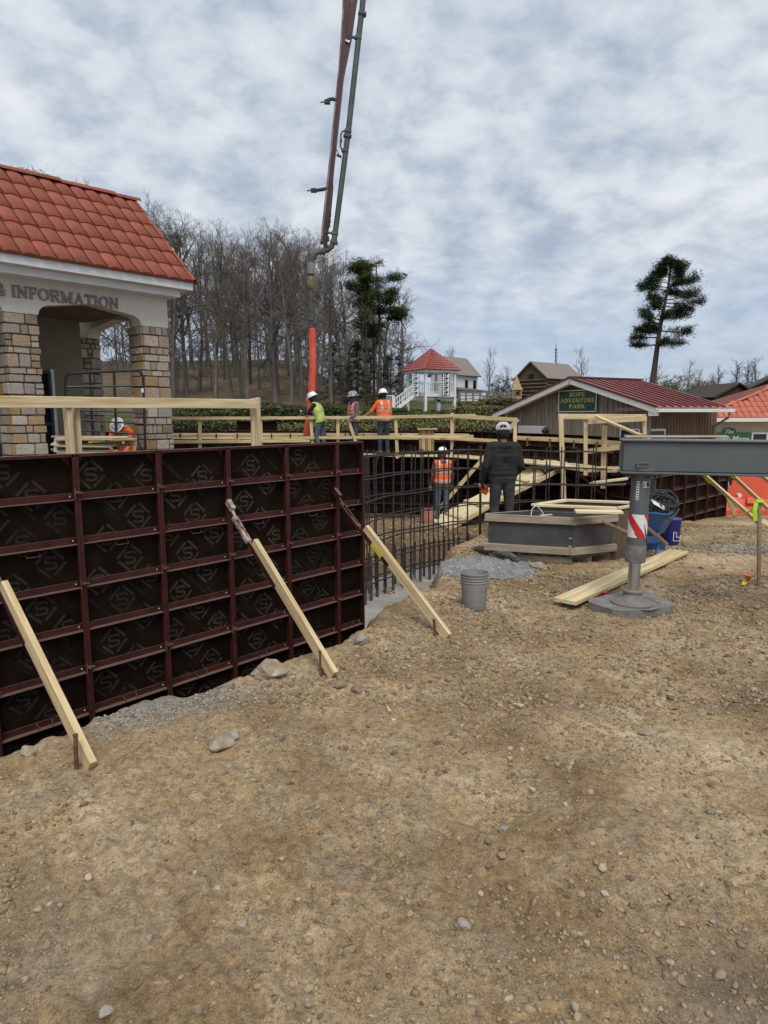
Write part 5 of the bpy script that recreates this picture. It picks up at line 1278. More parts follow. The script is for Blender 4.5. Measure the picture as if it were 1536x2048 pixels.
# cornice
OV = .55
zc0 = onp(355, 600, fpt(0, .28, 0), n_).z
Ecor = onp(389, 566, fpt(0, OV, 0), n_); sE = (Ecor - FP).dot(u_); zE = Ecor.z
Ect = onp(360, 600, fpt(0, .32, 0), n_); zL = min(Ect.z, zE - .3)
def ring(z0, z1, o, se, mat, name, back=-5.2):
    mb = MB(); p = [fpt(-3.2 * SP, o, 0), fpt(se, o, 0), fpt(se, back, 0), fpt(-3.2 * SP, back, 0)]
    poly = [((q - FP).dot(u_), (q - FP).dot(n_)) for q in p]
    mb.prism(poly[::-1], FP + V((0, 0, z0)), u_, n_, (0, 0, 1), z1 - z0); return mb.build(name, mat, bld)
ring(zL + .06, zE - .17, .32, sE - .24, MTRIM, 'lower_fascia')
ring(zE - .165, zE - .0, OV - .03, sE - .03, MTRIM, 'gutter')
ring(ZH - .002, zL + .055, .06, sE - .45, MTRIM, 'frieze')
# roof: front slope with hip at the right
SB = 2.35
Rend = onp(268, 404, fpt(0, OV - SB, 0), n_); sR = (Rend - FP).dot(u_); zR = Rend.z
e0, r0 = fpt(sE, OV, zE), fpt(sR, OV - SB, zR)
slope = V((0, 0, zR - zE)) - n_ * SB; SL = slope.length; vv = slope.normalized(); nn_ = u_.cross(vv).normalized(); nn_ = nn_ if nn_.z > 0 else -nn_
mb = MB(); eb = fpt(sE, OV - 5.7, zE)
mb.add([fpt(-3.4 * SP, OV, zE), e0, r0, fpt(-3.4 * SP, OV - SB, zR), eb, fpt(sR, OV - SB - 1.0, zR), fpt(-3.4 * SP, OV - SB - 1.0, zR), fpt(-3.4 * SP, OV - 5.7, zE)], [[0, 1, 2, 3], [1, 4, 5, 2], [3, 2, 5, 6], [4, 7, 6, 5]])
mb.build('roof_deck', MTILEB, bld)
TW, NT = .335, 6; TH = SL / NT
def tile_mesh(w, l, h=.040, n=8, tail=.03):
    mb = MB(); vs = []
    for (y, z0) in ((0, .028), (l + .05, .002)):
        for i in range(n + 1):
            t = i / n; vs.append((w * (t - .5), y, z0 + h * math.sin(math.pi * min(1, t / .96)) ** .5 * (1.0) if 0 < t < 1 else z0))
    for i in range(n + 1):
        t = i / n; vs.append((w * (t - .5), 0, -.004))
    m = n + 1; fs = [[i, i + 1, m + i + 1, m + i] for i in range(n)] + [[2 * m + i, 2 * m + i + 1, i + 1, i] for i in range(n)]
    return mkmesh('roof_tile', vs, fs, MTILE, smooth=False)
TM = tile_mesh(TW * .935, TH); 
for p in TM.polygons: p.use_smooth = p.index < 8
ncol = int((sE + 2.3 * SP) / TW)
hip_s = lambda v: sE + (sR - sE) * v / SL
for j in range(NT):
    for i in range(ncol):
        s = sE - TW * (i + .5) - .02; v = j * TH
        lim = hip_s(v + TH * .6)
        if s + TW * .5 > lim + TW * .35: continue
        wsc = 1.0; s2 = s
        if s + TW / 2 > lim: wsc = max(.3, (lim - (s - TW / 2)) / TW); s2 = s - TW / 2 + TW * wsc / 2
        o = e0 - u_ * (sE - s2) + vv * (v - .02) + nn_ * (.012 + random.uniform(0, .006))
        inst('roof_tile', TM, bld, mat_axes(o, u_, vv, nn_) @ M.Diagonal((wsc, 1, 1, 1)))
def caps(p, q, n, r, up, mat=MTILE, name='ridge_tile', par=None):
    par = par or bld
    d = (q - p).normalized(); side = d.cross(up).normalized(); up2 = side.cross(d); L_ = (q - p).length / n; vs = []; N_ = 6
    for (y, k) in ((0, 1.12), (L_ + .06, .92)):
        for i in range(N_ + 1):
            a = math.pi * i / N_; vs.append((r * k * math.cos(a), y, r * k * math.sin(a) * .75))
    for i in range(N_ + 1): a = math.pi * i / N_; vs.append((r * .9 * math.cos(a), 0, r * .85 * math.sin(a) * .75))
    m = N_ + 1; fs = [[i + 1, i, m + i, m + i + 1] for i in range(N_)] + [[2 * m + i + 1, 2 * m + i, i, i + 1] for i in range(N_)]
    me = mkmesh(name, vs, fs, mat)
    for i in range(n): inst(name, me, par, mat_axes(p + d * L_ * i + up2 * .012 * (i % 2), side, d, up2))
caps(e0 + vv * .02, r0, 6, .085, (nn_ + u_).normalized())
caps(fpt(sR + .12, OV - SB, zR + .01), fpt(-2.3 * SP, OV - SB, zR + .01), 11, .13, V((0, 0, 1)))
# porch: back wall, doors, floor, ceiling, logo
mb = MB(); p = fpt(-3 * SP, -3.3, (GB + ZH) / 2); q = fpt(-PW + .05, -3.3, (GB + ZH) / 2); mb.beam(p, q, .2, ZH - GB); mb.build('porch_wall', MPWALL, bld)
mb = MB(); mb.beam(fpt(-3 * SP, .0, (GB + ZH) / 2), fpt(-3 * SP, -3.3, (GB + ZH) / 2), .2, ZH - GB); mb.build('added_end_wall', MPWALL, bld)  # unseen end wall, added to keep light out of the porch
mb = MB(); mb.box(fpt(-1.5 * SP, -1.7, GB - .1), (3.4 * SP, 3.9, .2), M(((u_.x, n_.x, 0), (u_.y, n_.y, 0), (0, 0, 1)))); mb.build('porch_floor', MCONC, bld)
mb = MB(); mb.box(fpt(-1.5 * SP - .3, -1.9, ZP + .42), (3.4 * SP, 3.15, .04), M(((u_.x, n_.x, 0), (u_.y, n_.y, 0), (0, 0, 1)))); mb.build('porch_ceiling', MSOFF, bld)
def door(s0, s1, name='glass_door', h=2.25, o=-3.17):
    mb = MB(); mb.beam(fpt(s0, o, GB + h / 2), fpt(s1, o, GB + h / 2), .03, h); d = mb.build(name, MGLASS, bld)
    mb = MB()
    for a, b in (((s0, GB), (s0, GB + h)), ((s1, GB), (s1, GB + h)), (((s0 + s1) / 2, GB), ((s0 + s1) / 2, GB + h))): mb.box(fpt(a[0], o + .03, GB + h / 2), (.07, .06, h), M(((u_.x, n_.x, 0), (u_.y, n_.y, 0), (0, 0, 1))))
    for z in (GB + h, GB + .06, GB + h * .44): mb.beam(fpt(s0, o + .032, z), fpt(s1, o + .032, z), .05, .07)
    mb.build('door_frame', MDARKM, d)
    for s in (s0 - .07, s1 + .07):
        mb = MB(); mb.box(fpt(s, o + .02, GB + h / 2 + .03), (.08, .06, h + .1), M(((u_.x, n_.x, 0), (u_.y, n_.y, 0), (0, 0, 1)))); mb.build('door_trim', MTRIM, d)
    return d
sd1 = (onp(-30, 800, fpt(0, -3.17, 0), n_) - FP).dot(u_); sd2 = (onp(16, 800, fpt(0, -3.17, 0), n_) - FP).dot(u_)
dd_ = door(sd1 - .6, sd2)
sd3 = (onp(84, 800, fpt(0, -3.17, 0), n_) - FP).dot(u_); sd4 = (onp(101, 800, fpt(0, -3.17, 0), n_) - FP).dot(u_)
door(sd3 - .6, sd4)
mb = MB(); cl = onp(7, 870, fpt(0, -3.12, 0), n_); fr = (cl, u_, V((0, 0, 1)), n_)
MLOGOG = pmat('pale_green_logo', (.25, .45, .30), rough=.5)
for k in range(4):
    a = rad(45 + 90 * k); mb.prism([(.11 * math.cos(a) + .085 * math.cos(b), .13 * math.sin(a) + .11 * math.sin(b)) for b in [rad(30 * t) for t in range(12)]], cl, u_, (0, 0, 1), n_, .004 + .001 * k)
mb.build('leaf_logo', MLOGOG, dd_)

# ---------------------------------------------------------------- tube gate, lumber pile, level, bottle
MGATE = pmat('black_tube_paint', (.010, .011, .013), rough=.4)
tg = thing('tube_gate', 'black tubular steel gate panel leaning before the stone pillars', 'gate', at(230, 890, 14.3))
TD = 14.3
def tp(x, y): return at(x, y, TD + (x - 130) * .004)
mb = MB(); mb.tube([tp(133, 912), tp(131, 800), tp(131, 760), tp(134, 750), tp(142, 747), tp(272, 741), tp(281, 744), tp(286, 754), tp(287, 770), tp(291, 905)], .027, 8); mb.build('outer_tube', MGATE, tg)
for a, b in (((180, 746), (187, 910)), ((228, 743), (234, 905))): mb = MB(); mb.tube([tp(*a), tp(*b)], .027, 8); mb.build('upright_tube', MGATE, tg)
for y0, y1 in ((773.5, 771.5), (819, 826), (838, 848), (858, 869)): mb = MB(); mb.tube([tp(133, y0), tp(292, y1)], .021, 8); mb.build('rail_tube', MGATE, tg)
mb = MB(); mb.tube([tp(276, 868), tp(276, 885), tp(279, 895), tp(286, 896)], .018, 8); mb.build('hinge_loop', MGATE, tg)
mb = MB(); mb.box(tp(286, 781) + V((0, -.03, 0)), (.05, .01, .09)); mb.build('white_label', MWHITE, tg)
lp = thing('lumber_pile', 'pile of weathered boards and sheets lying behind the near forms', 'lumber', at(190, 900, 12.4))
for i in range(11):
    y = 905 - 3.2 * i; x0 = 118 + random.uniform(-14, 10); x1 = (265 if i > 6 else 235) + random.uniform(-18, 6); d = 12.2 + .12 * (i % 4)
    plank('board', at(x0, y, d), at(x1, y + random.uniform(-4, 2), d + .1), .14, .03, (MLUMD, MLUM, MLUMD, MPAL)[i % 4], lp)
plank('sheet', at(196, 880, 12.5), at(270, 878, 12.6), .5, .02, MFRAMEW, lp)
for k in range(3): plank('sheet', at(196, 884 + 4 * k, 12.5), at(269, 882 + 4 * k, 12.6), .5, .018, MFRAMEW, lp)
lv = thing('spirit_level', 'yellow spirit level resting on the pile of boards', 'level', at(212, 879, 12.3)); board('bar', at(177, 883, 12.2), at(250, 880, 12.3), (0, -1, 0), .05, .03, pmat('level_yellow', (.55, .36, .03), rough=.5), lv); mb = MB(); mb.box(at(213, 882, 12.17), (.06, .02, .03)); mb.build('vial', MGLASS, lv)
for x in (181, 247):
    mb = MB(); mb.box(at(x, 885, 12.22), (.03, .03, .04)); mb.build('foot', pmat('level_foot', (.5, .33, .05), rough=.6), lv)
bo = thing('water_bottle', 'clear plastic water bottle standing on the pile at the left', 'bottle', at(112, 903, 12.3)); b = at(112, 905, 12.3)
mb = MB(); mb.lathe([(.032, 0), (.034, .02), (.030, .10), (.034, .12), (.033, .17), (.014, .21), (.013, .23)], 12, M.Translation(b)); mb.build('body', pmat('bottle_plastic', (.45, .5, .55), rough=.15), bo, smooth=True)
mb = MB(); mb.lathe([(.016, .225), (.016, .245)], 10, M.Translation(b)); mb.build('cap', MWHITE, bo)

# ================================================================ weathered board building with the red metal roof
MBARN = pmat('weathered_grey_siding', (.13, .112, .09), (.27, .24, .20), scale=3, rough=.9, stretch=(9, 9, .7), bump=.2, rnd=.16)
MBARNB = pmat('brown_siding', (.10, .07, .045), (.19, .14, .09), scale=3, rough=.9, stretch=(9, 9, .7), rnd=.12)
MRIB = pmat('burgundy_metal_roof', (.30, .105, .095), (.36, .14, .13), scale=1.5, rough=.3, spots=(.28, .12, .11), spot_scale=3, spot_lo=.62)
MRIBD = pmat('burgundy_trim', (.09, .012, .012), rough=.45)
MSIGN = pmat('dark_green_sign', (.008, .045, .022), (.012, .06, .03), scale=6, rough=.5)
MGOLD = pmat('gold_lettering', (.62, .47, .13), rough=.5)
RC = at(1307, 900, 24.0); RC = V((RC.x, RC.y, 0))          # near corner of the gable roof edge
ra = rad(60); RU = V((math.sin(ra), math.cos(ra), 0)); RV = V((-math.cos(ra), math.sin(ra), 0)) # RU: away along the side, RV: left along the gable
RN = -RU                                                   # gable faces the viewer
def rpt(l, o, z): p = RC + RV * l + RN * o; return V((p.x, p.y, z))   # l to the left along the gable, o towards the viewer
rpl = lambda px, py, o=0: onp(px, py, rpt(0, o, 0), RN)
zRe = rpl(1310, 815).z; zAp = rpl(1140, 757).z; lAp = (rpl(1140, 757) - RC).dot(RV); zLe = rpl(987, 828).z; lLe = (rpl(987, 828) - RC).dot(RV)
rb = thing('weathered_building', 'weathered board building with red metal roof and a green gable sign', 'building', rpt(lAp, 0, -.6))
zg = -.9
lR = .75; lL = (rpl(1012, 850, -.4) - RC).dot(RV)
def roofz(l): return zRe + (zAp - zRe) * l / lAp if l < lAp else zAp + (zLe - zAp) * (l - lAp) / (lLe - lAp)
ov = -.45
# gable boards
l = lR; i = 0
while l < lL - .02:
    w = random.choice((.19, .23, .27)); w = min(w, lL - l); z1, z2 = roofz(l) - .12, roofz(l + w) - .12
    mb = MB(); mb.prism([(0, zg), (w - .012, zg), (w - .012, z2), (0, z1)], rpt(l, ov - .03, 0), RV, (0, 0, 1), RN, .022 + .004 * (i % 3)); mb.build('siding_board', MBARN, rb)
    if i % 1 == 0 and l > lR:
        mb = MB(); mb.prism([(-.025, zg), (.025, zg), (.025, z1 - .01), (-.025, z1 - .01)], rpt(l, ov + .003, 0), RV, (0, 0, 1), RN, .02); mb.build('batten', MBARN, rb)
    l += w; i += 1
mb = MB(); mb.prism([(lR, zg), (lL, zg), (lL, roofz(lL) - .13), (lAp, zAp - .13), (lR, roofz(lR) - .13)], rpt(0, ov - .3, 0), RV, (0, 0, 1), RN, .26); mb.build('gable_wall', MBARN, rb)
# side (porch) wall, seen under the eave
LEN = 4.6
end_px = rpl
S_ = rpt(.9, ov, 0)
sidep = lambda px, py: onp(px, py, rpt(.9, 0, 0), -RV)
j = 0; o = -.5
while o > -LEN:
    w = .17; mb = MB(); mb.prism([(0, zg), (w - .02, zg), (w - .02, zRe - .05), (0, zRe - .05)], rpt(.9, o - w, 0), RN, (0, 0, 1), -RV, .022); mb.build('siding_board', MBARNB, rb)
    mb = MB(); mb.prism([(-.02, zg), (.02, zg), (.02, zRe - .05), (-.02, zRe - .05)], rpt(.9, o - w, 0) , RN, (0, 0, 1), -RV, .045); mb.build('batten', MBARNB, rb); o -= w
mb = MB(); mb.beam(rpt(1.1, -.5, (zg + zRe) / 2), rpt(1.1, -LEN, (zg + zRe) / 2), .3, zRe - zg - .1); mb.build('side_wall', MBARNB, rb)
# roof slopes
def slope_prism(l0, z0, l1, z1, o0, o1, t, mat, name):
    mb = MB(); a, b, c, d = rpt(l0, o0, z0), rpt(l1, o0, z1), rpt(l1, o1, z1), rpt(l0, o1, z0)
    nr = (b - a).cross(d - a).normalized(); nr = nr if nr.z > 0 else -nr
    vs = [a, b, c, d] + [q + nr * t for q in (a, b, c, d)]
    mb.add(vs, [[0, 1, 2, 3], [7, 6, 5, 4], [0, 4, 5, 1], [1, 5, 6, 2], [2, 6, 7, 3], [3, 7, 4, 0]]); return mb.build(name, mat, rb), nr
RL = (onp(1460, 812, rpt(0, 0, 0), RV) - RC).dot(-RN)
RL = max(4.2, min(RL, 7.5))
rfr, nr1 = slope_prism(lAp, zAp, -.05, zRe - .01, 0, -RL, .03, MRIB, 'roof_panel')
hipback = None
rfl, nr2 = slope_prism(lLe + .05, zLe - .01, lAp, zAp, 0, -RL, .03, MRIB, 'roof_panel')
k = 0; o = -.02
while o > -RL:
    mb = MB(); mb.beam(rpt(lAp, o, zAp) + nr1 * .045, rpt(-.05, o, zRe - .01) + nr1 * .05, .05, .06, nr1); mb.build('roof_seam', MRIBD, rb); o -= .43
o = -.02
while o > -RL: mb = MB(); mb.beam(rpt(lLe + .05, o, zLe - .01) + nr2 * .045, rpt(lAp, o, zAp) + nr2 * .045, .035, .04, nr2); mb.build('roof_seam', MRIB, rb); o -= .82
mb = MB(); mb.beam(rpt(lAp, .03, zAp + .06), rpt(lAp, -RL, zAp + .06), .22, .05); mb.build('ridge_cap', MRIBD, rb)
for (l0, z0, l1, z1, nn2) in ((lAp, zAp, -.05, zRe, nr1), (lLe + .05, zLe, lAp, zAp, nr2)):
    mb = MB(); mb.beam(rpt(l0, .025, z0) - nn2 * .105, rpt(l1, .025, z1) - nn2 * .105, .03, .20, nn2); mb.build('white_bargeboard', MTRIM, rb)
    mb = MB(); mb.beam(rpt(l0, .02, z0) + nn2 * .035, rpt(l1, .02, z1) + nn2 * .035, .10, .075, nn2); mb.build('rake_trim', MRIBD, rb)
mb = MB(); mb.box(rpt(lLe - .05, -.05, zLe - .14), (.2, .14, .24), M(((RV.x, RN.x, 0), (RV.y, RN.y, 0), (0, 0, 1)))); mb.box(rpt(.12, -.05, zRe - .16), (.34, .14, .26), M(((RV.x, RN.x, 0), (RV.y, RN.y, 0), (0, 0, 1)))); mb.build('eave_return', MTRIM, rb)
mb = MB(); mb.beam(rpt(-.10, .03, zRe - .10), rpt(-.10, -RL - .1, zRe - .10), .13, .12); mb.build('gutter', MTRIM, rb)
MSPOUT = pmat('grey_downspout', (.14, .14, .13), rough=.5)
mb = MB(); g1 = rpt(-.10, -RL + .15, zRe - .14); mb.tube([g1, g1 + V((-.02, 0, -.22)), rpt(.85, -LEN - .0, zRe - .72), rpt(.85, -LEN, zg)], .045, 8); mb.build('downspout', MSPOUT, rb)
mb = MB(); mb.beam(rpt(1.9, -.25, zRe - .05), rpt(.3, -.25, zRe - .05), .1, .14); mb.build('porch_beam', MBARN, rb)
# windows on the side, big door and lamp on the gable
def win(px0, py0, px1, py1, pl_, ux, nx, name='window', pane=MGLASS, fr=.06):
    a = pl_(px0, py0); b = pl_(px1, py1); w = (b - a).dot(ux); h = a.z - b.z; c = (a + b) / 2
    mb = MB(); mb.prism([(-w / 2, -h / 2), (w / 2, -h / 2), (w / 2, h / 2), (-w / 2, h / 2)], c + nx * .03, ux, (0, 0, 1), nx, .02); f = mb.build(name, MTRIM, rb)
    mb = MB(); mb.prism([(-w / 2 + fr, -h / 2 + fr), (w / 2 - fr, -h / 2 + fr), (w / 2 - fr, h / 2 - fr), (-w / 2 + fr, h / 2 - fr)], c + nx * .05, ux, (0, 0, 1), nx, .005); mb.build('pane', pane, f); return f
gp = lambda px, py: rpl(px, py, ov)
win(1038, 851, 1091, 885, gp, -RV, RN, 'white_door', pmat('white_door_panel', (.55, .56, .56), rough=.6))
win(1242, 857, 1280, 886, gp, -RV, RN, 'window', MGLASS, .05)
win(1291, 858, 1327, 900, sidep, RU, -RV, 'window', MGLASS, .08)
mb = MB(); c = gp(1095, 862) + RN * .14; mb.lathe([(.03, .16), (.09, .10), (.16, .02), (.15, -.04), (.06, -.12), (.02, -.15)], 8, M.Translation(c)); lamp = mb.build('wall_lamp', MBLACKP, rb); mb = MB(); mb.beam(c, c - RN * .14, .03, .03); mb.build('bracket', MBLACKP, lamp)
# the sign
SO_ = ov + .12; a, b = rpl(1118, 804, SO_), rpl(1193, 800, SO_); sw = (b - a).dot(-RV); sh = rpl(1118, 783, SO_).z - rpl(1118, 824, SO_).z
sc_ = (a + b) / 2
sg = thing('sign', 'green gable sign with gold letters reading ROPE ADVENTURE PARK', 'sign', sc_)
fmw = mat_axes(sc_ + RN * .0, -RV, -RN, (0, 0, 1))
mb = MB(); mb.prism([(-sw / 2, -sh / 2), (sw / 2, -sh / 2), (sw / 2, sh / 2), (-sw / 2, sh / 2)], sc_ - RN * .06, -RV, (0, 0, 1), RN, .06); mb.build('board', MSIGN, sg)
for (x0, z0, x1, z1) in ((-1, -1, 1, -1), (-1, 1, 1, 1), (-1, -1, -1, 1), (1, -1, 1, 1)):
    mb = MB(); p0, p1 = sc_ - RV * sw / 2 * x0 * -1 * -1 + V((0, 0, sh / 2 * z0)) + RN * .012, sc_ - RV * sw / 2 * x1 + V((0, 0, sh / 2 * z1)) + RN * .012
    mb.beam(p0, p1, .03, .03, RN if x0 == x1 else (0, 0, 1)); mb.build('frame_edge', MTRIM, sg)
for wd, z, wq in (('ROPE', .215, .42), ('ADVENTURE', -.065, .91), ('PARK', -.345, .42)):
    hh = sh * .185; wx2 = sw * wq / (word_width(wd, .10) * hh)
    lettering(wd, sg, mat_axes(sc_ + RN * .002 + V((0, 0, sh * z)), -RV, -RN, (0, 0, 1)), hh, .012, MGOLD, True, wx=wx2, tr=.10)

# ================================================================ tan building with tile hip roof and the green sign
MSTUC2 = pmat('tan_stucco', (.36, .33, .255), (.41, .38, .30), scale=4, rough=.9)
MTILE2 = pmat('orange_roof_tile', (.40, .10, .05), (.48, .14, .075), scale=4, rough=.5, rnd=.09)
gb = thing('maze_building', 'tan building with orange tile hip roof at the right edge', 'building', at(1500, 880, 37))
GD = 37.0
GUv = V((math.cos(rad(-4)), math.sin(rad(-4)), 0)); GNv = V((-GUv.y, GUv.x, 0)) * -1
g0 = at(1400, 900, GD); g0.z = 0
gpl = lambda px, py, o=0: onp(px, py, g0 + GNv * o, GNv)
zE2 = gpl(1400, 836, .5).z; eL = gpl(1397, 836, .5); zG2 = -1.25
Rt = gpl(1560, 768, -2.1)                              # on the hip line
LEN2 = 12.0
mb = MB(); w0 = gpl(1411, 880); mb.prism([(0, zG2), (LEN2, zG2), (LEN2, zE2 - .05), (0, zE2 - .05)], V((w0.x, w0.y, 0)) - GNv * 4.4, GUv, (0, 0, 1), GNv, 4.4); mb.build('wall', MSTUC2, gb)
mb = MB(); wl = gpl(1370, 880, -1.2); mb.prism([(0, zG2), (1.8, zG2), (1.8, zE2 - .52), (0, zE2 - .52)], V((wl.x, wl.y, 0)) - GNv * 2, GUv, (0, 0, 1), GNv, 2); mb.build('low_wall', MSTUC2, gb)
rise = Rt.z - zE2; hipd = (Rt - eL).dot(GUv); run = 2.6
T0_ = V((eL.x, eL.y, zE2)); hv = (V((Rt.x, Rt.y, Rt.z)) - T0_)
# front slope: eave along GUv, rising back; the hip line in plan is at 45 degrees
tanp = rise / (-(Rt - eL).dot(GNv)); runR = 3.6; zTop = zE2 + tanp * runR
sv = (V((0, 0, tanp)) - GNv).normalized(); sn = GUv.cross(sv).normalized(); sn = sn if sn.z > 0 else -sn; SL2 = runR * math.sqrt(1 + tanp * tanp)
kh = hipd / (-(Rt - eL).dot(GNv))
hp = lambda run_: T0_ + GUv * kh * run_ - GNv * run_ + V((0, 0, tanp * run_))
mb = MB(); e3 = T0_ - GNv * 7.2
mb.add([T0_, T0_ + GUv * LEN2, hp(runR) + GUv * (LEN2 - kh * runR), hp(runR), e3, e3 + GUv * kh * runR + GNv * runR * 1.0 + V((0, 0, tanp * runR))], [[0, 1, 2, 3], [4, 0, 3, 5]]); mb.build('roof_deck', MTILEB, gb)
TW2 = .34; NT2 = 9; TH2 = SL2 / NT2; TM2 = tile_mesh(TW2 * .935, TH2)
TM2.materials.clear(); TM2.materials.append(MTILE2)
for j in range(NT2):
    run_m = runR * (j + .6) / NT2
    for i in range(19):
        s = TW2 * (i + .5); lim = kh * run_m
        if s < lim - TW2 * .2: continue
        inst('roof_tile', TM2, gb, mat_axes(T0_ + GUv * (s + TW2 * .1) + sv * (TH2 * j - .02) + sn * .012, GUv, sv, sn))
caps(T0_ + sn * .03, hp(runR) + sn * .03, 9, .10, (sn - GUv).normalized(), MTILE2, 'hip_tile', gb)
mb = MB(); mb.beam(T0_ + GNv * .02 - V((0, 0, .10)), T0_ + GUv * LEN2 + GNv * .02 - V((0, 0, .10)), .06, .2); mb.build('white_fascia', MTRIM, gb)
mb = MB(); mb.beam(T0_ - V((0, 0, .10)), T0_ - GNv * 7 - V((0, 0, .10)), .06, .2); mb.build('white_fascia', MTRIM, gb)
mb = MB(); mb.add([T0_ - V((0, 0, .19)), T0_ + GUv * LEN2 - V((0, 0, .19)), T0_ + GUv * LEN2 - GNv * .6 - V((0, 0, .19)), T0_ - GNv * .6 - V((0, 0, .19))], [[0, 1, 2, 3]]); mb.build('soffit', MTRIM, gb)
def gwin(px0, py0, px1, py1, o, fr):
    a, b = gpl(px0, py0, o), gpl(px1, py1, o); w, h = (b - a).dot(GUv), a.z - b.z; c = (a + b) / 2
    mb = MB(); mb.prism([(-w / 2, -h / 2), (w / 2, -h / 2), (w / 2, h / 2), (-w / 2, h / 2)], c, GUv, (0, 0, 1), GNv, .06); f = mb.build('window', MTRIM, gb)
    mb = MB(); mb.prism([(-w / 2 + fr, -h / 2 + fr), (w / 2 - fr, -h / 2 + fr), (w / 2 - fr, h / 2 - fr), (-w / 2 + fr, h / 2 - fr)], c + GNv * .06, GUv, (0, 0, 1), GNv, .01); mb.build('pane', MGLASS, f)
gwin(1503, 865, 1532, 912, .0, .08); gwin(1366, 863, 1401, 905, -1.18, .06)
MSIGN2 = pmat('maze_sign_green', (.022, .10, .04), rough=.5)
sgn = thing('sign', 'green shop sign with arched top and cream script reading The Garden Maze', 'sign', gpl(1456, 875, .05))
so = gpl(1456, 880, .03); kx = GD / F
mb = MB(); P_ = [(-42 * kx, -14 * kx), (42 * kx, -14 * kx), (42 * kx, 14 * kx), (14 * kx, 14 * kx)] + [(14 * kx * math.cos(rad(a)), 14 * kx + 9.5 * kx * math.sin(rad(a))) for a in range(20, 180, 20)] + [(-14 * kx, 14 * kx), (-42 * kx, 14 * kx)]
so = gpl(1457, 879, .03)
mb.prism(P_, so, GUv, (0, 0, 1), GNv, .05); mb.build('board', MSIGN2, sgn)
MCREAM = pmat('cream_script', (.58, .58, .46), rough=.6)
def script(s, cx, cz, size, name):
    vs, fs = text_geo(s, 1.0, 1.0); mb = MB()
    pts = [so + GUv * (cx + size * (v.x + .22 * v.y)) + V((0, 0, cz + size * v.y)) + GNv * .056 for v in vs]
    pts2 = [p + GUv * .014 + GNv * .002 for p in pts]
    mb.add(pts, fs); mb.add(pts2, fs); return mb.build(name, MCREAM, sgn)
script('The', 0, 15.5 * kx, 11 * kx, 'word'); script('Garden', -20 * kx, 2 * kx, 14.5 * kx, 'word'); script('Maze', 22 * kx, 1 * kx, 15.5 * kx, 'word')
# dark roof shed further back on the right
MOLD = pmat('old_dark_timber', (.03, .023, .018), (.07, .052, .04), scale=3, rough=.9, stretch=(1, 1, 6))
MSHING = pmat('grey_brown_shingle', (.16, .135, .11), (.27, .24, .20), scale=3, rough=.9, stretch=(1, 5, 5), bump=.4, bscale=9)
def gable_house(name, label, c, yaw, w, dp, hw, hr, mw_, mr, wins=(), ovh=.35, extra=None, cat='building'):
    r = thing(name, label, cat, c, yaw); B = WM[r.name]
    def part(n, vs, fs, mat, par=None): 
        me = mkmesh(n, vs, fs, mat); return inst(n, me, par or r, B)
    x, y = w / 2, dp / 2
    mb = MB(); mb.prism([(-x, 0), (x, 0), (x, hw), (0, hr), (-x, hw)], (0, -y, 0), (1, 0, 0), (0, 0, 1), (0, 1, 0), dp); part('wall', mb.v, mb.f, mw_)
    sl = (hr - hw) / x
    for s in (-1, 1):
        mb = MB(); a = V((0, -y - ovh, hr + .12)); b = V((s * (x + ovh), -y - ovh, hw - sl * ovh + .12)); nrm = V((s * sl, 0, 1)).normalized(); q = V((0, dp + 2 * ovh, 0))
        vs = [a, b, b + q, a + q]; vs += [v + nrm * .14 for v in vs]
        mb.add(vs, [[0, 1, 2, 3][::s], [7, 6, 5, 4][::s], [0, 4, 5, 1][::s], [1, 5, 6, 2][::s], [2, 6, 7, 3][::s], [3, 7, 4, 0][::s]]); part('roof', mb.v, mb.f, mr)
    for (fx, fz, ww, hh, side) in wins:
        ux, nx, o = (V((1, 0, 0)), V((0, -1, 0)), V((fx, -y, fz))) if side == 'f' else (V((0, 1, 0)), V((1, 0, 0)), V((x, fx, fz))) if side == 'r' else (V((0, -1, 0)), V((-1, 0, 0)), V((-x, fx, fz)))
        mb = MB(); mb.prism([(-ww / 2, 0), (ww / 2, 0), (ww / 2, hh), (-ww / 2, hh)], o, ux, (0, 0, 1), nx, .06); f = part('window', mb.v, mb.f, MDARKM)
        mb = MB(); mb.prism([(-ww / 2 + .06, .06), (ww / 2 - .06, .06), (ww / 2 - .06, hh - .06), (-ww / 2 + .06, hh - .06)], o + nx * .06, ux, (0, 0, 1), nx, .02); part('pane', mb.v, mb.f, MGLASS, f)
    return r, B, part
p = at(1437, 800, 62); gable_house('shed', 'small dark gabled shed between the two red roofs', (p.x, p.y, at(1437, 828, 62).z - 1.5), rad(8), 3.9, 5, 2.9, 3.95, MOLD, MOLD)
p = at(1570, 800, 70); gable_house('barn', 'dark roofed barn cut off by the right edge of the picture', (p.x, p.y, at(1570, 828, 70).z - 2), rad(-20), 9, 9, 4.0, 6.4, MOLD, MOLD)
# grey shingled log barn
MLOG = pmat('dark_log_timber', (.055, .038, .025), (.14, .10, .065), scale=2.2, rough=.9, stretch=(1, 1, 7))
p = at(1092, 800, 88); pz = at(1070, 812, 88).z
BN, BB_, bpart = gable_house('log_barn', 'dark log barn with grey shingle roof behind the weathered building', (p.x + .3, p.y, pz), rad(-48), 4.6, 7.6, 3.3, 5.2, MLOG, MSHING, [(0, 3.2, .7, .7, 'f')], .3)
for k in range(7):
    mb = MB(); mb.tube([(-2.42, -3.82, .4 + .45 * k), (2.42, -3.82, .4 + .45 * k)], .17, 6); bpart('log', mb.v, mb.f, MLOG)
    mb = MB(); mb.tube([(2.33, -3.9, .2 + .45 * k), (2.33, 3.9, .2 + .45 * k)], .17, 6); bpart('log', mb.v, mb.f, MLOG)
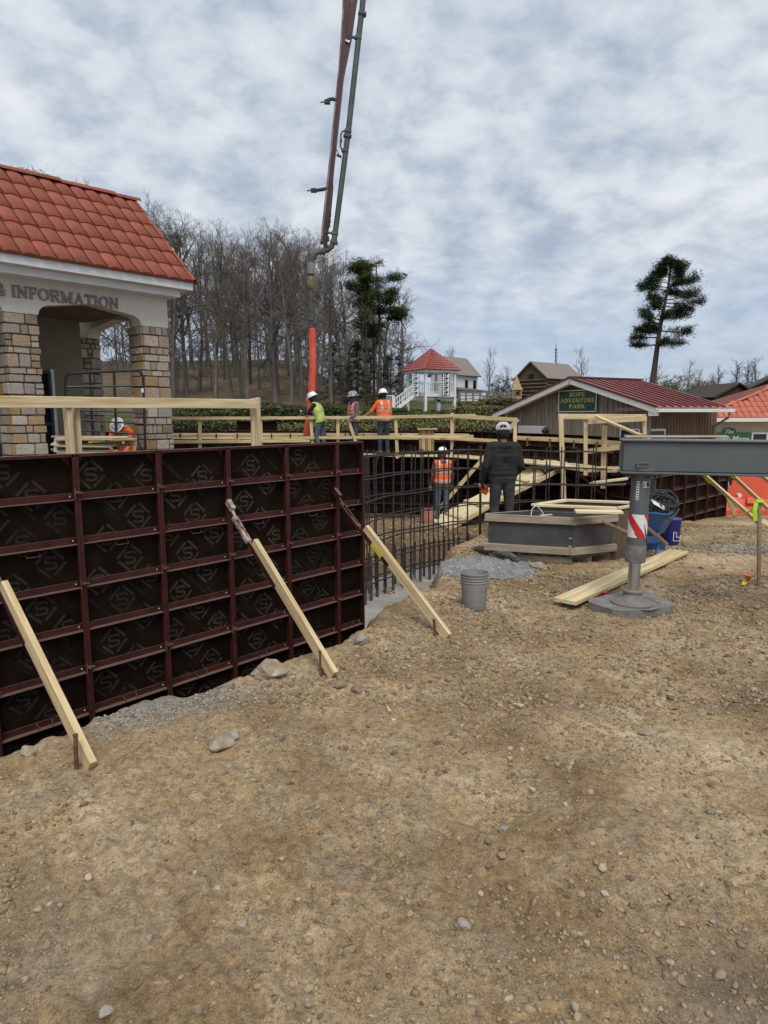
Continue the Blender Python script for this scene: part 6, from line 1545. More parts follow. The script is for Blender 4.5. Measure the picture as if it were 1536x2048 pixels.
# little well house in front of it
MTANW = pmat('tan_timber', (.33, .22, .10), (.45, .31, .16), scale=4, rough=.8)
p = at(1032, 800, 84); c = V((p.x, p.y, at(1032, 800, 84).z))
wl_ = thing('well_house', 'tiny tan timber shelter with pointed roof left of the log barn', 'shelter', c)
mb = MB(); mb.lathe([(.95, 1.2), (.55, 1.9), (.1, 2.9)], 4, M.Translation(c) @ M.Rotation(rad(45), 4, 'Z')); mb.build('roof', MTANW, wl_)
for sx in (-1, 1):
    for sy in (-1, 1): mb = MB(); mb.box(c + V((sx * .5, sy * .5, .5)), (.14, .14, 1.6)); mb.build('post', MTANW, wl_)
mb = MB(); mb.box(c + V((0, 0, 0)), (1.1, 1.1, .9)); mb.build('base', MTANW, wl_)
# white farmhouse
MWHS = pmat('white_clapboard', (.72, .73, .74), (.64, .65, .66), scale=2, rough=.7, stretch=(1, 1, 10))
p = at(908, 800, 88); pz = at(914, 796, 88).z
wh_, wB, wpart = gable_house('farmhouse', 'white clapboard farmhouse with grey roof behind the pavilion', (p.x, p.y, pz), rad(-42), 4.2, 4.4, 2.8, 4.9, MWHS, MSHING, [(-.3, 1.0, .6, 1.2, 'r'), (0, 2.6, .6, 1.0, 'f'), (-1.2, .9, .6, 1.2, 'f'), (1.5, 1.0, .6, 1.2, 'r')], .3)
p2 = at(938, 795, 84); mb = MB()
sh_ = thing('porch_shed', 'low grey roofed lean-to beside the white farmhouse', 'shed', (p2.x, p2.y, at(938, 797, 84).z)); c = V((p2.x, p2.y, at(938, 797, 84).z))
mb.box(c + V((.2, 0, .3)), (2.6, 1.6, 1.2)); mb.build('wall', MWHS, sh_); mb = MB(); mb.prism([(-1.5, 1.0), (1.9, .85), (1.9, .95), (-1.5, 1.35)], c + V((0, -1.1, 0)), (1, 0, 0), (0, 0, 1), (0, 1, 0), 2.6); mb.build('roof', MSHING, sh_)
# lattice antenna
an = thing('antenna_mast', 'thin dark antenna mast rising behind the log barn', 'antenna', at(1112, 760, 95)); a0_, a1_ = at(1112, 790, 95), at(1112, 687, 95)
for k in range(3):
    q = V((.16 * math.cos(k * 2.09), .16 * math.sin(k * 2.09), 0)); mb = MB(); mb.tube([a0_ + q, a0_.lerp(a1_, .9) + q * .7], .035, 4); mb.build('leg', MDARKM, an)
mb = MB(); mb.tube([a0_.lerp(a1_, .86), a1_], .04, 4)
for k in range(5): z = a0_.lerp(a1_, .60 + .07 * k); mb.tube([z + V((-.22, 0, 0)), z + V((.22, 0, .15))], .03, 4)
mb.build('tip', MDARKM, an)
# ================================================================ pavilion with the red tile roof
PD = 60.0; pk = PD / F
pv = thing('pavilion', 'white two storey garden pavilion with red tiled pyramid roof and stairs', 'pavilion', at(862, 823, PD))
MPW = pmat('pavilion_white', (.74, .75, .76), (.66, .67, .68), scale=2, rough=.6)
MPT = pmat('pavilion_red_tile', (.22, .048, .040), (.30, .078, .066), scale=3, rough=.55, rnd=.08)
def P(x, y, dd=0): return at(x, y, PD + dd)
pc_ = P(862, 790); hw = 1.78; pz0 = P(862, 823).z; pz1 = P(862, 791).z; pze = P(862, 743).z; pza = P(862, 699).z
pR = M.Rotation(rad(28), 3, 'Z'); cx, cy = pc_.x, pc_.y
corners = [V((cx, cy, 0)) + pR @ V((hw * a * .83, hw * b * .83, 0)) for a, b in ((-1, -1), (1, -1), (1, 1), (-1, 1))]
for q in corners: mb = MB(); mb.box((q.x, q.y, (pz0 + pze) / 2 - .3), (.2, .2, pze - pz0 + .6), pR); mb.build('post', MPW, pv)
mb = MB(); mb.box((cx, cy, pz1), (hw * 1.75, hw * 1.75, .28), pR); mb.build('deck', MPW, pv)
mb = MB(); mb.box((cx, cy, pze - .05), (hw * 1.95, hw * 1.95, .2), pR); mb.build('eave_fascia', MPW, pv)
rc_ = [V((cx, cy, pze + .03)) + pR @ V((hw * 1.05 * a, hw * 1.05 * b, 0)) for a, b in ((-1, -1), (1, -1), (1, 1), (-1, 1))]; apx = V((cx, cy, pza))
NR = 9
for k in range(4):
    a, b = rc_[k], rc_[(k + 1) % 4]; mid = (a + b) / 2; nrm = (b - a).cross(apx - a).normalized()
    for j in range(NR):
        t0, t1 = j / NR, (j + 1) / NR; mb = MB(); nseg = max(2, int(15 * (1 - t0)))
        for i in range(nseg):
            q0, q1 = i / nseg, (i + 1) / nseg
            A0, A1 = a.lerp(apx, t0), b.lerp(apx, t0); B0_, B1_ = a.lerp(apx, t1), b.lerp(apx, t1)
            x0, x1, xm = A0.lerp(A1, q0), A0.lerp(A1, q1), A0.lerp(A1, (q0 + q1) / 2); y0, y1, ym = B0_.lerp(B1_, q0), B0_.lerp(B1_, q1), B0_.lerp(B1_, (q0 + q1) / 2)
            up_ = nrm * .05
            mb.add([x0 + up_ * .6, xm + up_ * 2.2, x1 + up_ * .6, y0, ym + up_ * 1.2, y1, x0, x1], [[0, 1, 4, 3], [1, 2, 5, 4], [6, 7, 2, 1, 0]])
        mb.build('tile_course', MPT, pv)
for k in range(4): mb = MB(); mb.tube([rc_[k] + V((0, 0, .04)), apx + V((0, 0, .05))], .08, 6); mb.build('hip_cap', MPT, pv)
# railings
def railing(a, b, z, h=1.0, n=10, par=None):
    mb = MB(); mb.beam(V((a.x, a.y, z + h)), V((b.x, b.y, z + h)), .07, .06); mb.beam(V((a.x, a.y, z + .12)), V((b.x, b.y, z + .12)), .05, .05)
    for i in range(n + 1): q = a.lerp(b, i / n); mb.box((q.x, q.y, z + h / 2 + .06), (.03, .03, h - .1))
    return mb.build('railing', MPW, par or pv)
for k in range(4): railing(corners[k], corners[(k + 1) % 4], pz1 + .12, .95, 14)
# greek key banners
def banner(px, d2, y0=745, y1=794):
    a = P(px, y0, d2); b = P(px, y1, d2); w = .62; h = a.z - b.z; c = (a + b) / 2
    mb = MB(); mb.box(c, (w, .05, h)); f = mb.build('banner', MPW, pv)
    mb = MB(); fr = (c, V((1, 0, 0)), V((0, 0, 1)), V((0, -1, 0)))
    for (x0, z0, x1, z1) in ((-w / 2 + .02, -h / 2, -w / 2 + .02, h / 2), (w / 2 - .02, -h / 2, w / 2 - .02, h / 2), (-w / 2, h / 2 - .02, w / 2, h / 2 - .02), (-w / 2, -h / 2 + .02, w / 2, -h / 2 + .02)): stroke_poly(mb, [(x0, z0), (x1, z1)], .05, fr, .03)
    n = 5; st_ = h / n
    for i in range(n):
        z = h / 2 - st_ * (i + .5); s = st_ * .36
        stroke_poly(mb, [(.15, z + s + .1), (.15, z + s), (-.15, z + s), (-.15, z - s * .6), (.06, z - s * .6), (.06, z + s * .25), (-.04, z + s * .25)], .075, fr, .032)
    mb.build('key_pattern', MDARKM, f)
banner(831, -2.4); banner(892, -2.3, 746, 792)
# stairs at the left
s0, s1 = P(826, 793, -2.2), P(790, 821, -3.2)
for k in range(10):
    t = k / 9; q = s0.lerp(s1, t); mb = MB(); mb.box(q, (.45, 1.3, .06)); mb.build('stair_tread', MPW, pv)
for dy in (-.65, .65):
    mb = MB(); o = V((0, dy, 0)); mb.beam(s0 + o + V((0, 0, .95)), s1 + o + V((0, 0, .95)), .07, .07); mb.beam(s0 + o + V((0, 0, .5)), s1 + o + V((0, 0, .5)), .05, .05); mb.beam(s0 + o, s1 + o, .08, .25)
    for k in range(9): q = (s0 + o).lerp(s1 + o, k / 8); mb.box(q + V((0, 0, .45)), (.04, .04, .95))
    mb.build('stair_railing', MPW, pv)
for x in (787, 805):
    a = P(x, 822, -3.2); b = P(x, 791 if x < 800 else 793, -3.2); mb = MB(); mb.box((a + b) / 2, (.2, .2, (b - a).length)); mb.build('newel_post', MPW, pv)
railing(P(773, 820, -3.2), P(787, 820, -3.2), pz0 + .2, 1.1, 5); railing(P(870, 822, 1.5), P(912, 822, 1.0), pz0 + .1, .95, 10)
# dark figure statue and small sign below the pavilion
stt = thing('statue', 'small dark and white penguin shaped ornament under the pavilion deck', 'ornament', P(877, 823, -.8)); q = P(877, 822, -.8)
mb = MB(); mb.lathe([(.14, 0), (.2, .3), (.19, .6), (.1, .78), (.0001, .8)], 10, M.Translation(q)); mb.build('body', MPW, stt, smooth=True); mb = MB(); mb.lathe([(.10, .72), (.13, .84), (.09, .96), (.0001, 1.02)], 10, M.Translation(q)); mb.tube([q + V((.08, -.05, .86)), q + V((.26, -.08, .84))], [.04, .008], 6); mb.build('head', MDARKM, stt, smooth=True)
# split rail fences
MFEN = pmat('grey_rail_fence', (.11, .095, .08), (.2, .17, .14), scale=3, rough=.9)
def rail_fence(x0, x1, y0, y1, d0, d1, label, n):
    r = thing('rail_fence', label, 'fence', at(x0, y1, d0))
    for i in range(n + 1):
        t = i / n; b = at(x0 + (x1 - x0) * t, y1, d0 + (d1 - d0) * t); mb = MB(); mb.box(b + V((0, 0, .3)), (.16, .16, 1.5)); mb.build('post', MFEN, r)
        if i < n:
            b2 = at(x0 + (x1 - x0) * (i + 1) / n, y1, d0 + (d1 - d0) * (i + 1) / n)
            for z in (.25, .6, .92): mb = MB(); mb.beam(b + V((0, 0, z)), b2 + V((0, 0, z + random.uniform(-.06, .06))), .09, .1); mb.build('rail', MFEN, r)
rail_fence(918, 1030, 786, 803, 70, 72, 'grey split rail fence between the pavilion and the log barn', 8)
rail_fence(395, 560, 760, 776, 84, 88, 'grey rail fence on the wooded slope behind the bare trees', 9)
rail_fence(660, 800, 770, 790, 80, 78, 'grey rail fence among the dark conifers left of the pavilion', 8)
# ================================================================ trees
MBARK = pmat('grey_bark', (.085, .072, .062), (.16, .14, .12), scale=1.2, rough=.95, stretch=(3, 3, .5), bump=.4, bscale=6, rnd=.18)
MTWIG = pmat('grey_twigs', (.10, .085, .073), (.17, .145, .122), scale=1, rough=.95, rnd=.15)
MTWIGL = pmat('pale_twigs', (.20, .17, .145), (.28, .24, .20), scale=1, rough=.95, rnd=.1)
MPBARK = pmat('pine_bark', (.05, .038, .03), (.10, .075, .058), scale=2, rough=.95, stretch=(3, 3, .5), bump=.4, bscale=6)
MNEED = pmat('pine_needles', (0, 0, 0), palette=[(.010, .020, .009), (.018, .034, .014), (.030, .048, .017), (.044, .060, .022)], attr='tone', rough=.8, spec=.2)
MNEEDY = pmat('yellow_pine_needles', (0, 0, 0), palette=[(.018, .028, .010), (.034, .05, .015), (.055, .07, .022), (.075, .085, .03)], attr='tone', rough=.8, spec=.2)
MHEM = pmat('hemlock_needles', (0, 0, 0), palette=[(.018, .022, .013), (.034, .040, .02), (.058, .058, .03)], attr='tone', rough=.85, spec=.2)
MBUDS = pmat('pale_green_buds', (0, 0, 0), palette=[(.14, .15, .08), (.2, .2, .11), (.25, .24, .15)], attr='tone', rough=.9, spec=.1)
class Seg:
    """collects tapered limbs, fast"""
    def __init__(s): s.v = []; s.f = []; s.n = 0
    def limb(s, pts, rs, n):
        P = np.array(pts); t = np.gradient(P, axis=0); t /= np.linalg.norm(t, axis=1)[:, None] + 1e-9
        ref = np.array([.31, .2, .93]) if abs(t[0] @ np.array([.31, .2, .93])) < .9 else np.array([1., 0, 0])
        a = np.cross(t, ref); a /= np.linalg.norm(a, axis=1)[:, None]; b = np.cross(t, a); an = np.arange(n) * 2 * np.pi / n
        ring = P[:, None] + (a[:, None] * np.cos(an)[None, :, None] + b[:, None] * np.sin(an)[None, :, None]) * np.array(rs)[:, None, None]
        m = len(P); k = np.arange(n); base = s.n
        for i in range(m - 1):
            s.f.append(np.stack([base + i * n + k, base + i * n + (k + 1) % n, base + (i + 1) * n + (k + 1) % n, base + (i + 1) * n + k], -1))
        s.v.append(ring.reshape(-1, 3)); s.n += m * n
    def mesh(s, name, mat):
        v = np.concatenate(s.v); f = np.concatenate(s.f); me = bpy.data.meshes.new(name)
        me.vertices.add(len(v)); me.vertices.foreach_set('co', v.astype(np.float32).ravel()); me.loops.add(f.size); me.loops.foreach_set('vertex_index', f.astype(np.int32).ravel())
        me.polygons.add(len(f)); me.polygons.foreach_set('loop_start', np.arange(0, f.size, 4, dtype=np.int32)); me.polygons.foreach_set('loop_total', np.full(len(f), 4, dtype=np.int32))
        me.update(); me.polygons.foreach_set('use_smooth', np.ones(len(f), bool)); me.materials.append(mat); return me
def nrm(v): return v / (np.linalg.norm(v) + 1e-9)
def bare_tree(seed, Ht=16.0, first=.35, spread=.9, dens=1.0, twig=MTWIG, r0=.26, curl=.22, up=.12, levels=4):
    r = np.random.default_rng(seed); T, B = Seg(), Seg()
    def grow(p, d, L_, rr, lev):
        n = {0: 12, 1: 7, 2: 5, 3: 4, 4: 3}[lev]; pts = [p]; dd = d.copy(); wob = curl * {0: .22, 1: 1, 2: 1.15, 3: 1.2, 4: 1.1}[lev]
        for i in range(n):
            dd = nrm(dd + r.normal(0, wob, 3) * (1 if lev else .6) + np.array([0, 0, up * (1 if lev else .4)])); pts.append(pts[-1] + dd * L_ / n)
        tp = .28 if lev == 0 else .22; rs = np.linspace(rr, rr * tp, n + 1)
        (T if lev == 0 else B).limb(pts, rs, 7 if lev == 0 else 5 if lev == 1 else 4 if lev == 2 else 3)
        if lev >= levels: return
        nc = int({0: 15, 1: 6, 2: 5, 3: 4}[lev] * dens + r.random())
        for c in range(nc):
            t = (first + (1 - first) * (c + r.random()) / nc) if lev == 0 else (.18 + .82 * (c + r.random() * .8) / nc)
            t = min(t, .99); i = int(t * n); q = pts[i] + (pts[min(i + 1, n)] - pts[i]) * (t * n - i); ax = nrm(pts[min(i + 1, n)] - pts[i])
            az = r.random() * 6.283; pr = nrm(np.cross(ax, np.array([math.cos(az), math.sin(az), .3]))); ang = r.uniform(.5, 1.15) * spread * (1.1 - .45 * t if lev == 0 else 1)
            nd = nrm(ax * math.cos(ang) + pr * math.sin(ang)); nl = L_ * ({0: .40, 1: .52, 2: .55, 3: .5}[lev]) * r.uniform(.7, 1.2) * (1.15 - .6 * t if lev == 0 else 1 - .35 * t)
            grow(q, nd, nl, max(.009, min(rs[i] * .62, rr * {0: .36, 1: .42, 2: .5, 3: .6}[lev])), lev + 1)
    grow(np.zeros(3) - np.array([0, 0, .3]), nrm(np.array([r.normal(0, .05), r.normal(0, .05), 1])), Ht, r0, 0)
    return T.mesh('trunk', MBARK), B.mesh('crown', twig)
def tuft_mesh(name, centres, sizes, mat, per=26, ln=.32, wd=.05, flat=.6, seed=1, droop=0.0, up=.35):
    """needle tufts: thin blades radiating from each tuft centre"""
    r = np.random.default_rng(seed); c = np.repeat(np.array(centres), per, 0); s = np.repeat(np.array(sizes), per); n = len(c)
    d = r.normal(0, 1, (n, 3)); d[:, 2] = d[:, 2] * flat + up - droop; d /= np.linalg.norm(d, axis=1)[:, None]
    c = c + r.normal(0, 1, (n, 3)) * (s * .42)[:, None] * np.array([1, 1, flat])
    side = np.cross(d, r.normal(0, 1, (n, 3))); side /= np.linalg.norm(side, axis=1)[:, None] + 1e-9
    L_ = (ln * s * r.uniform(.6, 1.2, n))[:, None]; W_ = (wd * s * r.uniform(.7, 1.3, n))[:, None]
    v = np.stack([c - side * W_, c + side * W_, c + d * L_ + side * W_ * .3, c + d * L_ - side * W_ * .3], 1).reshape(-1, 3); f = np.arange(n * 4).reshape(n, 4)
    me = bpy.data.meshes.new(name); me.vertices.add(len(v)); me.vertices.foreach_set('co', v.astype(np.float32).ravel()); me.loops.add(f.size); me.loops.foreach_set('vertex_index', f.astype(np.int32).ravel())
    me.polygons.add(n); me.polygons.foreach_set('loop_start', np.arange(0, f.size, 4, dtype=np.int32)); me.polygons.foreach_set('loop_total', np.full(n, 4, dtype=np.int32)); me.update()
    tn = np.clip(np.repeat(r.random(len(centres)), per) * .6 + r.random(n) * .4, 0, 1); attr(me, 'tone', np.repeat(tn, 4)); me.materials.append(mat); return me
def add_tree(name, label, cat, parts, base, sc_=1.0, rz=0.0, group=None, sz=None):
    r = thing(name, label, cat, group=group, mw=M.Translation(base) @ M.Rotation(rz, 4, 'Z') @ M.Diagonal((sc_, sc_, sz or sc_, 1)))
    for nm, me in parts: inst(nm, me, r, WM[r.name])
    return r
bare = [bare_tree(100 + i, 16, f_, s_, d_, r0=rr_, up=u__) for i, (f_, s_, d_, rr_, u__) in enumerate(((.34, .95, 1.2, .25, .10), (.26, 1.1, 1.2, .29, .07), (.42, .85, 1.1, .20, .13), (.36, .95, 1.15, .22, .11), (.28, 1.2, 1.25, .32, .05), (.45, .8, 1.0, .18, .15)))]
# the wood behind the visitor building
rw_ = random.Random(5)
wood_spots = []
def tops(px): return np.interp(px, [-300, 60, 300, 340, 400, 480, 545, 600, 650, 690, 730, 790, 840], [400, 400, 436, 445, 470, 500, 478, 485, 492, 530, 560, 565, 640])
front = [(268, 64, 4), (345, 66, 1), (372, 70, 0), (397, 74, 3), (430, 63, 0), (462, 72, 2), (488, 66, 3), (497, 62, 0), (548, 64, 4), (556, 70, 0), (580, 61, 2), (608, 68, 1), (664, 60, 1), (640, 69, 3), (700, 72, 4), (520, 75, 5), (310, 76, 0), (590, 77, 3), (770, 75, 4), (800, 78, 1)]
FRONT_LAB = ['bare tree seen between the two right hand stone pillars', 'bare oak trunk just right of the end stone pillar', 'slim bare tree, second right of the end stone pillar', 'bare tree deeper in the wood, third right of the end pillar', 'straight pale trunked bare tree left of the guard rail corner post', 'bare tree behind the lawn, above the middle of the lower guard rail', 'spreading bare oak just left of the guard rail corner post', 'thick trunked bare oak directly above the guard rail corner post', 'crooked bare tree between the corner post and the red hose', 'bare tree close behind the crooked one, left of the red hose', 'thin pale trunk standing alone left of the red hose', 'bare oak right behind the upper end of the red hose', 'spreading bare oak between the red hose and the conifers', 'tall bare tree just right of the red hose', 'big crooked bare oak at the left of the conifer group', 'slender bare tree with its top beside the pump pipe elbow', 'bare tree behind the tiled roof corner', 'bare tree in the second row left of the pump hose', 'bare oak spreading behind the flat topped pine', 'lowest bare oak at the right end of the wood by the pavilion']
for px, d, v in front: wood_spots.append((px + rw_.uniform(-4, 4), d, v))
for i in range(46):
    wood_spots.append((rw_.uniform(-160, 760), rw_.uniform(74, 125), rw_.choice((0, 1, 2, 3, 4, 5, 2, 5))))
for i, (px, d, v) in enumerate(wood_spots):
    b = bz(px, d); yt = tops(px) + (rw_.uniform(0, 34) if i >= len(front) else rw_.uniform(0, 14)) ; h = (at(px, yt, d).z - b.z) ; s = max(.5, h / 16.6)
    fl = i < len(front)
    add_tree('bare_tree', FRONT_LAB[i] if fl else 'leafless grey tree deep in the wood on the slope left of the pavilion', 'tree', [('trunk', bare[v][0]), ('crown', bare[v][1])], (b.x, b.y, b.z), s * rw_.uniform(.92, 1.08), rw_.uniform(0, 6.28), 'bare trees of the wood on the slope', s)
# brush at the foot of the wood
brush = bare_tree(300, 3.2, .05, 1.2, .9, r0=.03, curl=.3, levels=3)
for i in range(110):
    px = rw_.uniform(240, 800); d = rw_.uniform(72, 105); b = bz(px, d + (i % 3) * 14); s = rw_.uniform(.9, 2.0) * (1 + (i % 3) * .55)
    add_tree('bare_shrub', 'low leafless shrub among the trunks of the wood', 'shrub', [('stem', brush[0]), ('crown', brush[1])], (b.x, b.y, b.z), s * 1.3, rw_.uniform(0, 6.28), 'leafless shrubs at the foot of the wood', s)
# pines
def pine(seed, Ht, branches, r0=.22, lean=(0, 0), mat=MNEED, tuft=.9, per=34, crook=.12, ln=.55, kmin=2, nw=2, flat=.55):
    """branches: (height fraction, azimuth deg, length, rise)"""
    r = np.random.default_rng(seed); T, B = Seg(), Seg(); n = 16; pts = [np.array([0, 0, -.3])]
    for i in range(n):
        t = (i + 1) / n; pts.append(np.array([lean[0] * t + crook * math.sin(t * 7 + seed) * t, lean[1] * t + crook * math.cos(t * 5 + seed) * t, Ht * t]))
    rs = np.linspace(r0, r0 * .22, n + 1); T.limb(pts, rs, 8); cs, ss_ = [], []
    for (hf, az, L_, rise) in branches:
        i = min(n - 1, int(hf * n)); q = pts[i] + (pts[i + 1] - pts[i]) * (hf * n - i); a = rad(az); d = np.array([math.cos(a), math.sin(a), rise]); m = 6; bp = [q]
        for k in range(m): d = d + np.array([r.normal(0, .12), r.normal(0, .12), .06 if k > 2 else -.02]); bp.append(bp[-1] + nrm(d) * L_ / m)
        B.limb(bp, np.linspace(max(.035, rs[i] * .38), .02, m + 1), 5)
        for k in range(kmin, m + 1):
            for w in range(nw):
                dd = nrm(nrm(bp[k] - bp[k - 1]) * .5 + r.normal(0, .7, 3) * np.array([1, 1, .35]) + np.array([0, 0, .15])); l2 = L_ * .28 * r.uniform(.5, 1.15); e = bp[k] + dd * l2
                B.limb([bp[k], bp[k] + dd * l2 * .5, e], [.022, .016, .01], 3)
                for u in np.linspace(.35, 1.05, 3): cs.append(bp[k] + dd * l2 * u + r.normal(0, .1, 3)); ss_.append(tuft * r.uniform(.6, 1.15))
        cs.append(bp[-1]); ss_.append(tuft)
    for k in range(6): cs.append(pts[-1] + r.normal(0, .3, 3)); ss_.append(tuft * .8)
    return [('trunk', T.mesh('trunk', MPBARK)), ('limbs', B.mesh('limbs', MPBARK)), ('crown', tuft_mesh('crown', cs, ss_, mat, per, ln, .045, flat, seed))]
# lone tall pine on the right
dP = 82; pb = at(1302, 780, dP); ph = at(1335, 520, dP).z - pb.z; sx = (at(1345, 520, dP).x - pb.x)
kP = dP / F
def pbr(px, py, L_, az, rise):   # limb reaching from the trunk at the height seen in the photograph
    return ((at(1300, py, dP).z - pb.z) / ph, az, L_, rise)
br = []
rp_r = random.Random(4)
for (py, l, az, ri) in ((690, 2.6, 170, .05), (682, 2.9, 20, -.10), (676, 3.1, 160, .15), (668, 2.4, 200, .2), (662, 3.0, 10, -.05), (655, 2.0, 120, .2), (650, 2.6, 190, .25), (640, 2.4, 150, .3), (636, 2.2, -20, .05), (628, 2.2, 10, .15), (622, 1.6, 200, .2), (612, 3.3, -8, -.12), (606, 3.8, 12, -.02), (600, 3.6, -25, .05), (596, 1.9, 175, .15), (590, 3.4, 5, .15), (584, 3.0, 30, .12), (580, 2.8, 178, .08), (575, 2.6, 165, .2), (572, 2.9, -12, .2), (566, 2.4, 190, .2), (560, 2.2, 20, .25), (554, 1.6, 150, .3), (548, 1.7, 0, .3), (542, 1.6, 180, .3), (536, 1.3, 40, .5), (532, 1.2, 200, .5), (527, 1.0, 90, .6), (690, 1.8, -80, .1), (660, 2.0, 90, .1), (640, 1.8, -90, .2), (600, 2.2, 100, .1), (575, 2.0, -90, .2), (550, 1.5, 90, .3), (545, 1.5, -60, .4)):
    br.append(pbr(0, py, l, az + rp_r.uniform(-12, 12), ri))
LP = pine(21, ph, br, r0=.40, lean=(sx * .92, 0), tuft=.66, per=28, crook=.25, ln=.55, kmin=3, nw=3, flat=.7)
add_tree('pine_tree', 'lone tall leaning pine standing behind the red metal roof', 'tree', LP, (pb.x, pb.y, pb.z))
# the pine clump left of the pavilion
def crown_br(seed, lo, hi, n, L0, L1, rise=.15):
    q = random.Random(seed); return [(lo + (hi - lo) * i / (n - 1), q.uniform(0, 360), L0 + (L1 - L0) * i / (n - 1) * 1.0 + q.uniform(-.4, .4), rise + q.uniform(-.1, .15)) for i in range(n)]
def put_pine(px, d, ytop, parts, label, name='pine_tree', rz=0):
    b = bz(px, d); h = at(px, ytop, d).z - b.z; s = h / 16.0; add_tree(name, label, 'tree', parts, (b.x, b.y, b.z), s, rz)
pA = pine(31, 16, crown_br(1, .58, .99, 12, 2.0, 1.6, .0), r0=.20, mat=MNEEDY, tuft=.78, per=26, ln=.6, kmin=4, nw=3)
pB = pine(32, 16, crown_br(2, .55, .99, 12, 2.4, 2.8, -.02), r0=.26, lean=(.6, 0), mat=MNEEDY, tuft=.82, per=28, ln=.6, kmin=4, nw=3)
pC = pine(33, 16, crown_br(3, .45, .98, 12, 1.4, 1.2, .1), r0=.22, mat=MNEEDY, tuft=.58, per=14, ln=.6, kmin=3)
put_pine(733, 63, 532, pA, 'pine with bunched top, left one of the pair beside the pavilion', rz=.4)
put_pine(762, 64, 525, pB, 'flat topped pine, right one of the pair beside the pavilion', rz=2.2)
put_pine(748, 68, 560, pC, 'thinner pine standing behind the pair beside the pavilion', rz=1.0)
put_pine(503, 80, 505, pC, 'greenish pine rising among the bare trees, right of the roof', rz=3.0)
put_pine(452, 86, 545, pA, 'thin pine hidden deep among the bare trees', rz=4.0)
put_pine(352, 82, 470, pC, 'dark pine right beside the tiled roof corner', rz=2.0)
put_pine(116, 64, 352, pC, 'dark pine top just showing over the tiled roof', rz=5.0)
# drooping hemlocks under the pines
def hemlock(seed, Ht, w, lo=.10, n=26):
    r = np.random.default_rng(seed); T, B = Seg(), Seg(); T.limb([np.array([0, 0, -.3]), np.array([0, 0, Ht * .5]), np.array([.05, 0, Ht])], [.16, .1, .02], 7); cs, sz_ = [], []
    for i in range(n):
        t = lo + (1 - lo) * (i + r.random()) / n; L_ = w * (1 - t) ** .7 * r.uniform(.5, 1.1) + .2; az = r.random() * 6.28; d = np.array([math.cos(az), math.sin(az), .08]); p = np.array([0, 0, Ht * t]); bp = [p]
        for k in range(5): d = d + np.array([0, 0, -.10]); bp.append(bp[-1] + nrm(d) * L_ / 5)
        B.limb(bp, np.linspace(.03, .008, 6), 3)
        for k in range(1, 6):
            for q in range(2): cs.append(bp[k] + r.normal(0, .16, 3) * np.array([1, 1, .5])); sz_.append(r.uniform(.3, .6))
    return [('trunk', T.mesh('trunk', MPBARK)), ('limbs', B.mesh('limbs', MTWIG)), ('crown', tuft_mesh('crown', cs, sz_, MHEM, 12, .8, .06, .35, seed, .25))]
hm = [hemlock(50, 9, 2.6), hemlock(51, 8, 2.2, .14, 24)]
for i, (px, d, h, lab) in enumerate(((668, 66, 6.0, 'dark drooping conifer at the left of the conifer group'), (700, 60, 4.6, 'dark drooping conifer in front of the pine trunks, left'), (742, 61, 5.0, 'dark drooping conifer round the foot of the two pines'), (775, 62, 5.6, 'dark drooping conifer nearest the pavilion stairs'), (716, 70, 6.5, 'tall dark conifer behind the pine trunks'), (800, 82, 6.5, 'dark conifer behind the pavilion roof, at its left'), (820, 100, 6.0, 'distant dark conifer just left of the pavilion roof'))):
    b = bz(px, d); add_tree('conifer', lab, 'tree', hm[i % 2], (b.x, b.y, b.z), h / 9, i * 1.1)
# small far trees on the right and behind
pale = [bare_tree(200 + i, 8, .12, .75, 1.0, MTWIGL, r0=.12, curl=.16, up=.2, levels=4) for i in range(2)]
dark = [bare_tree(210 + i, 9, .2, 1.05, 1.1, MTWIG, r0=.22, curl=.26, up=.06, levels=4) for i in range(2)]
for i, (px, d, yt, v, lab) in enumerate(((978, 84, 712, 0, 'pale bare multi stemmed tree between the farmhouse and the log barn'), (1010, 88, 738, 1, 'smaller pale bare tree close to the left of the log barn'), (1160, 92, 708, 0, 'pale bare tree close to the right of the log barn'), (1310, 95, 735, 1, 'pale bare tree behind the foot of the lone pine'), (1372, 90, 730, 0, 'slim pale bare tree right of the lone pine'), (1394, 88, 742, 1, 'shorter slim pale bare tree beside the dark tree clump'), (905, 110, 705, 1, 'pale bare tree showing over the pavilion roof'))):
    b = bz(px, d); h = at(px, yt, d).z - b.z; m_ = pale[v]; add_tree('bare_tree', lab, 'tree', [('trunk', m_[0]), ('crown', m_[1])], (b.x, b.y, b.z), h / 8.2, i * 1.7)
for i, (px, d, yt, v, lab) in enumerate(((1432, 84, 742, 0, 'rounded dark bare tree, leftmost of the clump over the tan building'), (1462, 80, 730, 1, 'broad dark bare tree in the middle of the clump over the tan building'), (1490, 84, 735, 0, 'dark bare tree right of the middle of the clump'), (1516, 80, 726, 1, 'dark bare tree at the right end of the clump'), (1560, 82, 728, 0, 'dark bare tree cut off at the right edge'), (1418, 96, 752, 1, 'low dark bare tree left behind the clump'))):
    b = bz(px, d); h = at(px, yt, d).z - b.z; m_ = dark[v]; add_tree('bare_tree', lab, 'tree', [('trunk', m_[0]), ('crown', m_[1])], (b.x, b.y, b.z), h / 8.6, i * 2.1)
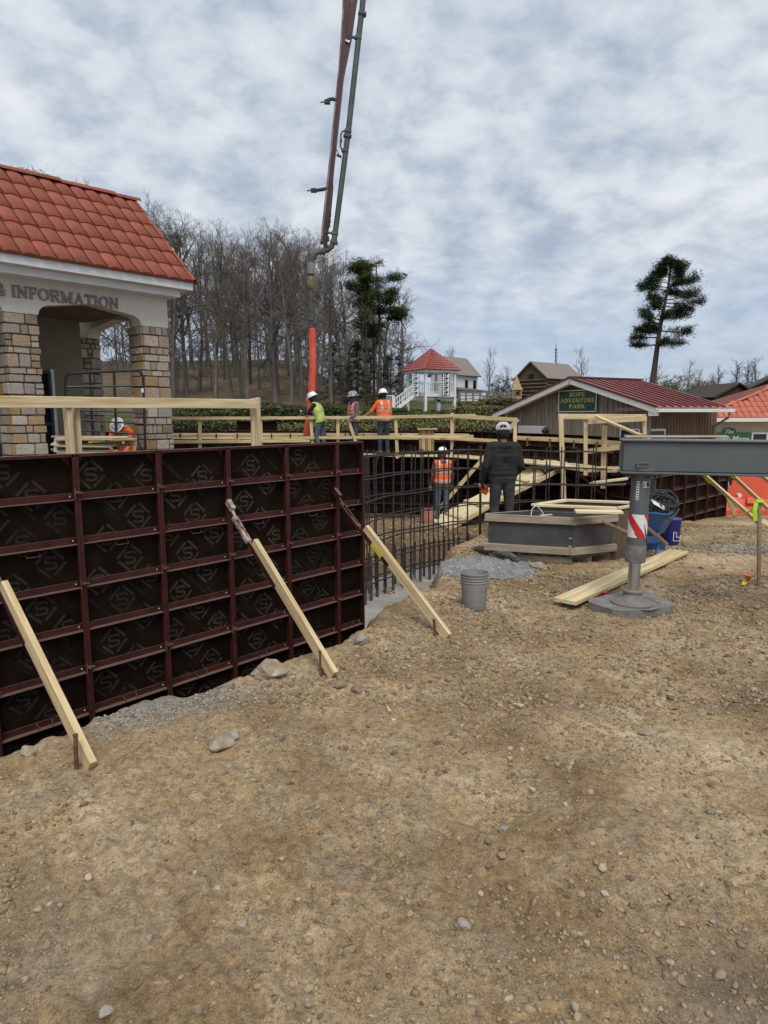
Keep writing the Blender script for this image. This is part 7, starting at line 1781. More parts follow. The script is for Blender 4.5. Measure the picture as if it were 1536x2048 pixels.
for i, (px, d, h) in enumerate(((1325, 92, 2.6), (1345, 90, 2.2), (1385, 86, 2.4), (1405, 92, 2.0), (1000, 92, 2.5))):
    b = bz(px, d); r = np.random.default_rng(i); cs = r.normal(0, 1, (80, 3)) * np.array([1.1, 1.1, .8]) * h / 2.4 + np.array([0, 0, h * .55]); tr = thing('bush', ['green tinged bush under the lone pine', 'pale budding bush right of the lone pine', 'budding bush under the slim pale trees', 'small budding bush left of the dark clump', 'dull bush left of the log barn'][i], 'bush', b)
    inst('crown', tuft_mesh('crown', cs, [.5] * 80, MBUDS if i < 4 else MHEM, 14, .8, .1, .8, i), tr, WM[tr.name]); mb = MB(); mb.tube([b - V((0, 0, .2)), b + V((0, 0, h * .5))], .06, 5); mb.build('stem', MPBARK, tr)
# far wooded ridge on the horizon
MRIDGE = pmat('far_wooded_ridge', (.11, .105, .105), (.17, .155, .145), scale=.05, rough=1.0, detail=9, coord='Object')
xs_ = np.linspace(-700, 900, 240); hz_ = 15 + 5 * fbm(xs_ * .006, xs_ * 0 + 3, 3, 91) + 1.3 * fbm(xs_ * .12, xs_ * 0 + 5, 3, 92)
vs = []
for x, h in zip(xs_, hz_): vs += [(x, 560, 4), (x, 575, 4 + h * .8), (x, 640, 4 + h), (x, 700, 3)]
fs = [[4 * i + k, 4 * i + 4 + k, 4 * i + 5 + k, 4 * i + 1 + k] for i in range(239) for k in range(3)]
me = mkmesh('hills', vs, fs, MRIDGE); o = place(bpy.data.objects.new('hills', me)); tag(o, 'low wooded ridge far off on the horizon', None, None, 'structure')

# ================================================================ clipped hedges of the maze
MLEAF = pmat('boxwood_leaves', (0, 0, 0), palette=[(.032, .04, .013), (.062, .078, .022), (.11, .125, .036), (.17, .175, .06)], attr='tone', rough=.7, spec=.25)
MLEAFB = pmat('brownish_hedge_leaves', (0, 0, 0), palette=[(.06, .056, .022), (.115, .112, .038), (.175, .165, .06), (.24, .21, .085)], attr='tone', rough=.75, spec=.2)
MHCORE = pmat('hedge_core', (.012, .015, .006), rough=.95)
def hedge(x0, x1, ytop, d0, d1, h, label, th=1.1, mat=MLEAF, seed=0, dens=1.0, wav=.08):
    a, b = at(x0, ytop, d0), at(x1, ytop, d1); zt_ = (a.z + b.z) / 2; r = np.random.default_rng(seed + 500)
    t = thing('hedge', label, 'hedge', ((a.x + b.x) / 2, (a.y + b.y) / 2, zt_ - h)); L_ = (b - a).length; e = V((b.x - a.x, b.y - a.y, 0)).normalized(); q = V((-e.y, e.x, 0)); nseg = max(4, int(L_ / .8))
    mb = MB(); vs = []
    for i in range(nseg + 1):
        p = a.lerp(b, i / nseg); p.z = zt_; hh = h + .3; wv = wav * math.sin(i * 1.7 + seed)
        vs += [p - q * (th * .5 - .1) - V((0, 0, hh)), p - q * (th * .5 - .12) + V((0, 0, -.12 + wv)), p + q * (th * .5 - .12) + V((0, 0, -.12 + wv)), p + q * (th * .5 - .1) - V((0, 0, hh))]
    fs = [[4 * i + k, 4 * i + 4 + k, 4 * i + 5 + k, 4 * i + 1 + k] for i in range(nseg) for k in range(3)]; mb.add(vs, fs); mb.build('core', MHCORE, t)
    n = int(L_ * 420 * dens); u = r.random(n); f_ = r.random(n) < .42
    y = np.where(f_, (r.random(n) - .5) * th, -th * .5 + r.normal(0, .04, n)); z = np.where(f_, r.normal(0, .045, n), -r.random(n) ** 1.0 * (h + .1)); y = np.where(~f_ & (r.random(n) < .12), th * .5, y)
    wv = wav * np.sin(u * nseg * 1.7 + seed) + .10 * fbm(u * L_ * .9, y * .9 + seed, 3, seed)
    P_ = np.array(a)[None] + u[:, None] * (np.array(b) - np.array(a))[None]; P_[:, 2] = zt_; P_ = P_ + y[:, None] * np.array(q)[None]; P_[:, 2] += z + np.where(f_, wv, wv * .3); P_ -= np.array(q)[None] * (~f_ * .10 * fbm(u * L_ * 1.1, z * 1.3, 3, seed + 7))[:, None]
    d = r.normal(0, 1, (n, 3)); d /= np.linalg.norm(d, axis=1)[:, None]; s2 = np.cross(d, r.normal(0, 1, (n, 3))); s2 /= np.linalg.norm(s2, axis=1)[:, None]; sz = r.uniform(.035, .075, n)[:, None] * (1 + max(0, (d0 - 30) / 40))
    v = np.stack([P_ - d * sz, P_ + s2 * sz * .6, P_ + d * sz, P_ - s2 * sz * .6], 1).reshape(-1, 3); fa_ = np.arange(n * 4).reshape(n, 4)
    me = bpy.data.meshes.new('foliage'); me.vertices.add(len(v)); me.vertices.foreach_set('co', v.astype(np.float32).ravel()); me.loops.add(fa_.size); me.loops.foreach_set('vertex_index', fa_.astype(np.int32).ravel()); me.polygons.add(n); me.polygons.foreach_set('loop_start', np.arange(0, fa_.size, 4, dtype=np.int32)); me.polygons.foreach_set('loop_total', np.full(n, 4, dtype=np.int32)); me.update()
    tn = np.clip(.45 + .25 * r.normal(0, 1, n) + .35 * fbm(u * L_ * .7, z * .8, 3, seed + 3), 0, 1); attr(me, 'tone', np.repeat(tn, 4)); me.materials.append(mat); inst('foliage', me, t, M.Identity(4))
hedge(335, 540, 842, 26.0, 26.0, 1.0, 'rough hedge right of the stone pillars, behind the lowest guard rail', 1.3, MLEAF, 1, 1.2, .06)
hedge(345, 470, 824, 30, 30.5, 1.0, 'grey green hedge with uneven top right of the stone pillars', 1.2, MLEAF, 2)
hedge(330, 700, 812, 36, 36, .9, 'long dark hedge behind the orange hose and the worker in lime', 1.2, MLEAF, 3)
hedge(560, 1010, 850, 25.5, 24.5, .8, 'nearest clipped hedge above the far forms, behind three workers', 1.5, MLEAFB, 4, 1.2, .03)
hedge(640, 1000, 839, 29.5, 28.5, .7, 'second clipped hedge row behind the three workers', 1.4, MLEAFB, 5, 1.1, .03)
hedge(690, 1000, 828, 34, 33, .7, 'third clipped hedge row in front of the pavilion', 1.4, MLEAF, 6, 1, .03)
hedge(700, 815, 818, 42, 42, .8, 'dark clipped hedge left of the pavilion stairs', 1.4, MLEAF, 7, 1, .03)
hedge(915, 1000, 815, 42, 40, .8, 'clipped hedge right of the pavilion posts', 1.4, MLEAFB, 8, 1, .03)
hedge(915, 968, 806, 50, 50, .9, 'far low hedge by the pavilion, at its right', 1.6, MLEAFB, 9, 1, .03)
hedge(958, 1040, 800, 54, 54, 1.1, 'dark far hedge under the split rail fence', 1.6, MLEAF, 10)
hedge(1368, 1420, 818, 52, 52, .9, 'far green hedge seen under the metal roof gutter, upper row', 1.5, MLEAFB, 11)
hedge(1368, 1420, 828, 48, 48, .7, 'far green hedge seen under the metal roof gutter, lower row', 1.5, MLEAF, 12)
for k, (x, d) in enumerate(((838, 24.2), (855, 24.2), (872, 24), (886, 24), (668, 24.2))):
    t = thing('rusty_post', 'thin rusty rod standing in front of the hedges', 'post', at(x, 862, d), 0, 'rusty rods before the hedges'); mb = MB(); mb.tube([at(x, 868, d), at(x, 836 if k < 2 else 840, d)], .022, 6); mb.build('rod', MRUST, t); mb = MB(); mb.tube([at(x, 836 if k < 2 else 840, d), at(x, 835 if k < 2 else 839, d)], .028, 6); mb.build('cap', MRUST, t)
# ================================================================ concrete pump boom with its hanging hose
MBOOM = pmat('worn_burgundy_boom', (.040, .008, .009), (.068, .015, .015), scale=3, rough=.55, spots=(.26, .21, .20), spot_scale=5, spot_lo=.67, stretch=(1, 1, .35))
MPIPE = pmat('dusty_green_grey_pipe', (.050, .060, .057), (.085, .096, .090), scale=3, rough=.6, spots=(.16, .155, .135), spot_scale=8, spot_lo=.68)
MPIPED = pmat('dirty_elbow', (.065, .065, .055), (.12, .115, .095), scale=5, rough=.75, bump=.3)
MHOSER = pmat('orange_red_hose', (.55, .06, .025), (.66, .11, .05), scale=5, rough=.6, bump=.2, bscale=14)
MHOSED = pmat('dark_rubber_hose', (.035, .034, .03), (.09, .085, .075), scale=6, rough=.8, bump=.3)
MBRASS = pmat('dirty_brass_reducer', (.14, .10, .05), (.24, .19, .10), scale=6, rough=.6, metal=.3)
BD = 20.0; bk_ = BD / F
def Bp(x, y, dd=0.0): return at(x, y, BD + dd)
pb_ = thing('pump_boom', 'burgundy concrete pump boom arm with grey delivery pipe hanging from above', 'boom', Bp(650, 495))
def taper(poly_l, poly_r, dd, depth, mat, name):
    """flat sided arm from left and right edge readings, top to bottom"""
    L0 = [Bp(x, y, dd) for x, y in poly_l]; R0 = [Bp(x, y, dd) for x, y in poly_r]; n = len(L0); mb = MB(); o = V((0, depth, 0))
    vs = []
    for a, b in zip(L0, R0): vs += [a, b, b + o, a + o]
    fs = [[3, 2, 1, 0], [4 * n - 4, 4 * n - 3, 4 * n - 2, 4 * n - 1]]
    for i in range(n - 1):
        for k in range(4): fs.append([4 * i + k, 4 * i + (k + 1) % 4, 4 * i + 4 + (k + 1) % 4, 4 * i + 4 + k])
    mb.add(vs, fs); return mb.build(name, mat, pb_)
taper([(693, -60), (689, 0), (683, 90), (666, 280), (650, 430), (643, 485)], [(722, -60), (713, 0), (702, 75), (687, 150), (668, 330), (653, 486)], 0, .22, MBOOM, 'boom_arm')
taper([(687, -60), (684, 30), (677, 130), (658, 320), (640, 484)], [(693, -60), (689.5, 0), (683, 92), (664, 300), (644.5, 484)], -.03, .26, pmat('pale_boom_edge', (.09, .05, .05), (.25, .22, .21), scale=4, rough=.6), 'boom_side_plate')
mb = MB(); mb.box(Bp(703, 30, -.02), (.16, .05, 1.3), M.Rotation(-.12, 3, 'Y') if False else M.Rotation(.13, 3, 'Y'), bev=.01); mb.build('overlap_plate', MBOOM, pb_)
mb = MB(); mb.box(Bp(697, 78, -.03), (.12, .03, .16), M.Rotation(.5, 3, 'Y')); mb.build('worn_weld', MWHITE, pb_)
pipe = [Bp(732, -60, .05), Bp(724, 20, .05), Bp(719, 60, .05), Bp(697, 260, .05), Bp(671, 462, .05), Bp(668, 482, .05), Bp(663, 493, .05), Bp(655, 500, .05), Bp(645, 503, .05), Bp(636, 504, .05), Bp(628, 508, .04), Bp(624, 516, .03), Bp(623, 528, .02)]
mb = MB(); mb.tube(pipe[:6], .078, 12); mb.build('delivery_pipe', MPIPE, pb_, smooth=True)
mb = MB(); mb.tube([pipe[4]] + pipe[5:], .082, 12); mb.build('pipe_elbow', MPIPED, pb_, smooth=True)
for (x, y, r_) in ((724.5, 28, .115), (716, 76, .10), (696, 262, .10), (695, 272, .115), (690, 302, .10), (669.5, 467, .10), (668, 484, .115), (646, 503, .11), (626, 512, .10)):
    i = min(range(len(pipe) - 1), key=lambda i: min((proj_px(pipe[i].lerp(pipe[i + 1], t / 10))[0] - x) ** 2 + (proj_px(pipe[i].lerp(pipe[i + 1], t / 10))[1] - y) ** 2 for t in range(11))); e = (pipe[i + 1] - pipe[i]).normalized(); c = Bp(x, y, .05)
    mb = MB(); mb.tube([c - e * .04, c - e * .038, c + e * .038, c + e * .04], [r_ * .8, r_, r_, r_ * .8], 12); mb.build('pipe_clamp', MPIPED, pb_)
for (a, b, c) in (((700, 73), (712, 76), .035), ((650, 465), (668, 467), .03), ((684, 281), (681, 281), .05)): mb = MB(); mb.tube([Bp(*a), Bp(*b)], c, 6); mb.build('pipe_bracket', MPIPED, pb_)
mb = MB(); mb.tube([Bp(697, 263), Bp(686, 262), Bp(682, 268), Bp(681, 292), Bp(684, 301), Bp(692, 303)], .025, 6); mb.build('bent_bracket', MPIPED, pb_)
for pts in (((673, 201), (666, 198), (657, 199), (651, 204)), ((655, 377), (645, 379), (632, 381), (624, 381))):
    mb = MB(); mb.tube([Bp(*p) for p in pts], [.045, .05, .045, .035], 7); c = Bp(*pts[-1]); mb.tube([c + V((-.14, 0, -.01)), c + V((-.03, 0, 0))], .018, 5); mb.box(c + V((.05, 0, 0)), (.16, .1, .1)); mb.build('side_handle', MBLACKP, pb_)
mb = MB(); mb.tube([Bp(665, 362, -.1), Bp(666, 375, -.1), Bp(663, 410, -.1), Bp(660, 440, -.1), Bp(655, 470, -.1), Bp(650, 492, -.1)], .014, 5)
for k, (x, y) in enumerate(((660, 428), (659, 440), (658, 449), (656, 478))): mb.box(Bp(x, y, -.1), (.07, .05, .14))
mb.build('control_cable', MBLK, pb_)
mb = MB(); mb.tube([Bp(671, 296, -.05), Bp(679, 311, -.05)], .012, 5); mb.box(Bp(678, 312, -.05), (.14, .06, .05), M.Rotation(.4, 3, 'Y')); mb.build('hook_pin', MBLACKP, pb_)
mb = MB(); mb.tube([Bp(651, 486), Bp(651, 497, .05)], .06, 8); mb.build('end_lug', MPIPED, pb_)
hs = thing('pump_hose', 'orange red concrete delivery hose hanging from the pump pipe down to the forms', 'hose', Bp(622, 870))
mb = MB(); mb.tube([Bp(623, 526, .02), Bp(622, 548, .02)], .115, 12); mb.build('rope_lashing', pmat('pale_rope_lashing', (.28, .28, .26), (.12, .12, .11), scale=3, rough=.9, stretch=(.3, .3, 30)), hs, smooth=True)
mb = MB(); mb.tube([Bp(622, 546, .02), Bp(622, 556, .02)], .085, 12); mb.build('dark_coupling', MHOSED, hs, smooth=True)
mb = MB(); mb.tube([Bp(622, 554, .02), Bp(622, 556, .02), Bp(622, 574, .02), Bp(622, 578, .02)], [.11, .125, .12, .095], 14); mb.build('reducer', MBRASS, hs, smooth=True)
mb = MB(); mb.tube([Bp(622, 577, .02), Bp(622, 600, .02), Bp(622, 630, .02)], .085, 12); mb.build('rubber_sleeve', MHOSED, hs, smooth=True)
for k in range(4): mb = MB(); c = Bp(622, 629 + 3.3 * k, .02); mb.tube([c - V((0, 0, .02)), c + V((0, 0, .02))], .10, 12); mb.build('clamp_band', MPIPED, hs)
mb = MB(); mb.tube([Bp(622, 640, .02), Bp(622.5, 662, .02)], .088, 12); mb.build('rubber_tail', MHOSED, hs, smooth=True)
mb = MB(); pts = [Bp(x, y, -.02 * k) for k, (x, y) in enumerate(((624, 657), (625, 690), (625.5, 730), (624, 780), (621, 820), (618, 846), (614, 872)))]; rr_ = [.092, .105, .10, .11, .105, .115, .12]; mb.tube(pts, rr_, 12); mb.build('red_hose', MHOSER, hs, smooth=True)

# ================================================================ people
SKIN = pmat('skin', (.30, .17, .11), rough=.6)
def cl(name, a, b=None, **k): return pmat(name, a, b, scale=k.pop('scale', 9), rough=k.pop('rough', .85), bump=.35, bscale=22, **k)
JEAN = cl('blue_jeans', (.030, .045, .075), (.055, .075, .11)); JEANL = cl('faded_jeans', (.06, .085, .12), (.10, .13, .17)); BOOT = cl('dusty_work_boot', (.10, .065, .04), (.19, .14, .09))
HIVO = cl('hi_vis_orange', (.78, .13, .02), (.85, .17, .03), scale=4); HIVO2 = cl('dull_orange_vest', (.50, .09, .03), (.62, .13, .045)); HIVY = cl('hi_vis_lime', (.42, .62, .06), (.50, .68, .10)); REFL = pmat('reflective_tape', (.50, .49, .47), (.40, .39, .37), scale=8, rough=.4)
WHAT = pmat('white_hard_hat', (.78, .78, .77), rough=.35); DHAT = pmat('stickered_hard_hat', (.10, .08, .085), (.5, .42, .42), scale=16, rough=.4, detail=2); DARKC = cl('black_cloth', (.012, .012, .014)); NAVY = cl('navy_cloth', (.02, .028, .055), (.035, .045, .08))
GREYS = cl('grey_shirt', (.16, .17, .18), (.24, .25, .26)); MAROON = cl('maroon_hoodie', (.13, .022, .028), (.19, .04, .042)); CHAR = cl('charcoal_hoodie', (.009, .0088, .0092), (.017, .0165, .017), scale=5); PANTG = cl('grey_work_trousers', (.026, .026, .029), (.046, .046, .051), scale=5); GLOVE = cl('pale_glove', (.35, .33, .30)); HAIR = cl('dark_hair', (.012, .009, .008)); SLATE = cl('slate_blue_shirt', (.07, .09, .12), (.11, .13, .16))
def capsule(p0, p1, r0, r1, n=10, fl=1.0, fdir=None):
    p0, p1 = np.array(p0, float), np.array(p1, float); ax = p1 - p0; L_ = np.linalg.norm(ax); ax = ax / (L_ + 1e-9)
    ref = np.array([0, 0, 1.]) if abs(ax[2]) < .9 else np.array([0, 1., 0]); a = np.cross(ax, ref); a /= np.linalg.norm(a); b = np.cross(ax, a); rings = []
    for k in range(4): t = math.pi / 2 * (1 - k / 4); rings.append((p0 - ax * r0 * math.sin(t), r0 * math.cos(t)))
    rings.append((p0, r0)); rings.append((p1, r1))
    for k in range(1, 5): t = math.pi / 2 * k / 4; rings.append((p1 + ax * r1 * math.sin(t), r1 * max(.001, math.cos(t))))
    rings[0] = (rings[0][0], .001); an = np.arange(n) * 2 * np.pi / n; vs = []
    for c, r in rings: vs += [c + (a * math.cos(t) + b * math.sin(t)) * r for t in an]
    m = len(rings); fs = [[i * n + k, i * n + (k + 1) % n, (i + 1) * n + (k + 1) % n, (i + 1) * n + k] for i in range(m - 1) for k in range(n)]
    fs += [list(range(n))[::-1], [(m - 1) * n + k for k in range(n)]]
    return vs, fs
def person(label, loc, heading, J=None, mats=None, hat='hard', hatmat=WHAT, vest=None, tape=True, height=1.78, hood=False, hair=True, mask=None, sleeves=True, voxel=.012, hold_r=False, hold_l=False, wide=1.0):
    """J overrides joints (x right, y forward, z up, metres for a 1.78 m figure); heading: compass-like, radians from +X"""
    P = dict(pelvis=(0, 0, .97), chest=(0, .0, 1.30), neck=(0, .0, 1.49), head=(0, .025, 1.66), shl=(-.19, 0, 1.435), shr=(.19, 0, 1.435), ell=(-.25, -.02, 1.14), elr=(.25, -.02, 1.14), wrl=(-.26, .09, .90), wrr=(.26, .09, .90),
             hil=(-.095, 0, .94), hir=(.095, 0, .94), knl=(-.11, .02, .51), knr=(.11, .02, .51), anl=(-.12, -.02, .09), anr=(.12, -.02, .09), tol=(-.14, .16, .05), tor=(.14, .16, .05), look=0.0)
    P.update(J or {}); lookz = P.pop('look'); Q = {k: np.array(v, float) for k, v in P.items()}
    mt = dict(skin=SKIN, top=GREYS, sleeve=None, leg=JEAN, foot=BOOT, hand=GLOVE); mt.update(mats or {}); mt['sleeve'] = mt['sleeve'] or mt['top']
    names = ['skin', 'top', 'sleeve', 'leg', 'foot', 'hand']; prim = []
    add = lambda a, b, r0, r1, tg: prim.append((np.array(a, float), np.array(b, float), r0, r1, tg))
    up = Q['neck'] - Q['pelvis']; up /= np.linalg.norm(up); rt = Q['shr'] - Q['shl']; rt /= np.linalg.norm(rt); fw = np.cross(up, rt); w = wide
    add(Q['pelvis'] - rt * .075 * w, Q['pelvis'] + rt * .075 * w, .118 * w, .118 * w, 'leg'); mid = (Q['pelvis'] + Q['chest']) / 2
    add(mid - rt * .075 * w - up * .03, mid + rt * .075 * w - up * .03, .118 * w, .118 * w, 'top'); add(Q['chest'] - rt * .085 * w, Q['chest'] + rt * .085 * w, .126 * w, .126 * w, 'top')
    for s_ in (-1, 1): add(mid + rt * .075 * w * s_ - up * .03, Q['chest'] + rt * .085 * w * s_, .118 * w, .126 * w, 'top'); add(Q['pelvis'] + rt * .075 * w * s_, mid + rt * .075 * w * s_ - up * .06, .117 * w, .117 * w, 'leg')
    add(Q['chest'] - rt * .08 + up * .08, Q['chest'] + rt * .08 + up * .08, .118 * w, .118 * w, 'top'); add(Q['shl'] * .85 + Q['neck'] * .15, Q['shr'] * .85 + Q['neck'] * .15, .075 * w, .075 * w, 'top')
    add(Q['neck'] - up * .05, Q['head'] - up * .06, .062, .055, 'skin'); hd = Q['head'] - Q['neck']; hd /= np.linalg.norm(hd); cz_, sz_ = math.cos(lookz), math.sin(lookz); hf = fw * cz_ - rt * sz_ * -1; hf -= hd * (hf @ hd); hf /= np.linalg.norm(hf); hr = np.cross(hf, hd)
    add(Q['head'] - hd * .01, Q['head'] + hd * .035, .088, .090, 'skin'); add(Q['head'] + hf * .035 - hd * .07, Q['head'] + hf * .02, .058, .075, 'skin'); add(Q['head'] + hf * .095 - hd * .015, Q['head'] + hf * .085 + hd * .02, .014, .011, 'skin'); add(Q['head'] + hf * .07 - hd * .105, Q['head'] + hf * .05 - hd * .09, .03, .035, 'skin')
    for s in (-1, 1): add(Q['head'] + hr * .09 * s - hd * .01, Q['head'] + hr * .093 * s + hd * .025, .016, .018, 'skin')
    for s, k in ((-1, 'l'), (1, 'r')):
        sh, el, wr = Q['sh' + k], Q['el' + k], Q['wr' + k]; add(sh, el, .066 * w, .050 * w, 'sleeve'); add(el, wr, .050 * w, .034, 'sleeve' if sleeves else 'skin')
        d = (wr - el) / np.linalg.norm(wr - el); inn = -rt * s; inn = inn - d * (inn @ d); inn /= np.linalg.norm(inn) + 1e-9; fwd = np.cross(d, inn); grip = hold_l if k == 'l' else hold_r
        add(wr, wr + d * .085, .030, .034, 'hand'); 
        for f in range(4):
            o = wr + d * .085 + fwd * (.03 - .02 * f); l = (.036, .042, .039, .031)[f]; bend = .9 if grip else .35
            d1 = d * math.cos(bend) + inn * math.sin(bend); d2 = d * math.cos(2.2 * bend) + inn * math.sin(2.2 * bend); add(o, o + d1 * l, .0105, .010, 'hand'); add(o + d1 * l, o + d1 * l + d2 * l * .8, .010, .009, 'hand')
        td = fwd * .7 + d * .6 + inn * .35; td /= np.linalg.norm(td); o = wr + d * .03 + fwd * .03; add(o, o + td * .045, .013, .012, 'hand'); add(o + td * .045, o + td * .05 + d * .03, .012, .010, 'hand')
        hi, kn, an, to = Q['hi' + k], Q['kn' + k], Q['an' + k], Q['to' + k]; add(hi, kn, .098 * w, .068 * w, 'leg'); add(kn, an + (kn - an) * .12, .068 * w, .058, 'leg'); add(an, an + np.array([0, 0, .03]), .055, .055, 'foot'); add(an - (to - an) * .35 - np.array([0, 0, .03]), to, .045, .042, 'foot'); add(an, (an + to) / 2, .052, .05, 'foot')
    if hood: add(Q['neck'] - fw * .085 - rt * .05 - up * .035, Q['neck'] - fw * .085 + rt * .05 - up * .035, .065, .065, 'top'); add(mid - rt * .09 - up * .10, mid + rt * .09 - up * .10, .124 * w, .124 * w, 'top')
    vs, fs = [], []
    for a, b, r0, r1, tg in prim:
        v, f = capsule(a, b, r0, r1); o = len(vs); vs += v; fs += [[i + o for i in q] for q in f]
    me0 = bpy.data.meshes.new('body'); me0.from_pydata([tuple(v) for v in vs], [], fs); tmp = bpy.data.objects.new('tmp', me0); C.objects.link(tmp)
    md = tmp.modifiers.new('r', 'REMESH'); md.mode = 'VOXEL'; md.voxel_size = voxel; sm = tmp.modifiers.new('s', 'SMOOTH'); sm.iterations = 7; sm.factor = .5
    me = bpy.data.meshes.new_from_object(tmp.evaluated_get(bpy.context.evaluated_depsgraph_get())); bpy.data.objects.remove(tmp); bpy.data.meshes.remove(me0)
    n = len(me.vertices); co = np.empty(n * 3, np.float32); me.vertices.foreach_get('co', co); co = co.reshape(-1, 3).astype(float)
    # cloth folds at knees, elbows and waist
    nf = len(me.polygons); ctr = np.empty(nf * 3, np.float32); me.polygons.foreach_get('center', ctr); ctr = ctr.reshape(-1, 3).astype(float)
    def near(X):
        best = np.full(len(X), 1e9); tag_ = np.zeros(len(X), int); pi = np.zeros(len(X), int)
        for i, (a, b, r0, r1, tg) in enumerate(prim):
            ab = b - a; t = np.clip(((X - a) @ ab) / (ab @ ab + 1e-9), 0, 1); d = np.linalg.norm(X - a - t[:, None] * ab, axis=1) - (r0 + (r1 - r0) * t); q = d < best; best[q] = d[q]; tag_[q] = names.index(tg); pi[q] = i
        return tag_, pi
    tv, _ = near(co); nv = np.empty(n * 3, np.float32); me.vertices.foreach_get('normal', nv); nv = nv.reshape(-1, 3).astype(float)
    fold = np.array([mnoise.noise(V((x * 9, y * 9, z * 17))) + .6 * mnoise.noise(V((x * 20 + 5, y * 20, z * 26))) for x, y, z in co]) * .0036
    co2 = co + nv * (fold * np.isin(tv, (1, 2, 3)))[:, None]; me.vertices.foreach_set('co', co2.astype(np.float32).ravel())
    tf, pf = near(ctr); me.materials.clear()
    for k in names: me.materials.append(mt[k])
    me.polygons.foreach_set('material_index', tf.astype(np.int32)); me.polygons.foreach_set('use_smooth', np.ones(nf, bool)); me.update()
    sc_ = height / 1.78; base = M.Translation(loc) @ M.Rotation(heading - math.pi / 2, 4, 'Z') @ M.Diagonal((sc_, sc_, sc_, 1))
    r = thing('person', label, 'person', mw=base); inst('body', me, r, base)
    vt = lambda p: V(tuple(p))
    # vest: the torso surface pushed outwards
    ps = [list(p.vertices) for p in me.polygons]; up_t = lambda X: (X - Q['pelvis']) @ up
    hT = (Q['neck'] - Q['pelvis']) @ up
    def shell(sel, off, mat, name):
        idx = {}; nv_, nf_ = [], []
        for i in np.nonzero(sel)[0]:
            f = []
            for q in ps[i]:
                if q not in idx: idx[q] = len(nv_); nv_.append(co2[q] + nv[q] * off)
                f.append(idx[q])
            nf_.append(f)
        if nf_: 
            m_ = mkmesh(name, nv_, nf_, mat, smooth=True); return inst(name, m_, r, base)
    if vest:
        ut = up_t(ctr); xr = (ctr - Q['pelvis']) @ rt; fr_ = (ctr - Q['pelvis']) @ fw
        torso = np.isin(tf, (1,)) | (np.isin(tf, (3,)) & (ut > -.02))
        sel = torso & (ut > -.04) & (ut < hT + .02) & ~((np.abs(xr) < .06) & (ut > hT - .06)); vo = shell(sel, .014, vest, 'safety_vest')
        if tape:
            shell(sel & (np.abs(ut - .05) < .026), .019, REFL, 'reflective_band'); shell(sel & (np.abs(ut - .26) < .026), .019, REFL, 'reflective_band')
            for s in (-1, 1): shell(sel & (np.abs(xr - s * .105) < .024) & (ut > .26), .019, REFL, 'shoulder_tape')
    # headgear
    hm_ = base @ mat_axes(Q['head'] + hd * .035, hr, hf, hd)
    if hat == 'hard':
        mb = MB(); mb.lathe([(.128, .012), (.126, .02), (.118, .06), (.10, .105), (.065, .135), (.02, .147), (.0001, .148)], 22, sy=1.18); mb.lathe([(.126, .004), (.148, .004), (.148, .012), (.128, .018)], 22, sy=1.2)
        mb.prism([(-.09, .12), (.09, .12), (.06, .205), (-.06, .205)], (0, 0, .004), (1, 0, 0), (0, 1, 0), (0, 0, 1), .01); mb.box((0, 0, .135), (.022, .19, .02), bev=.006)
        inst('hard_hat', mkmesh('hard_hat', mb.v, mb.f, hatmat, smooth=False), r, hm_)
        if hatmat is DHAT: mb = MB(); mb.lathe([(.04, 0), (.04, .006), (.0001, .008)], 14, M.Translation((.085, .06, .085)) @ M.Rotation(rad(55), 4, 'Y')); inst('hat_sticker', mkmesh('hat_sticker', mb.v, mb.f, WHAT), r, hm_)
    if hat == 'cap':
        mb = MB(); mb.lathe([(.112, .0), (.114, .03), (.106, .07), (.08, .105), (.04, .122), (.0001, .125)], 22, sy=1.12); 
        inst('cap', mkmesh('cap', mb.v, mb.f, pmat('pale_grey_mesh_cap', (.42, .43, .47), (.50, .51, .54), scale=60, rough=.8), smooth=True), r, hm_)
        mb = MB()
        for k in range(6): a = k * math.pi / 3 + .5; mb.tube([(.115 * math.cos(a), .129 * math.sin(a), .02), (.109 * math.cos(a), .121 * math.sin(a), .072), (.06 * math.cos(a), .066 * math.sin(a), .117), (0, 0, .127)], .0045, 4)
        inst('cap_seams', mkmesh('cap_seams', mb.v, mb.f, WHAT), r, hm_)
        mb = MB(); mb.tube([(.05, -.121, .035), (.035, -.119, .062), (0, -.122, .072), (-.035, -.119, .062), (-.05, -.121, .035)], .006, 5); mb.prism([(.045 * math.cos(rad(t)), .032 * math.sin(rad(t))) for t in range(0, 181, 20)], (0, -.128, .032), (1, 0, 0), (0, .2, .98), (0, -1, 0), .003); inst('cap_opening', mkmesh('cap_opening', mb.v, mb.f, HAIR), r, hm_)
        mb = MB(); mb.prism([(-.085, .10), (.085, .10), (.07, .19), (0, .215), (-.07, .19)], (0, 0, -.002), (1, 0, 0), (0, 1, -.12), (0, .12, 1), .008); inst('cap_bill', mkmesh('cap_bill', mb.v, mb.f, pmat('cap_bill_grey', (.2, .2, .22), rough=.8)), r, hm_)
    if hair:
        mb = MB(); mb.lathe([(.05, -.135), (.085, -.11), (.101, -.06), (.104, 0), (.10, .03)], 18, M.Translation((0, -.018, 0)), sy=1.02); inst('hair', mkmesh('hair', mb.v, mb.f, hair if not isinstance(hair, bool) else HAIR, smooth=True), r, hm_)
    if mask:
        mb = MB(); mb.lathe([(.095, -.17), (.10, -.12), (.100, -.06), (.103, -.02), (.098, .03)], 18, M.Translation((0, .012, 0)), sy=1.12); inst('face_covering', mkmesh('face_covering', mb.v, mb.f, mask, smooth=True), r, hm_)
    return r, base, Q, (rt, fw, up)
def hd_to(v): return math.atan2(v[1], v[0])
LEFT = math.pi
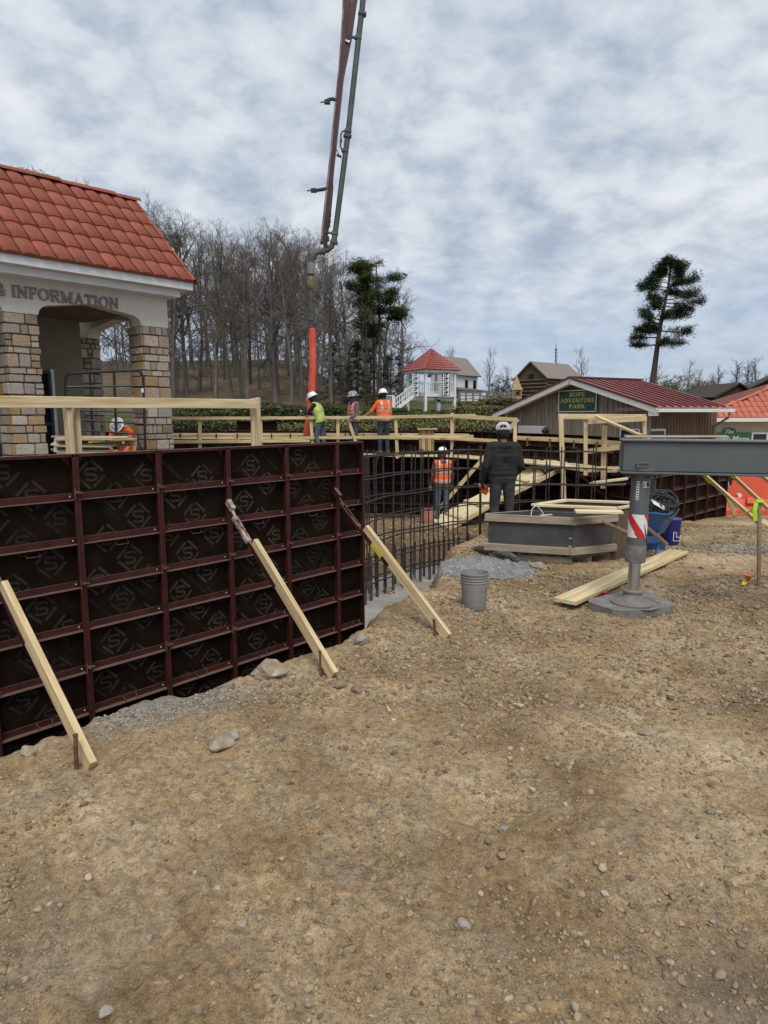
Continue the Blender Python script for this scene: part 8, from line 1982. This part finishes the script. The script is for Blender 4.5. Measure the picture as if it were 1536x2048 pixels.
def feet(px, d, z): p = at(px, 830, d); return (p.x, p.y, z)
# hose man in lime
person('worker in a lime safety vest and white hard hat guiding the red hose', feet(640, 19.35, ZW + .02), rad(168),
       dict(pelvis=(.0, -.02, .95), chest=(0, .07, 1.27), neck=(0, .13, 1.45), head=(0, .20, 1.60), shl=(-.18, .12, 1.40), shr=(.18, .12, 1.40), ell=(-.20, .30, 1.18), elr=(.22, .28, 1.16), wrl=(-.10, .48, 1.22), wrr=(.02, .46, 1.17), knl=(-.10, .08, .50), knr=(.10, -.04, .50), anr=(.12, -.12, .09), tor=(.14, .06, .05)),
       dict(top=GREYS, sleeve=DARKC, leg=JEANL), vest=HIVY, hair=DARKC, mask=DARKC, hold_l=True, hold_r=True)
person('worker in a dull orange vest and stickered hard hat, middle of the three', feet(708, 19.3, ZW + .02), rad(215),
       dict(ell=(-.24, .06, 1.15), elr=(.25, .02, 1.13), wrl=(-.20, .27, 1.07), wrr=(.20, .22, 1.0)), dict(top=NAVY, sleeve=SLATE, leg=JEAN), hatmat=DHAT, vest=HIVO2, mask=NAVY, hair=NAVY, sleeves=True, height=1.74)
person('worker in a bright orange vest and white hard hat reaching for the guard rail', feet(767, 19.2, ZW + .02), rad(118),
       dict(ell=(-.33, .10, 1.20), wrl=(-.50, .26, 1.06), elr=(.25, .05, 1.14), wrr=(.22, .14, .92), look=.35), dict(top=HIVO, sleeve=HIVO, leg=JEAN), vest=HIVO, hair=True, height=1.80, sleeves=False)
w4 = gz(884, 1060, -.64)
pz4 = Gz(w4.x, w4.y)
person('worker with maroon sleeves and an orange vest seen from behind in the excavation', (w4.x * 15.6 / w4.y, 15.6, Gz(w4.x * 15.6 / w4.y, 15.6)), rad(98), dict(look=.35, wrl=(-.29, .02, .89), ell=(-.26, -.05, 1.14)), dict(top=MAROON, leg=JEANL), vest=HIVO, hair=MAROON, height=1.67)
p5 = at(1003, 1060, 10.6)
R5 = person('man in a charcoal hoodie and pale mesh cap seen from behind beside the tub', (p5.x, p5.y, Gz(p5.x, p5.y) + .0), rad(96), dict(wrl=(-.30, .06, .90), ell=(-.285, -.05, 1.15), elr=(.28, -.04, 1.15), wrr=(.22, .14, .95), shl=(-.205, 0, 1.435), shr=(.205, 0, 1.435), look=.25, knl=(-.12, .02, .51), knr=(.12, .01, .51), anl=(-.13, -.02, .09), anr=(.13, -.03, .09)),
       dict(top=CHAR, leg=PANTG, hand=DARKC), hat='cap', hood=True, height=1.80, hold_l=True, voxel=.009, wide=1.16)
# beard seen past the cheek and the drill in his left hand
base = R5[1]; Q5 = R5[2]
mb = MB(); mb.tube([(0, .10, 1.60), (-.01, .125, 1.54), (-.01, .12, 1.48)], [.05, .055, .02], 8); inst('beard', mkmesh('beard', mb.v, mb.f, HAIR, smooth=True), R5[0], base)
dr = thing('cordless_drill', 'orange and black cordless drill held in the left hand of the man in the hoodie', 'drill', base @ V((-.30, .10, .80)))
MORD = pmat('drill_orange', (.42, .07, .02), rough=.5)
o = base @ V((-.31, .10, .815)); mb = MB(); mb.tube([o + V((.10, .02, -.05)), o + V((.06, .02, -.02)), o + V((-.03, 0, .02)), o + V((-.05, 0, .02))], [.03, .045, .042, .03], 10); mb.build('motor_body', MORD, dr, smooth=True)
mb = MB(); mb.beam(o + V((.02, .01, -.01)), o + V((-.02, .01, .11)), .04, .034, bev=.006); mb.build('grip', MBLK, dr); mb = MB(); mb.beam(o + V((.10, .02, -.10)), o + V((.0, .02, -.06)), .06, .08, bev=.008); mb.build('battery', MORD, dr)
mb = MB(); mb.tube([o + V((-.05, 0, .02)), o + V((-.09, 0, .04)), o + V((-.12, 0, .05))], [.024, .02, .006], 8); mb.build('chuck', MBLK, dr)
# bending worker behind the gate
p6 = at(252, 880, 15.3)
person('worker in an orange vest bending over behind the black gate', (p6.x, p6.y, GB - .20), rad(268), dict(pelvis=(0, -.18, .84), chest=(0, .12, 1.0), neck=(0, .28, 1.10), head=(0, .40, 1.17), shl=(-.19, .24, 1.06), shr=(.19, .24, 1.06), ell=(-.24, .32, .80), elr=(.24, .32, .80), wrl=(-.14, .42, .58), wrr=(.14, .42, .58), hil=(-.095, -.16, .82), hir=(.095, -.16, .82), knl=(-.12, .06, .46), knr=(.12, .06, .46)),
       dict(top=HIVO, sleeve=HIVO, leg=DARKC), vest=HIVO, hair=True)
